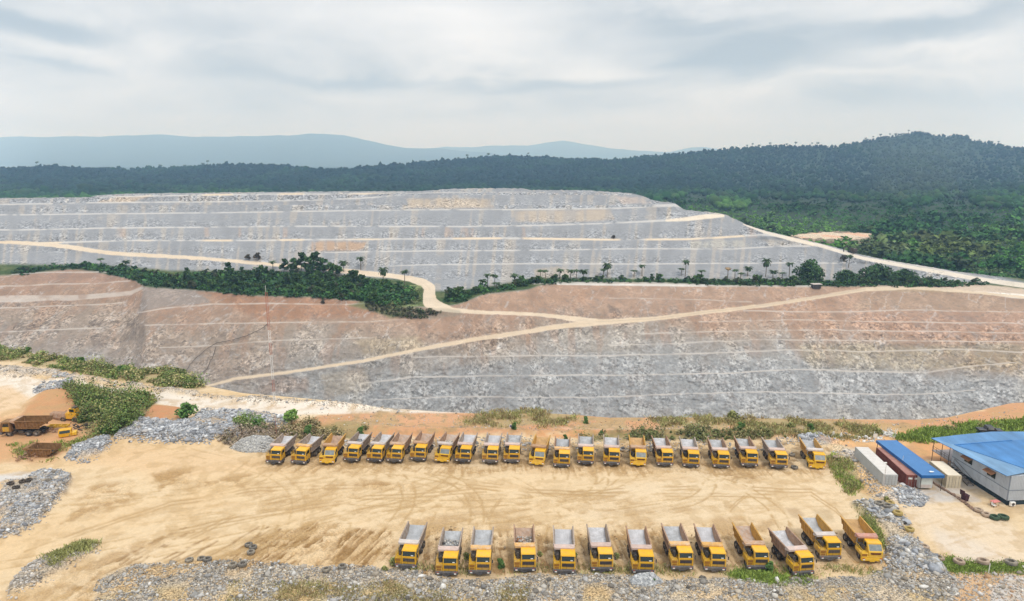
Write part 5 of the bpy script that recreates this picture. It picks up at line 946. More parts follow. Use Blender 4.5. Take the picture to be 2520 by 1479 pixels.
M['can_pink'] = mat_plain('canopy_pinkish', (.54, .40, .34), .15, 1.6, .75, .2, 0, .6, (.50, .45, .42)); M['can_orange'] = mat_plain('canopy_orange', (.60, .34, .11), .2, 1.4, .7, .2, 0, .7, (.55, .44, .35)); M['can_grey'] = mat_plain('canopy_grey', (.52, .45, .41), .15, 1.6, .75, .2, 0, .4, (.5, .48, .45)); M['can_brown'] = mat_plain('canopy_brown', (.42, .25, .14), .2, 1.6, .75, .2, 0, .6, (.5, .42, .36)); M['can_red'] = mat_plain('canopy_faded_red', (.50, .25, .19), .15, 1.6, .7, .2, 0, .5, (.5, .42, .38))
M['bed_grey'] = mat_plain('bed_dust_grey', (.43, .44, .455), .16, 1.1, .85, .1, 0, .75, (.28, .275, .27)); M['bed_pale'] = mat_plain('bed_dust_pale', (.52, .515, .53), .14, 1.1, .85, .1, 0, .65, (.36, .35, .35)); M['bed_rust'] = mat_plain('bed_rust', (.42, .29, .21), .2, 1.3, .85, .1, 0, .7, (.46, .42, .38)); M['bed_ochre'] = mat_plain('bed_ochre', (.50, .32, .15), .2, 1.3, .85, .1, 0, .4, (.45, .3, .17))
M['red_lamp'] = mat_plain('red_reflector', (.4, .05, .02), .1, 1, .4, .3); M['panel'] = mat_plain('recess_shade', (.27, .12, .02), .2, 2, .6, .3)

def tyre_mesh(r, wd, hole, n=20):
    m = MB(); h = wd / 2; m.lathe([(-h, r * .86), (-h * .8, r * .97), (-h * .3, r), (h * .3, r), (h * .8, r * .97), (h, r * .86), (h * .95, hole), (-h * .95, hole)], n=n); return m
def wheel(parent, x, y, dual, tm, rm):
    a = link('wheel', tm, parent); a.location = (x, y, .62); s = 1 if x > 0 else -1
    b_ = link('rim', rm, a)
    if s < 0: b_.rotation_euler = (0, 0, math.pi)
def make_truck(old):
    r = thing('dump_truck', '-', 'dump truck')
    Y = M['old_yellow'] if old else M['yellow']; YR = M['yellow_clean']
    m = MB()
    for s in (-1, 1): m.box(s * .45 - .12, s * .45 + .12, .35, 7.3, .78, 1.12)
    m.box(-.35, .35, .5, 1.2, .55, .9); m.bar((-1.3, 1.35, .62), (1.3, 1.35, .62), .12); m.bar((-1.3, 4.75, .62), (1.3, 4.75, .62), .16); m.bar((-1.3, 6.15, .62), (1.3, 6.15, .62), .16)
    m.box(-.3, .3, 4.5, 5.0, .45, .85); m.box(-.3, .3, 5.9, 6.4, .45, .85); m.box(-.9, .9, 7.1, 7.3, .7, 1.1); m.box(-.4, .8, 1.5, 2.6, .95, 2.0)
    m.build('chassis', M['dark'], r)
    MB().box(-1.0, -.45, 3.0, 4.2, .7, 1.35).build('fuel_tank', M['dark'], r, .05); MB().box(.5, 1.25, 3.0, 3.9, .65, 1.3).build('tool_box', M['dark'], r, .05)
    m = MB()
    if old: m.box(-1.58, 1.52, -.22, .25, .55, .92).box(-1.55, 1.48, -.10, .35, .92, 1.2).box(-.35, .35, -.26, -.05, .42, .62)
    else: m.prism([(-.12, .52), (-.16, .62), (-.16, .95), (-.04, 1.08), (.35, 1.08), (.35, .52)], -1.66, 1.66).box(-.5, .35, -.2, .1, .38, .56)
    bp = m.build('bumper', Y if old else M['bumper'], r, .03)
    for x in (-1.25, 1.25): MB().box(x - .16, x + .16, -.245 if old else -.185, -.10, .68, .86).build('headlight', M['lamp'], bp)
    # service platform beside the cab
    m = MB(); m.box(-1.62, -.64, .02, .16, 1.085, 2.02) if not old else m.box(-1.56, -.64, -.06, .2, 1.2, 1.72)
    zt = 2.02 if not old else 1.72
    m.box(-1.62, -.64, .16, 2.1, zt - .08, zt).box(-1.62, -1.54, .16, 2.1, 1.25, zt - .08)
    sp = m.build('service_platform', Y, r)
    MB().box(-1.52, -.76, .0 if not old else -.08, .03, zt - .50, zt - .10).box(-1.46, -.80, .0 if not old else -.08, .03, zt - .86, zt - .60).build('recess_shade', M['panel'], sp)  # dark boxes set on the face: recess shade put into their colour
    m = MB(); rz = zt + .62
    for yy in (.1, 1.0, 2.0): m.bar((-1.57, yy, zt), (-1.57, yy, rz), .03, 5)
    m.bar((-1.57, .1, rz), (-1.57, 2.0, rz), .03, 5).bar((-1.57, .1, zt + .32), (-1.57, 2.0, zt + .32), .025, 5).bar((-1.57, .1, rz), (-1.15, .1, zt + .3), .03, 5).bar((-1.15, .1, zt + .3), (-.75, .1, zt), .03, 5)
    m.build('handrail', Y, sp)
    m = MB(); m.bar((-1.0, 1.0, zt), (-1.0, 1.0, zt + .72), .28, 10).bar((-1.0, 1.0, zt + .72), (-1.0, 1.0, zt + .86), .17, 10).box(-1.4, -.7, 1.45, 2.05, zt, zt + .65)
    m.build('air_cleaner', M['dark'], r); 
    m = MB().bar((-1.35, 2.25, 1.0), (-1.35, 2.25, 2.95), .09, 8); m.build('exhaust_pipe', M['rim'], r)
    # cab
    x0, x1 = -.56, 1.58
    m = MB()
    if old: prof = [(-.02, 1.2), (-.06, 1.95), (.0, 2.05), (.62, 2.92), (.7, 3.0), (1.9, 3.05), (1.95, 1.2)]
    else: prof = [(.04, 1.085), (.0, 2.22), (.02, 2.34), (.34, 3.08), (.4, 3.14), (1.9, 3.18), (1.95, 1.085)]
    m.prism(prof, x0, x1); cab = m.build('cab', Y, r, .03)
    m = MB()
    if old: m.hexa([(x0 - .02, .56, 2.96), (x1 + .02, .56, 2.96), (x1 + .02, 1.97, 3.02), (x0 - .02, 1.97, 3.02), (x0 + .05, .62, 3.08), (x1 - .05, .62, 3.08), (x1 - .05, 1.95, 3.12), (x0 + .05, 1.95, 3.12)])
    else: m.hexa([(x0 - .04, .14, 3.10), (x1 + .04, .14, 3.10), (x1 + .04, 2.0, 3.18), (x0 - .04, 2.0, 3.18), (x0 + .03, .22, 3.24), (x1 - .03, .22, 3.24), (x1 - .03, 1.98, 3.29), (x0 + .03, 1.98, 3.29)])
    m.build('roof', YR, cab)
    def slab(y0, z0, y1, z1, xa, xb, th, mat, nm, par):
        d = Vector((0, y1 - y0, z1 - z0)).normalized(); nrm = Vector((0, -d.z, d.y)) * th
        p = [(xa, y0, z0), (xb, y0, z0), (xb, y1, z1), (xa, y1, z1)]
        return MB().hexa([tuple(Vector(q) - nrm * .3) for q in p] + [tuple(Vector(q) + nrm) for q in p]).build(nm, mat, par)
    if old: ws = slab(.04, 2.10, .58, 2.86, x0 + .14, x1 - .14, .03, M['old_glass'], 'windscreen', cab)
    else: ws = slab(.035, 2.38, .325, 3.05, x0 + .14, x1 - .14, .03, M['glass'], 'windscreen', cab)
    if not old: MB().box(.85, 1.2, .02, .06, 2.43, 2.55).build('windscreen_sticker', M['lamp'], cab)
    if old: MB().box(x0 + .3, x1 - .3, -.10, -.02, 1.62, 1.84).box(x0 + .42, x1 - .42, -.10, -.02, 1.55, 1.63).build('grille', M['brown_grille'], cab)
    else:
        m = MB(); 
        for k in range(4): m.box(x0 + .2, x1 - .2, -.035, .05, 1.52 + k * .13, 1.63 + k * .13)
        m.build('grille', M['grille'], cab)
        MB().box(x0 - .01, x0 + .12, -.03, .04, 1.1, 2.3).box(x1 - .12, x1 + .01, -.03, .04, 1.1, 2.3).box(x0 + .12, x1 - .12, -.025, .04, 2.16, 2.32).build('front_frame', YR, cab)
    for xx, nm in ((x0 - .02, 'side_window'), (x1 - .01, 'side_window')): MB().hexa([(xx, .55 if not old else .8, 2.25), (xx + .03, .55 if not old else .8, 2.25), (xx + .03, 1.6, 2.25), (xx, 1.6, 2.25), (xx, .72 if not old else 1.0, 2.9), (xx + .03, .72 if not old else 1.0, 2.9), (xx + .03, 1.6, 2.9), (xx, 1.6, 2.9)]).build(nm, M['glass'], cab)
    dr = MB().box(x1, x1 + .025, .5, 1.65, 1.25, 2.2).build('door', Y, cab); MB().box(x1 + .025, x1 + .05, 1.45, 1.58, 1.75, 1.8).build('handle', M['dark'], dr) if False else None
    for s, xx in ((1, x1), (-1, x0)):
        if s < 0: continue
        m = MB().bar((xx, .2, 2.9), (xx + .28, .0, 2.8), .025, 5).box(xx + .2, xx + .38, -.06, .0, 2.3, 2.8); m.build('mirror', M['dark'], cab)
    # body: open bin with kicked-up tail, ribs outside, spill canopy over the cab
    xt, xb = 1.46, 1.30; yf, yk, ye = 2.75, 6.7, 7.95; zf, zk, ze, zt_ = 1.85, 1.98, 2.78, 3.42
    m = MB()
    m.hexa([(-xb, yf, zf - .1), (xb, yf, zf - .1), (xb, yk, zk - .1), (-xb, yk, zk - .1), (-xb, yf, zf), (xb, yf, zf), (xb, yk, zk), (-xb, yk, zk)])
    m.hexa([(-xb, yk, zk - .1), (xb, yk, zk - .1), (xb, ye, ze - .1), (-xb, ye, ze - .1), (-xb, yk, zk), (xb, yk, zk), (xb, ye, ze), (-xb, ye, ze)])
    for s in (-1, 1):
        o, q = (s * xb, s * (xb + .07)), (s * xt, s * (xt + .07))
        ys = [(yf, zf - .1, zt_), (yk, zk - .1, zt_ - .02), (ye, ze - .1, zt_ + .0)]
        for (a, za, zta), (b2, zb, ztb) in zip(ys[:-1], ys[1:]):
            l, h_ = (0, 1) if s > 0 else (1, 0)
            m.hexa([(o[l], a, za), (o[h_], a, za), (o[h_], b2, zb), (o[l], b2, zb), (q[l], a, zta), (q[h_], a, zta), (q[h_], b2, ztb), (q[l], b2, ztb)])
        for k in range(8):
            yy = yf + .25 + k * .62; zb = zf + .05 + max(0, yy - yk) * .6
            m.hexa([(s * (xb + .065) - .0, yy, zb), (s * (xb + .17), yy, zb), (s * (xb + .17), yy + .14, zb), (s * (xb + .065), yy + .14, zb), (s * (xt + .06), yy, zt_ - .12), (s * (xt + .16), yy, zt_ - .12), (s * (xt + .16), yy + .14, zt_ - .12), (s * (xt + .06), yy + .14, zt_ - .12)])
        m.box(min(s * (xt - .03), s * (xt + .17)), max(s * (xt - .03), s * (xt + .17)), yf - .1, ye, zt_ - .12, zt_ + .04)
        m.box(min(s * (xb - .05), s * (xb + .18)), max(s * (xb - .05), s * (xb + .18)), yf, yk + .2, zf - .16, zf + .02)
    m.hexa([(-xb, yf - .08, zf - .1), (xb, yf - .08, zf - .1), (xb, yf, zf - .1), (-xb, yf, zf - .1), (-xt, yf - .16, zt_ + .02), (xt, yf - .16, zt_ + .02), (xt, yf - .06, zt_ + .02), (-xt, yf - .06, zt_ + .02)])
    for xx in (-.8, 0, .8): m.box(xx - .09, xx + .09, yf - .24, yf - .09, zf, zt_ - .3)
    body = m.build('dump_body', M['body_rust'], r)
    m = MB(); yc = 1.80
    m.hexa([(-1.44, yc, zt_ - .03), (1.44, yc, zt_ - .03), (1.50, yf - .1, zt_ + .03), (-1.50, yf - .1, zt_ + .03), (-1.44, yc, zt_ + .05), (1.44, yc, zt_ + .05), (1.50, yf - .1, zt_ + .10), (-1.50, yf - .1, zt_ + .10)])
    m.box(-1.44, 1.44, yc - .06, yc + .02, zt_ - .26, zt_ + .06)
    for s in (-1, 1): m.hexa([(s * 1.47 - .04, yc, zt_ - .2), (s * 1.47 + .04, yc, zt_ - .2), (s * 1.53 + .04, yf, zt_ - .5), (s * 1.53 - .04, yf, zt_ - .5), (s * 1.47 - .04, yc, zt_ + .09), (s * 1.47 + .04, yc, zt_ + .09), (s * 1.53 + .04, yf, zt_ + .16), (s * 1.53 - .04, yf, zt_ + .16)])
    m.build('canopy', M['can_pink'], body)
    m = MB(); m.hexa([(-xb + .01, yf + .01, zf + .003), (xb - .01, yf + .01, zf + .003), (xb - .01, yk, zk + .003), (-xb + .01, yk, zk + .003), (-xb + .01, yf + .01, zf + .04), (xb - .01, yf + .01, zf + .04), (xb - .01, yk, zk + .04), (-xb + .01, yk, zk + .04)])
    m.hexa([(-xb + .01, yk, zk + .003), (xb - .01, yk, zk + .003), (xb - .01, ye, ze + .003), (-xb + .01, ye, ze + .003), (-xb + .01, yk, zk + .04), (xb - .01, yk, zk + .04), (xb - .01, ye, ze + .04), (-xb + .01, ye, ze + .04)])
    m.build('bed_floor', M['bed_grey'], body)
    wheel_set = ((1.35, .36, 1.24), (4.75, .86, 1.02), (6.15, .86, 1.02))
    for yy, wd, xx in wheel_set:
        key = 'w%.2f' % wd
        if key not in M:
            tm = tyre_mesh(.62, wd, .30).mesh('wheel', M['rubber']); rm_ = MB().lathe([(-wd / 2 + .02, .31), (wd / 2 - .10, .31), (wd / 2 - .14, .12), (wd / 2 - .02, .10), (wd / 2 - .02, .01), (-wd / 2 + .02, .01)], n=14).mesh('rim', M['rim']); M[key] = (tm, rm_)
        for s in (-1, 1): wheel(r, s * xx, yy, wd > .5, *M[key])
    for s in (-1, 1): MB().box(s * 1.3 - .14, s * 1.3 + .14, -.19 if not old else -.25, -.1, .93, .99).build('indicator', M['red_lamp'], bp)
    return r
def load_in(body, label, seed, cols, n=260, y0=3.0, y1=6.4, hmax=.5):
    rg = np.random.default_rng(seed); x = rg.uniform(-1.15, 1.15, n); y = rg.uniform(y0, y1, n); r = rg.uniform(.10, .26, n)
    z = 1.93 + hmax * rg.uniform(0, 1, n) * np.clip(1 - np.abs((y - (y0 + y1) / 2) / ((y1 - y0) / 2)) ** 2, .1, 1)
    V, Fc, Cc = blobs(ICO1S, np.stack([x, y, z], -1), np.stack([r, r, r * .8], -1), np.array(cols)[rg.integers(0, len(cols), n)] * rg.uniform(.7, 1.3, (n, 1)), .2, .05)
    return mesh_np('rock_load', V, Fc, M['stone'], Cc)
PA, PB = make_truck(False), make_truck(True)
NEAR = [  # bumper x,y in the photo; slant of the two top rails (dx/dy); old cab?; canopy, bed, body; label
 (1293, 1808, -.45, 0, 'can_grey', 'bed_grey', 'body_grey', 'yellow dump truck at the left end of the front row, next to churned mud'),
 (1424, 1831, -.20, 0, 'can_pink', 'bed_grey', 'body_grey', 'front row yellow dump truck whose bed carries a heap of grey rubble'),
 (1529.5, 1830, -.10, 0, 'can_orange', 'bed_grey', 'body_grey', 'yellow dump truck with orange streaked canopy, third from left in the front row'),
 (1673, 1820, .10, 0, 'can_orange', 'bed_rust', 'body_rust', 'front row dump truck with orange canopy lip and scraps left in its bed'),
 (1799, 1827.5, .09, 0, 'can_pink', 'bed_pale', 'body_grey', 'yellow dump truck with pale bed and pinkish canopy, fifth from left in the front row'),
 (1919.5, 1818, .28, 0, 'can_pink', 'bed_pale', 'body_grey', 'yellow dump truck with white dusted bed, middle of the front row, sixth from left'),
 (2049, 1825, .31, 0, 'can_pink', 'bed_pale', 'body_rust', 'front row yellow dump truck standing behind a small blue grey gravel heap'),
 (2174, 1814, .48, 0, 'can_orange', 'bed_grey', 'body_rust', 'yellow dump truck with orange canopy, left one of a close pair in the front row'),
 (2278, 1816, .46, 0, 'can_orange', 'bed_pale', 'body_rust', 'yellow dump truck with orange canopy, right one of a close pair in the front row'),
 (2415, 1811, .66, 0, 'can_brown', 'bed_rust', 'body_ochre', 'front row dump truck with rusty brown empty bed, above green grass'),
 (2560, 1829, 1.07, 0, 'can_pink', 'bed_pale', 'body_rust', 'slanting dump truck furthest forward in the front row, front wheel showing'),
 (2646, 1782, .97, 0, 'can_grey', 'bed_grey', 'body_ochre', 'dump truck set back behind its neighbour, with grey bed and wet ground behind'),
 (2778, 1787.5, .90, 1, 'can_red', 'bed_ochre', 'body_ochre', 'older all yellow dump truck with ochre bed at the right end of the front row')]
FAR = [
 (873, 1475, -1.08, 0, 'can_pink', 'bed_pale', 'body_grey', 'leftmost yellow dump truck of the back row, beside the gravel cone'), (952, 1475, -1.3, 0, 'can_orange', 'bed_pale', 'body_grey', 'second dump truck from the left in the back row, canopy orange'), (1043, 1475, -.75, 1, 'can_brown', 'bed_rust', 'body_ochre', 'older all yellow dump truck with brown bed, third from the left in the back row'),
 (1119, 1468.6, -1.0, 0, 'can_grey', 'bed_pale', 'body_grey', 'fourth dump truck from the left in the back row, pale canopy, dark bush behind it'), (1193.6, 1468.6, -.95, 0, 'can_grey', 'bed_pale', 'body_grey', 'fifth dump truck from the left in the back row, pale canopy and bed'), (1257, 1470, -.78, 0, 'can_brown', 'bed_rust', 'body_rust', 'sixth dump truck from the left in the back row, brownish canopy'),
 (1332, 1465, -.72, 0, 'can_brown', 'bed_rust', 'body_rust', 'seventh dump truck from the left in the back row, orange bank behind its bed'), (1409.5, 1468.6, -.78, 1, 'can_grey', 'bed_rust', 'body_rust', 'older yellow dump truck with whitish windscreen, eighth from the left in the back row'), (1476, 1472, -.5, 0, 'can_pink', 'bed_pale', 'body_grey', 'ninth dump truck from the left in the back row, greyish grille'),
 (1562, 1475, -.3, 0, 'can_pink', 'bed_pale', 'body_grey', 'tenth dump truck from the left in the back row'), (1630.6, 1473, -.18, 0, 'can_pink', 'bed_grey', 'body_grey', 'eleventh dump truck from the left in the back row, below the small round sign'), (1711, 1480, -.45, 1, 'can_brown', 'bed_ochre', 'body_ochre', 'older yellow dump truck with orange bed in the middle of the back row'),
 (1790, 1486, -.05, 0, 'can_orange', 'bed_grey', 'body_rust', 'dump truck standing slightly forward in the middle of the back row'), (1866, 1477.5, .0, 0, 'can_pink', 'bed_grey', 'body_grey', 'dump truck right of the one standing forward in the back row'), (1949, 1480, .05, 0, 'can_pink', 'bed_pale', 'body_grey', 'dump truck with white bed left of the older ochre truck in front of tall weeds'),
 (2034, 1482, .14, 1, 'can_brown', 'bed_ochre', 'body_ochre', 'older yellow dump truck with ochre bed in front of tall dark weeds'), (2119, 1484, .45, 0, 'can_pink', 'bed_pale', 'body_rust', 'dump truck sixth from the right in the back row, pale bed'), (2202, 1486, .27, 0, 'can_pink', 'bed_pale', 'body_grey', 'dump truck fifth from the right in the back row, white dusted bed'), (2298, 1488, .42, 0, 'can_pink', 'bed_grey', 'body_rust', 'dump truck fourth from the right in the back row, front panel dented'),
 (2388, 1486, .55, 0, 'can_pink', 'bed_grey', 'body_rust', 'dump truck third from the right in the back row'), (2482, 1490.6, .65, 0, 'can_pink', 'bed_grey', 'body_grey', 'dump truck second from the right in the back row, tyres lying to its right'), (2604, 1490.6, .68, 1, 'can_grey', 'bed_grey', 'body_ochre', 'older yellow dump truck at the right end of the back row, before grey rocks')]
used = {0: False, 1: False}
trucks = []
for li, (lst, grp) in enumerate(((NEAR, 'yellow dump trucks of the front row'), (FAR, 'yellow dump trucks of the back row'))):
    for (x, y, sl_, old, can, bed, bod, lab) in lst:
        p = gF(x, y, .5)
        # heading from the slant of the top rails: the direction in which they vanish
        yt = y / K - (62 if li == 0 else 40); vp = x / K - sl_ * (HZ - yt) * -1; vp = x / K + (-sl_) * (yt - HZ)
        rz = -math.atan2((vp - CX) / F_, CT)
        rz = .75 * rz + .25 * math.radians(-5.8)
        t_ = copy_tree(PB if old else PA, None, {'canopy': M[can], 'bed_floor': M[bed], 'dump_body': M[bod]})
        t_.location = (p[0], p[1], float(ground_at(x / K, y / K - 25)[2]) * .5); t_.rotation_euler = (0, 0, rz); t_['label'] = lab; t_['group'] = grp; trucks.append(t_)
def child(o, nm):
    for c in o.children:
        if c.name.split('.')[0] == nm: return c
for idx, lab, cols, n, y0, y1, h in ((1, 'heap of grey rubble filling the bed', GR, 420, 3.0, 6.6, .8), (3, 'scraps of rock and rust at the back of the bed', TANS + [(.3, .15, .08)], 120, 4.6, 6.8, .35), (13 + 7, 'pale stones in the bed', TANS, 130, 4.0, 6.6, .35), (13 + 3, 'grey rocks at the tail of the bed', BL, 120, 5.2, 6.8, .5), (13 + 12, 'grey rocks in the bed', BL, 150, 3.4, 6.4, .35), (13 + 21, 'grey rubble in the bed', BL, 200, 3.0, 6.6, .5)):
    o = link('rock_load', load_in(None, '', idx, cols, n, y0, y1, h), child(trucks[idx], 'dump_body'), label=lab); o['kind'] = 'stuff'
# the tipper parked among the wrecks at left, and a dump body lying on the ground
t_ = copy_tree(PA, None, {'canopy': M['can_brown'], 'bed_floor': M['body_dark'], 'dump_body': M['body_dark'], 'cab': M['body_dark'], 'roof': M['body_dark'], 'front_frame': M['body_dark'], 'service_platform': M['body_dark']}); q = gF(30 + 840 / 7.393, 1290 + 757 / 7.393, 0)
t_.scale = (1.08, 1.22, 1.05); t_.location = (q[0] - 9.6, q[1] + 1.4, 0.05); t_.rotation_euler = (0, 0, math.radians(-88)); t_['label'] = 'dump truck with rusty ochre body seen from the side at the left edge'
q = gF(30 + 750 / 7.393, 1290 + 1235 / 7.393, 0)
wreck = copy_tree(child(PA, 'dump_body'), None, {'canopy': M['body_dark'], 'bed_floor': M['dark'], 'dump_body': M['body_dark']}); wreck.parent = None
wr = thing('wrecked_tipper', 'detached rusty dump truck body lying on the ground at left', 'wreck', (q[0], q[1] + 1.2, -1.55), math.radians(-93)); 
wreck.name = 'tipping_bin'; wreck.parent = wr; wreck.location = (0, -5.3, 0)
for p_ in (PA, PB):
    def rm(o):
        for c in list(o.children): rm(c)
        bpy.data.objects.remove(o)
    rm(p_)

# ------------------------------------------------------------------ wrecks at the left
def lp(x, y): return gF(30 + x / 7.393, 1290 + y / 7.393, 0)
q = lp(1400, 370); r = thing('wheel_loader', 'yellow loader with dusty brown bucket parked before the tall scrub', 'loader', q, math.radians(-4))
MB().prism([(-1.0, .3), (-1.1, 1.0), (-.6, 1.9), (.6, 2.0), (1.1, 1.2), (1.0, .3)], -4.0, -.1).build('bucket', M['body_rust'], r, .08)
m = MB().box(.0, 2.6, -.9, .9, .7, 2.1).hexa([(-.2, -.8, .9), (1.0, -.8, .9), (1.0, .8, .9), (-.2, .8, .9), (.2, -.8, 2.3), (1.0, -.8, 2.3), (1.0, .8, 2.3), (.2, .8, 2.3)]); m.build('engine_cover', M['yellow_clean'], r, .05)
cb = MB().box(.9, 2.3, -.75, .75, 2.1, 3.2).build('cab', M['yellow_clean'], r, .05); MB().box(1.05, 2.15, -.79, -.74, 2.4, 3.05).build('window', M['glass'], cb); MB().box(1.5, 2.4, -.6, .6, 3.2, 3.45).build('roof', M['dark'], cb)
for x in (-.6, 2.2):
    for s in (-1, 1): o = link('wheel', M['w0.36'][0], r); o.location = (x, s * .95, .6); o.rotation_euler = (0, 0, math.pi / 2)
q = lp(1150, 570); r = thing('boom_frame', 'long yellow steel boom lying between tipper and loader', 'steel boom', q, math.radians(2))
m = MB().box(-2.2, 2.2, -.5, -.2, .35, .85).box(-2.2, 2.2, .6, .9, .35, .85); [m.box(x, x + .25, -.5, .9, .4, .8) for x in (-2.2, -.9, .5, 1.9)]; m.build('beam', M['yellow'], r)
MB().box(-.2, 2.3, -.9, -.55, 0, .5).build('skid', M['body_rust'], r)
q = lp(1330, 740); r = thing('truck_cab', 'yellow truck cab with broken window dumped in the weeds', 'truck cab', q, math.radians(25))
cb = MB().prism([(-.8, .1), (-.85, .9), (-.55, 1.6), (.8, 1.65), (.8, .1)], -1.2, 1.2).build('shell', M['yellow_clean'], r, .06); MB().hexa([(-1.0, -.88, .95), (1.0, -.88, .95), (1.0, -.8, .93), (-1.0, -.8, .93), (-1.0, -.62, 1.5), (1.0, -.62, 1.5), (1.0, -.54, 1.5), (-1.0, -.54, 1.5)]).build('windscreen', M['glass'], cb)
MB().box(1.2, 2.2, -.7, .6, .1, .9).build('fender', M['old_yellow'], r, .1)
for i, (x, y, sx_, lab) in enumerate(((1680, 560, 1.3, 'heap of dark scrap iron by the scrub'), (1050, 640, .9, 'brown scrap heap behind the tipper'), (400, 1290, 1.1, 'rusty axle and scrap under the wrecked body'))):
    q = lp(x, y); m = MB(); rr = random.Random(i)
    for k in range(26):
        a = Vector((rr.uniform(-1.5, 1.5), rr.uniform(-.8, .8), rr.uniform(.1, .7))) * sx_; d_ = Vector((rr.uniform(-1, 1), rr.uniform(-.6, .6), rr.uniform(-.3, .5))) * sx_; m.bar(a, a + d_, rr.uniform(.05, .16), 5)
    o = m.build('scrap_heap', M['body_rust' if i else 'dark']); o.location = q; tag(o, lab, 'scrap')

# ------------------------------------------------------------------ containers, shed, building
def cont_mat(n, c, top): return mat_plain(n, c, .10, .8, .6, .25, 0, .3, top, .25)
CM = {'white': cont_mat('white_container', (.46, .47, .46), (.5, .47, .43)), 'maroon': cont_mat('maroon_container', (.17, .045, .035), (.34, .20, .17)), 'cream': cont_mat('cream_container', (.58, .50, .36), (.56, .50, .40))}
TOPM = {'white': mat_plain('white_container_roof', (.62, .585, .54), .08, .6, .7, .2, 0, .25, (.5, .44, .40)), 'maroon': mat_plain('maroon_container_roof', (.33, .16, .13), .12, .6, .7, .2, 0, .5, (.42, .26, .21)), 'cream': mat_plain('cream_container_roof', (.68, .60, .48), .08, .6, .7, .2)}
def container(key, loc, rz, ln, label):
    r = thing('shipping_container', label, 'container', loc, rz, 'shipping containers'); W, H = 1.22, 2.59; mt = CM[key]
    m = MB(); pr = []; n = int(ln / .28)
    for s in (-1, 1):
        for k in range(n):
            y0 = .1 + k * (ln - .2) / n; st_ = (ln - .2) / n; xo, xi = s * W, s * (W - .045)
            for (ya, yb, xa, xb_) in ((y0, y0 + st_ * .36, xo, xo), (y0 + st_ * .36, y0 + st_ * .5, xo, xi), (y0 + st_ * .5, y0 + st_ * .86, xi, xi), (y0 + st_ * .86, y0 + st_, xi, xo)):
                m.add([(xa, ya, .15), (xb_, yb, .15), (xb_, yb, H - .1), (xa, ya, H - .1)], [(0, 1, 2, 3)])
        m.box(s * W - .06, s * W + .015, 0, ln, 0, .15).box(s * W - .06, s * W + .015, 0, ln, H - .12, H)
    m.box(-W, W, ln - .06, ln, .05, H); m.box(-W, W, 0, ln, .1, .16)
    for x in (-W, W): m.box(x - .08, x + .08, -.02, .1, 0, H).box(x - .08, x + .08, ln - .08, ln + .02, 0, H)
    m.box(-W, W, -.01, .08, H - .15, H).box(-W, W, -.01, .08, 0, .16); m.build('side_panels', mt, r)
    m = MB().box(-W + .03, W - .03, .05, ln - .05, H - .03, H + .012)
    for k in range(int(ln / 1.2)): m.box(-W + .06, W - .06, .6 + k * 1.2, .66 + k * 1.2, H + .012, H + .03)
    m.build('roof', TOPM[key], r)
    for s in (-1, 1):
        d = MB().box(min(s * .02, s * (W - .1)), max(s * .02, s * (W - .1)), .0, .05, .17, H - .16); 
        for k in range(5): z = .35 + k * .45; d.box(min(s * .06, s * (W - .14)), max(s * .06, s * (W - .14)), -.025, .0, z, z + .2)
        d = d.build('door', mt, r)
        for x in (.3, .85): MB().bar((s * x, -.05, .2), (s * x, -.05, H - .2), .028, 6).build('lock_rod', M['rim'], d)
        if key == 'maroon': MB().box(min(s * .2, s * .95), max(s * .2, s * .95), -.035, -.027, 1.75, 2.1).build('sign_plate', M['lamp'], d)
    return r
def r5(x, y): return (2640 + x / 4.2, 1340 + y / 4.2)
RZC = math.radians(-4.0)
q = gF(*r5(815, 912)); container('white', (q[0], q[1], float(ground_at(r5(815, 912)[0] / K, r5(815, 912)[1] / K)[2]) * .3), RZC, 12.19, 'long white container nearest the stony strip, roof pale')
q = gF(*r5(1125, 908)); container('maroon', (q[0], q[1], .02), RZC, 12.19, 'long maroon container between the white one and the blue roof')
q = gF(*r5(1668, 912)); container('cream', (q[0], q[1], .02), RZC + math.radians(.3), 6.06, 'short cream container between the blue roof and the big building')
M['blue'] = mat_plain('blue_sheet', (.05, .185, .43), .07, .7, .45, .4, 0, .25, (.10, .27, .52)); M['blue_dark'] = mat_plain('blue_fascia', (.012, .10, .30), .08, .7, .5, .3)
def corr(nm, c1, sc, rot=0):
    m, t, b = new_mat(nm); v = mapping(t, (1, 1, 1), (0, 0, rot)); s = N('ShaderNodeSeparateXYZ', t); t.links.new(v, s.inputs[0])
    n = noise_(t, .35, 5, .6, mapping(t, (1.6, .35, 1), (0, 0, rot))); n2 = noise_(t, .25, 4, .55)
    f = math_(t, 'MULTIPLY', maprange(t, n, .3, .7, .78, 1.2, False), maprange(t, n2, .3, .7, .88, 1.1, False))
    t.links.new(scalec(t, c1, f), b.inputs['Base Color'])
    wv_ = math_(t, 'SINE', math_(t, 'MULTIPLY', s.outputs[1], sc)); bump_(t, b, wv_, .6, .05); b.inputs['Roughness'].default_value = .5; b.inputs['Specular IOR Level'].default_value = .35
    return m
M['roof_blue'] = corr('roof_blue_sheet', (.11, .25, .46), 22); M['roof_blue2'] = corr('roof_blue_sheet_upper', (.065, .21, .46), 22); M['roof_pale'] = corr('roof_pale_sheet', (.17, .31, .48), 22)
a1 = gF(*r5(645, 268), 3.25); a2 = gF(*r5(1255, 738), 3.25)
dv = (a2 - a1)[:2]; ln = float(np.hypot(*dv)); rz = math.atan2(dv[0], -dv[1]); wd_ = 4.15
r = thing('blue_roofed_shed', 'long narrow shed with flat bright blue roof between maroon and cream containers', 'shed', (a2[0], a2[1], 0), rz)
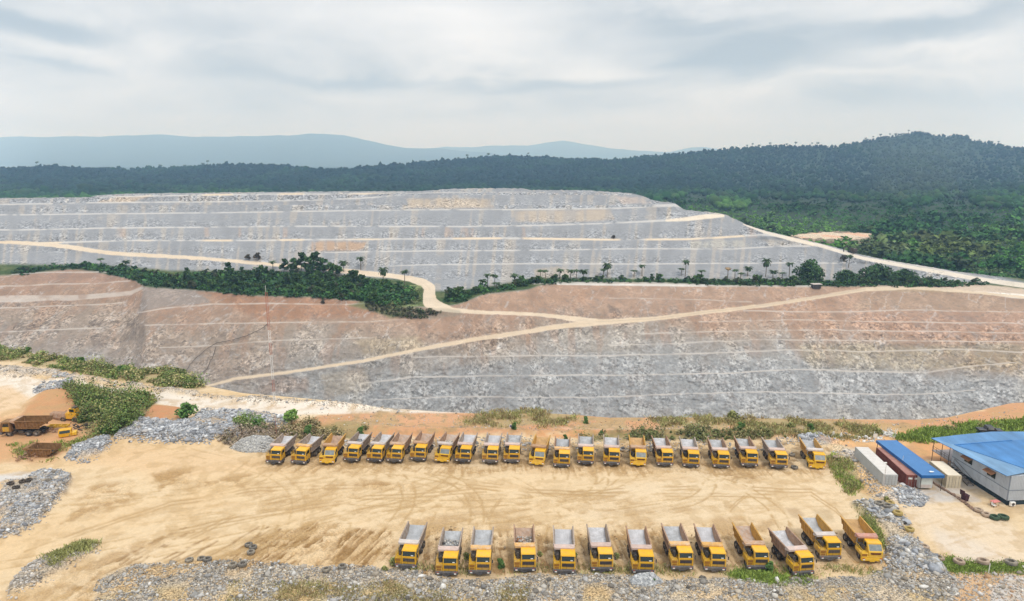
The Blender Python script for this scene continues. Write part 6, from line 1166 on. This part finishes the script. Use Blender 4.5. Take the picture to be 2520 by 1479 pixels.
MB().box(0, wd_, 0, ln, 3.17, 3.27).build('roof', M['blue'], r); m = MB().box(-.04, 0, -.04, ln + .04, 2.72, 3.28).box(wd_, wd_ + .04, -.04, ln + .04, 2.72, 3.28).box(0, wd_, -.04, 0, 2.72, 3.28).box(0, wd_, ln, ln + .04, 2.72, 3.28); m.build('fascia', M['blue_dark'], r)
for y in (.3, ln / 2, ln - .3):
    for x in (.15, wd_ - .15): MB().bar((x, y, 0), (x, y, 3.17), .06, 6).build('post', M['dark'], r)
cb = MB().box(.05, 2.5, .5, ln - 2.0, .45, 2.75).build('cabin', CM['white'], r); MB().box(.25, 2.3, .44, .5, .5, 2.5).build('door', mat_plain('pale_door', (.5, .53, .5), .1, 1.2, .6), cb); MB().box(.3, 2.2, .40, .44, .55, 1.2).build('lower_panel', M['can_grey'], cb)
MB().box(wd_ - 1.9, wd_ - 1.5, 1.1, 1.5, 3.28, 3.42).box(wd_ - 2.1, wd_ - 1.3, 1.0, 1.3, 3.42, 3.46).build('roof_light', M['lamp'], r)
# the big building
M['wall'] = mat_plain('wall_sheet', (.54, .575, .615), .06, .5, .6, .25, 0, .25, (.40, .42, .45), .15); M['skirt'] = mat_plain('dark_base', (.022, .038, .048), .2, 1, .8, .2); M['awning'] = mat_plain('awning_rust', (.42, .19, .10), .2, 2, .7, .2, 0, .4, (.5, .3, .15))
M['deck'] = mat_plain('grey_deck', (.27, .24, .235), .12, 1, .8, .1)
c0 = gF(*r5(2380, 1150), 0); c1 = gF(*r5(1640, 580), 1.4)
dv = np.array([c1[0] - c0[0], c1[1] - c0[1]]); LB = float(np.hypot(*dv)); rz = -math.atan2(dv[0], dv[1]); WB = 13.0; HB = 5.75; ZB = 1.05
r = thing('office_building', 'large grey sheet metal building with blue hipped roof at the right edge', 'building', (c0[0], c0[1], 0), rz)
m = MB()
def corr_wall(m, ax, a0, a1, other, z0, z1, sgn):
    n = int((a1 - a0) / .3)
    for k in range(n):
        s0 = a0 + k * (a1 - a0) / n; st_ = (a1 - a0) / n
        for (u0, u1, d0, d1) in ((0, .4, 0, 0), (.4, .5, 0, .03), (.5, .9, .03, .03), (.9, 1, .03, 0)):
            pts = [(s0 + u0 * st_, d0), (s0 + u1 * st_, d1)]
            if ax == 'y': v4 = [(other + sgn * pts[0][1], pts[0][0], z0), (other + sgn * pts[1][1], pts[1][0], z0), (other + sgn * pts[1][1], pts[1][0], z1), (other + sgn * pts[0][1], pts[0][0], z1)]
            else: v4 = [(pts[0][0], other + sgn * pts[0][1], z0), (pts[1][0], other + sgn * pts[1][1], z0), (pts[1][0], other + sgn * pts[1][1], z1), (pts[0][0], other + sgn * pts[0][1], z1)]
            m.add(v4, [(0, 1, 2, 3)])
m.box(.06, WB, .06, LB, ZB, HB)
corr_wall(m, 'y', 0, LB, 0.03, ZB, HB, 1); corr_wall(m, 'x', 0, WB, 0.03, ZB, HB, 1)
wl = m.build('wall', M['wall'], r)
MB().box(-.03, .02, 0, LB, 2.95, 3.06).box(0, WB, -.03, .02, 2.95, 3.06).box(-.05, .07, -.05, .07, ZB, HB).build('trim', mat_plain('grey_trim', (.20, .23, .27), .1, 1, .6), r)
MB().box(.25, WB, .25, LB, 0, ZB).build('plinth', M['skirt'], r)
for yy in (LB * .30, LB * .70):
    o = MB().box(-.012, .055, yy - .95, yy + .95, 3.55, 4.6).build('window', M['glass'], r); MB().hexa([(-.9, yy - 1.1, 4.42), (0, yy - 1.1, 4.80), (0, yy + 1.1, 4.80), (-.9, yy + 1.1, 4.42), (-.9, yy - 1.1, 4.47), (0, yy - 1.1, 4.86), (0, yy + 1.1, 4.86), (-.9, yy + 1.1, 4.47)]).build('awning', M['awning'], o); MB().box(-.03, -.015, yy - .04, yy + .04, 3.55, 4.6).build('frame', M['rim'], o)
inv = Matrix.Translation((c0[0], c0[1], 0)) @ Matrix.Rotation(rz, 4, 'Z'); inv = inv.inverted()
def bl(x, y, z): return inv @ Vector(gF(*r5(x, y), z))
E1, E2 = Vector(gF(*r5(1378, 237), 5.9)), Vector(gF(*r5(2392, 745), 5.9))
def hit(x, y, p0, nv):        # where the sight line through a photo point meets a roof plane
    X, Y_ = r5(x, y); c = Vector((0, 0, CAMZ)); d = Vector(gF(X, Y_, 0)) - c; return c + d * ((p0 - c).dot(nv) / d.dot(nv))
ev = (E2 - E1).normalized(); pr = Vector((-ev.y, ev.x, 0)); pr = pr if pr.x > 0 else -pr
def slope_n(a): g = math.tan(math.radians(a)); u = pr + Vector((0, 0, g)); nv = ev.cross(u); return nv if nv.z > 0 else -nv
n1 = slope_n(5); K1 = hit(1690, 330, E1, n1); K2 = hit(2460, 590, E1, n1); K2 = K1 + (K2 - K1) * 1.55
kv = (K2 - K1).normalized(); pk_ = Vector((-kv.y, kv.x, 0)); pk_ = pk_ if pk_.x > 0 else -pk_; n2 = kv.cross(pk_ + Vector((0, 0, math.tan(math.radians(9))))); n2 = n2 if n2.z > 0 else -n2
R0 = hit(2460, 268, K1, n2); RK = K2 + (R0 - K1) * 1.6; n3 = (K1 - E1).cross(R0 - E1); n3 = n3 if n3.z > 0 else -n3
T1 = hit(1760, 192, E1, n3); T2 = hit(2190, 150, E1, n3); T3 = hit(2640, 150, E1, n3); RR = R0 + (R0 - K1) * .6
E3 = E2 + (K2 - E2).dot(ev) * ev * .0 + pr * 9; E3 = E2 + (E3 - E2) + Vector((0, 0, 9 * math.tan(math.radians(5))))
E1, E2, E3, K1, K2, R0, RK, T1, T2, T3, RR = [inv @ p_ for p_ in (E1, E2, E3, K1, K2, R0, RK, T1, T2, T3, RR)]
def sheet(m, pts, th=.07):
    n = len(pts); lo = [Vector(p) - Vector((0, 0, th)) for p in pts]
    m.add([tuple(p) for p in pts] + [tuple(p) for p in lo], [tuple(range(n)), tuple(range(n, 2 * n))[::-1]] + [(i, n + i, n + (i + 1) % n, (i + 1) % n) for i in range(n)])
m = MB(); sheet(m, [E1, E2, E3, K2, K1]); rf = m.build('roof', M['roof_pale'], r)
m = MB(); sheet(m, [K1, K2, RK, RR]); m.build('upper_slope', M['roof_blue2'], rf)
m = MB(); sheet(m, [E1, K1, R0, RR, T3, T2, T1]); m.build('back_slope', M['roof_blue'], rf)
m = MB(); d_ = Vector((0, 0, .05)); m.bar(K1 + d_, R0 + d_, .09, 6).bar(K1 + d_, K2 + d_, .05, 6).bar(E1 + d_ * .3, E2 + d_ * .3, .06, 6); m.build('ridge_cap', M['blue'], rf)
# open terrace under the far eave, with posts, rail and stair
MB().box(-.4, 6, LB + .1, LB + 5.0, 1.9, 2.05).build('terrace', M['deck'], r)
for (x, y) in ((E1.x + .5, E1.y - .3), (E1.x + 2.2, E1.y - 2.6), (-.3, LB + 2.4), (4, LB + 4.8)): MB().bar((x, y, 0), (x, y, 5.75), .06, 6).build('post', M['dark'], r)
m = MB()
for k in range(5): m.bar((-.4, LB + .3 + k * 1.15, 2.05), (-.4, LB + .3 + k * 1.15, 3.0), .03, 5)
m.bar((-.4, LB + .3, 3.0), (-.4, LB + 4.9, 3.0), .035, 5).bar((-.4, LB + .3, 2.55), (-.4, LB + 4.9, 2.55), .03, 5); m.build('railing', M['dark'], r)
m = MB(); ns = 9; ya, yb = LB - 1.0, LB - 6.6
for k in range(ns): f = k / (ns - 1); y = ya + (yb - ya) * f; z = 1.95 * (1 - f) + .12; m.box(-1.35, -.25, y - .16, y + .16, z - .05, z)
sc_ = m.build('staircase', M['deck'], r)
m = MB()
for x in (-1.4, -.22): m.bar((x, ya, 2.0), (x, yb, .1), .07, 6).bar((x, ya, 2.95), (x, yb, 1.05), .035, 5).bar((x, ya, 2.0), (x, ya, 2.95), .03, 5).bar((x, yb, .1), (x, yb, 1.05), .03, 5)
m.build('stair_rail', M['dark'], sc_)
ac = MB().box(.35, 1.25, -.55, -.15, .25, 1.0).build('air_conditioner', M['lamp'], r, .03); MB().lathe([(-.57, .28), (-.555, .28), (-.555, .02), (-.57, .02)], n=16, axis='z').build('fan_grille', M['grille'], ac)
ac.children[0].rotation_euler = (math.pi / 2, 0, 0); ac.children[0].location = (.8, -1.125, .62)
# things around the buildings
q = gF(*r5(1825, 1075)); r = thing('litter_bin', 'dark maroon bin with its lid standing open beside the kerb', 'bin', q, math.radians(15)); mm = mat_plain('maroon_plastic', (.045, .010, .018), .15, 2, .5)
MB().hexa([(-.4, -.4, 0), (.4, -.4, 0), (.4, .4, 0), (-.4, .4, 0), (-.48, -.48, 1.25), (.48, -.48, 1.25), (.48, .48, 1.25), (-.48, .48, 1.25)]).build('bin_body', mm, r, .03); MB().hexa([(-.75, -.45, 1.2), (-.62, -.45, 1.2), (-.62, .45, 1.2), (-.75, .45, 1.2), (-.9, -.45, 2.15), (-.77, -.45, 2.15), (-.77, .45, 2.15), (-.9, .45, 2.15)]).build('lid', mm, r)
q = gF(*r5(2225, 1145)); r = thing('table', 'small pink topped table standing by the grey wall', 'table', q, .3); MB().box(-.75, .75, -.4, .4, .85, .95).build('tabletop', mat_plain('pink_top', (.62, .22, .20), .1, 2, .6), r)
for x in (-.6, .6):
    for y in (-.3, .3): MB().bar((x, y, 0), (x, y, .85), .035, 5).build('leg', M['dark'], r)
q = gF(*r5(2215, 1165)); r = thing('chair', 'white chair standing in front of the pink topped table', 'chair', q, .2); MB().box(-.28, .28, -.28, .28, .42, .48).build('seat', M['lamp'], r); MB().box(-.28, .28, .24, .29, .48, .95).build('backrest', M['lamp'], r)
for x in (-.24, .24):
    for y in (-.24, .24): MB().bar((x, y, 0), (x, y, .42), .025, 5).build('leg', M['dark'], r)
q = gF(*r5(735, 930)); r = thing('lamp_post', 'thin pale lamp post at the near corner of the white container', 'lamp post', q, 0); MB().bar((0, 0, 0), (0, 0, 5.4), .055, 8, .04).build('pole', M['can_grey'], r); MB().box(-.55, .05, -.1, .1, 5.35, 5.5).build('lamp_head', M['lamp'], r)
q = gF(*r5(965, 745)); r = thing('aerial_pole', 'thin white aerial pole with a guy wire beside the maroon container', 'pole', q, 0); MB().bar((0, 0, 0), (.1, 0, 4.2), .03, 6).build('pole', M['lamp'], r); MB().bar((.1, 0, 4.2), (1.6, 1.6, 2.6), .012, 4).build('guy_wire', M['lamp'], r)
q = gF(3172, 1400, 0); r = thing('pickup_truck', 'dark pickup half hidden behind the blue roof of the big building', 'pickup', (q[0], q[1] + 2, .5), math.radians(80)); db = mat_plain('black_paint', (.02, .022, .028), .1, 2, .35, .5)
MB().prism([(-2.4, .5), (-2.4, 1.05), (-1.1, 1.15), (-.5, 1.75), (.8, 1.75), (1.0, 1.1), (2.5, 1.05), (2.5, .5)], -.85, .85).build('body', db, r, .06); MB().box(-.87, .87, -.45, .7, 1.2, 1.6).build('side_window', M['old_glass'], r)
for y in (-1.6, 1.6):
    for s in (-1, 1): o = link('wheel', M['w0.36'][0], r); o.location = (s * .8, y, .4); o.scale = (.6, .6, .6)
# tyres lying about
TY = tyre_mesh(.66, .42, .34, 22)
tym = {'grey': TY.mesh('tyre', mat_plain('dusty_tyre', (.16, .145, .125), .2, 2, .9, .1, 0, .7, (.33, .28, .21))), 'yellow': TY.mesh('tyre', mat_plain('yellowed_tyre', (.34, .25, .075), .2, 2, .9, .1, 0, .5, (.36, .28, .17))), 'tan': TY.mesh('tyre', mat_plain('tan_tyre', (.36, .27, .20), .2, 2, .9, .1, 0, .6, (.42, .34, .26))), 'green': TY.mesh('tyre', mat_plain('green_tyre', (.06, .095, .06), .2, 2, .9, .1)), 'black': TY.mesh('tyre', mat_plain('black_tyre', (.05, .045, .04), .2, 2, .9, .1, 0, .5, (.2, .15, .11)))}
def T(x, y, key, lab, s=1.0, tilt=.12, dz=0.0, grp='old tyres'):
    q = ground_at(x / K, y / K); o = link('tyre', tym[key]); o.location = (q[0], q[1], q[2] + .3 * s + dz); o.rotation_euler = (tilt * rng.uniform(-1, 1), math.pi / 2 + tilt * rng.uniform(.3, 1), rng.uniform(0, 3)); o.scale = (s,) * 3; tag(o, lab, 'tyre', grp)
r8 = lambda x, y: (2640 + x / 4.038, 1580 + y / 4.038); rl = lambda x, y: (x / 2.8, 1480 + y / 2.8); rb = lambda x, y: (300 + x / 2.52, 1760 + y / 2.52); rr_ = lambda x, y: (2100 + x / 3.15, 1280 + y / 3.15)
for f, x, y, k, s, lab in ((r8, 650, 165, 'grey', 1.25, 'grey tyre at the top of the coarse rubble bank, left of a pair'), (r8, 755, 215, 'grey', 1.2, 'grey tyre at the top of the coarse rubble bank, right of a pair'), (r8, 880, 305, 'yellow', 1.25, 'yellow painted tyre on the edge of the sandy lot'), (r8, 1035, 495, 'yellow', 1.15, 'ochre tyre half sunk at the edge of the sandy lot below the yellow one'), (r8, 1230, 690, 'tan', 1.15, 'tan tyre on the bank where the green grass begins'), (r8, 1410, 845, 'tan', 1.3, 'large tan tyre at the left of the row in green grass'), (r8, 1680, 870, 'tan', 1.25, 'pale tan tyre in the middle of the row in green grass'), (r8, 1990, 870, 'tan', 1.3, 'pale tyre right of middle in the row in green grass'), (r8, 2350, 880, 'grey', 1.3, 'tyre with dark hole at the right edge of the picture'), (r8, 965, 400, 'black', .7, 'small dark red hubbed tyre at the edge of the sandy lot'), (r8, 790, 130, 'yellow', 1.1, 'ochre tyre upper right of the grey pair'),
    (r8, 1930, 205, 'tan', 1.1, 'brown tyre lying at the end of the kerb, upper of two'), (r8, 2030, 262, 'tan', 1.1, 'brown tyre lying at the end of the kerb, lower of two'), (r8, 2140, 300, 'green', 1.2, 'dark green tyre, left of the two beyond the kerb end'), (r8, 2250, 300, 'green', 1.3, 'dark green tyre, right of the two beyond the kerb end'),
    (rl, 2220, 725, 'grey', .95, 'topmost tyre of three lying together on the sandy yard'), (rl, 2260, 748, 'grey', .95, 'middle tyre of three lying together on the sandy yard'), (rl, 2240, 792, 'grey', .95, 'lowest tyre of three lying together on the sandy yard'), (rl, 1690, 868, 'grey', .95, 'left tyre of three at the upper edge of the bottom rubble'), (rl, 1800, 858, 'grey', .95, 'middle tyre of three at the upper edge of the bottom rubble'), (rl, 1855, 870, 'grey', .95, 'right tyre of three at the upper edge of the bottom rubble'), (rl, 2082, 940, 'grey', 1.0, 'left tyre of a pair in the bottom rubble'), (rl, 2170, 935, 'grey', 1.0, 'right tyre of a pair in the bottom rubble'), (rb, 1865, 165, 'grey', 1.0, 'tyre in the bottom rubble left of a sky blue stone patch'), (rb, 1995, 150, 'grey', 1.0, 'tyre in the bottom rubble nearest the leftmost front truck'),
    (rl, 210, 200, 'black', .95, 'dark tyre on the left mound, left of two'), (rl, 265, 198, 'black', .95, 'dark tyre on the left mound, right of two'), (rl, 150, 250, 'black', .95, 'blackish tyre low on the left mound'), (rl, 100, 215, 'black', .95, 'blackish tyre at the left edge of the mound'), (rr_, 1360, 672, 'grey', 1.05, 'tyre lying in front of the gap at the right of the back row'), (rr_, 1335, 555, 'grey', .95, 'tyre lying behind the gap at the right of the back row'), (rr_, 1780, 583, 'tan', 1.0, 'pale tyre on the stony strip left of the white container')):
    X, Y_ = f(x, y); T(X, Y_, k, lab, s)
# low earth kerb of half buried stones by the lot
pts = [gF(*r5(x, y)) for x, y in ((1400, 840), (1520, 915), (1640, 985), (1740, 1050), (1840, 1120), (1930, 1190), (2010, 1235))]; n = 420; t_ = rng.uniform(0, len(pts) - 1.001, n); P_ = np.array(pts); i_ = t_.astype(int); p = P_[i_] + (P_[i_ + 1] - P_[i_]) * (t_ - i_)[:, None] + rng.normal(0, .09, (n, 3)); p[:, 2] = rng.uniform(.02, .22, n)
V, Fc, Cc = blobs(ICO1S, p, np.full((n, 3), .17) * rng.uniform(.7, 1.4, (n, 1)), np.array([(.22, .14, .10), (.28, .19, .14), (.17, .115, .085)])[rng.integers(0, 3, n)], .2, .1); link('kerb', mesh_np('kerb', V, Fc, M['stone'], Cc), label='brown kerb of piled stones between sandy lot and building', cat='kerb')
# the mast and small posts
q = gF(875, 1287, .2); r = thing('radio_mast', 'tall thin red and white lattice mast at the edge of the haul road', 'mast', q, .3); red = mat_plain('mast_red', (.36, .13, .09), .1, 2, .5); wh = mat_plain('mast_white', (.66, .64, .62), .05, 2, .5)
HM = 28.6; nsec = 9
for k in range(nsec):
    m = MB(); z0, z1 = HM * k / nsec, HM * (k + 1) / nsec; w_ = .30
    cr = [(w_ * math.cos(a), w_ * math.sin(a)) for a in (0, 2.094, 4.189)]
    for x, y in cr: m.bar((x, y, z0), (x, y, z1), .045, 5)
    st_ = 4
    for j in range(st_):
        za, zb = z0 + (z1 - z0) * j / st_, z0 + (z1 - z0) * (j + 1) / st_
        for i in range(3): a, b2 = cr[i], cr[(i + 1) % 3]; m.bar((a[0], a[1], za), (b2[0], b2[1], zb), .02, 4)
    m.build('mast_section', wh if k in (0, 2, 3, 5) else red, r)
MB().bar((0, 0, HM), (0, 0, HM + 1.6), .04, 5).build('antenna', wh, r)
MB().box(-.5, .5, -.5, .5, -.3, .25).build('footing', M['deck'], r)
q = gF(881, 1388, 0); o = MB().bar((0, 0, 0), (0, 0, 4.6), .05, 6).build('pole', red); o.location = q; tag(o, 'thin dark red pole behind the leftmost back row truck', 'pole')
q = gF(1628, 1378, 0); r = thing('road_sign', 'small round sign with white rim beyond the back row', 'sign', q, 0); MB().bar((0, 0, 0), (0, 0, 1.6), .035, 6).build('post', M['can_grey'], r); o = MB().lathe([(-.02, .38), (.02, .38), (.02, .01), (-.02, .01)], n=20).build('sign_face', M['lamp'], r); o.location = (0, -.05, 1.5); o.rotation_euler = (0, 0, math.pi / 2); o2 = MB().lathe([(-.03, .24), (-.021, .24), (-.021, .01), (-.03, .01)], n=16).build('symbol', mat_plain('sign_purple', (.16, .10, .22), .05, 2, .5), o)
q = gF(2840, 1880 - 40 * 0, 0)
for x, y, h, lab in ((3151, 1827, 1.6, 'thin white stake on the orange bank at lower right'), (2788, 1405, 1.5, 'pale square signboard on a post at the back corner of the blue roof'), (2830, 1392, 2.2, 'white forked post on the orange ground behind the containers'), (2852, 1394, 2.0, 'slim white post on the orange ground right of the forked post'), (2656, 1396, 1.4, 'small white trestle among the white stones'), (2680, 1396, 1.3, 'small pinkish cone shaped marker right of the trestle')):
    q = ground_at(x / K, y / K); m = MB().bar((0, 0, -.1), (0, 0, h), .06, 6)
    if 'square' in lab: m.box(-.45, .45, -.08, .0, h - .75, h + .1)
    if 'forked' in lab: m.bar((0, 0, h * .5), (.5, 0, h), .05, 5).bar((0, 0, h * .6), (-.4, 0, h * .8), .05, 5).box(-.6, .6, -.1, .1, .3, .45)
    if 'trestle' in lab: m.bar((0, 0, h), (.5, 0, 0), .06, 5).bar((0, 0, h), (-.5, 0, 0), .06, 5)
    if 'cone' in lab: m.bar((0, 0, 0), (0, 0, h), .35, 8, .05)
    o = m.build('marker_post', M['lamp']); o.location = q; tag(o, lab, 'post')
# far-off things: hut on the rim, excavator on the far platform, hoses down the pit wall
q = far_pt(2600 / K, 918 / K); r = thing('hut', 'tiny grey roofed hut on the far rim of the pit at right', 'hut', q, .1); MB().box(-2.6, 2.6, -1.5, 1.5, 0, 2.6).build('wall', M['dark'], r); MB().box(-3.1, 3.1, -2, 2, 2.6, 2.9).build('roof', M['can_grey'], r)
q = far_pt(2717 / K, 760 / K); r = thing('excavator', 'dark excavator working on the sandy platform beside the heap', 'excavator', q, .2); MB().box(-2.6, 2.6, -2.2, -1.3, 0, 1.1).box(-2.6, 2.6, 1.3, 2.2, 0, 1.1).build('tracks', M['dark'], r); MB().box(-1.6, 2.8, -1.5, 1.5, 1.2, 3.0).build('body', M['grille'], r); MB().box(-2.4, -.6, -1.5, 0, 1.4, 3.8).build('cab', M['dark'], r); MB().tube([(-1.5, .4, 2.2), (-5, .4, 5.2), (-7.5, .4, 3.2), (-7.2, .4, .8)], .35, 6).build('boom', M['dark'], r)
for pts, lab in ((((2395, 812), (2330, 865), (2200, 925), (2060, 965), (1940, 985), (1850, 1040), (1740, 1130), (1690, 1190), (1640, 1270)), 'long dark hose running down the left pit wall'), (((1930, 1020), (1890, 1130), (1850, 1220), (1760, 1290)), 'shorter dark hose on the left pit wall below the long one')):
    P_ = []
    for (xa, ya), (xb_, yb) in zip(pts[:-1], pts[1:]):
        for f in np.linspace(0, 1, 6)[:-1]: X, Y_ = R1(xa + (xb_ - xa) * f, ya + (yb - ya) * f); c = far_pt(X / K, Y_ / K); P_.append(c - (c - np.array([0, 0, CAMZ])) / np.linalg.norm(c - np.array([0, 0, CAMZ])) * 1.6)
    o = MB().tube(P_, .17, 5).build('hose', mat_plain('dusty_hose', (.12, .10, .085), .1, 2, .8)); tag(o, lab, 'hose')
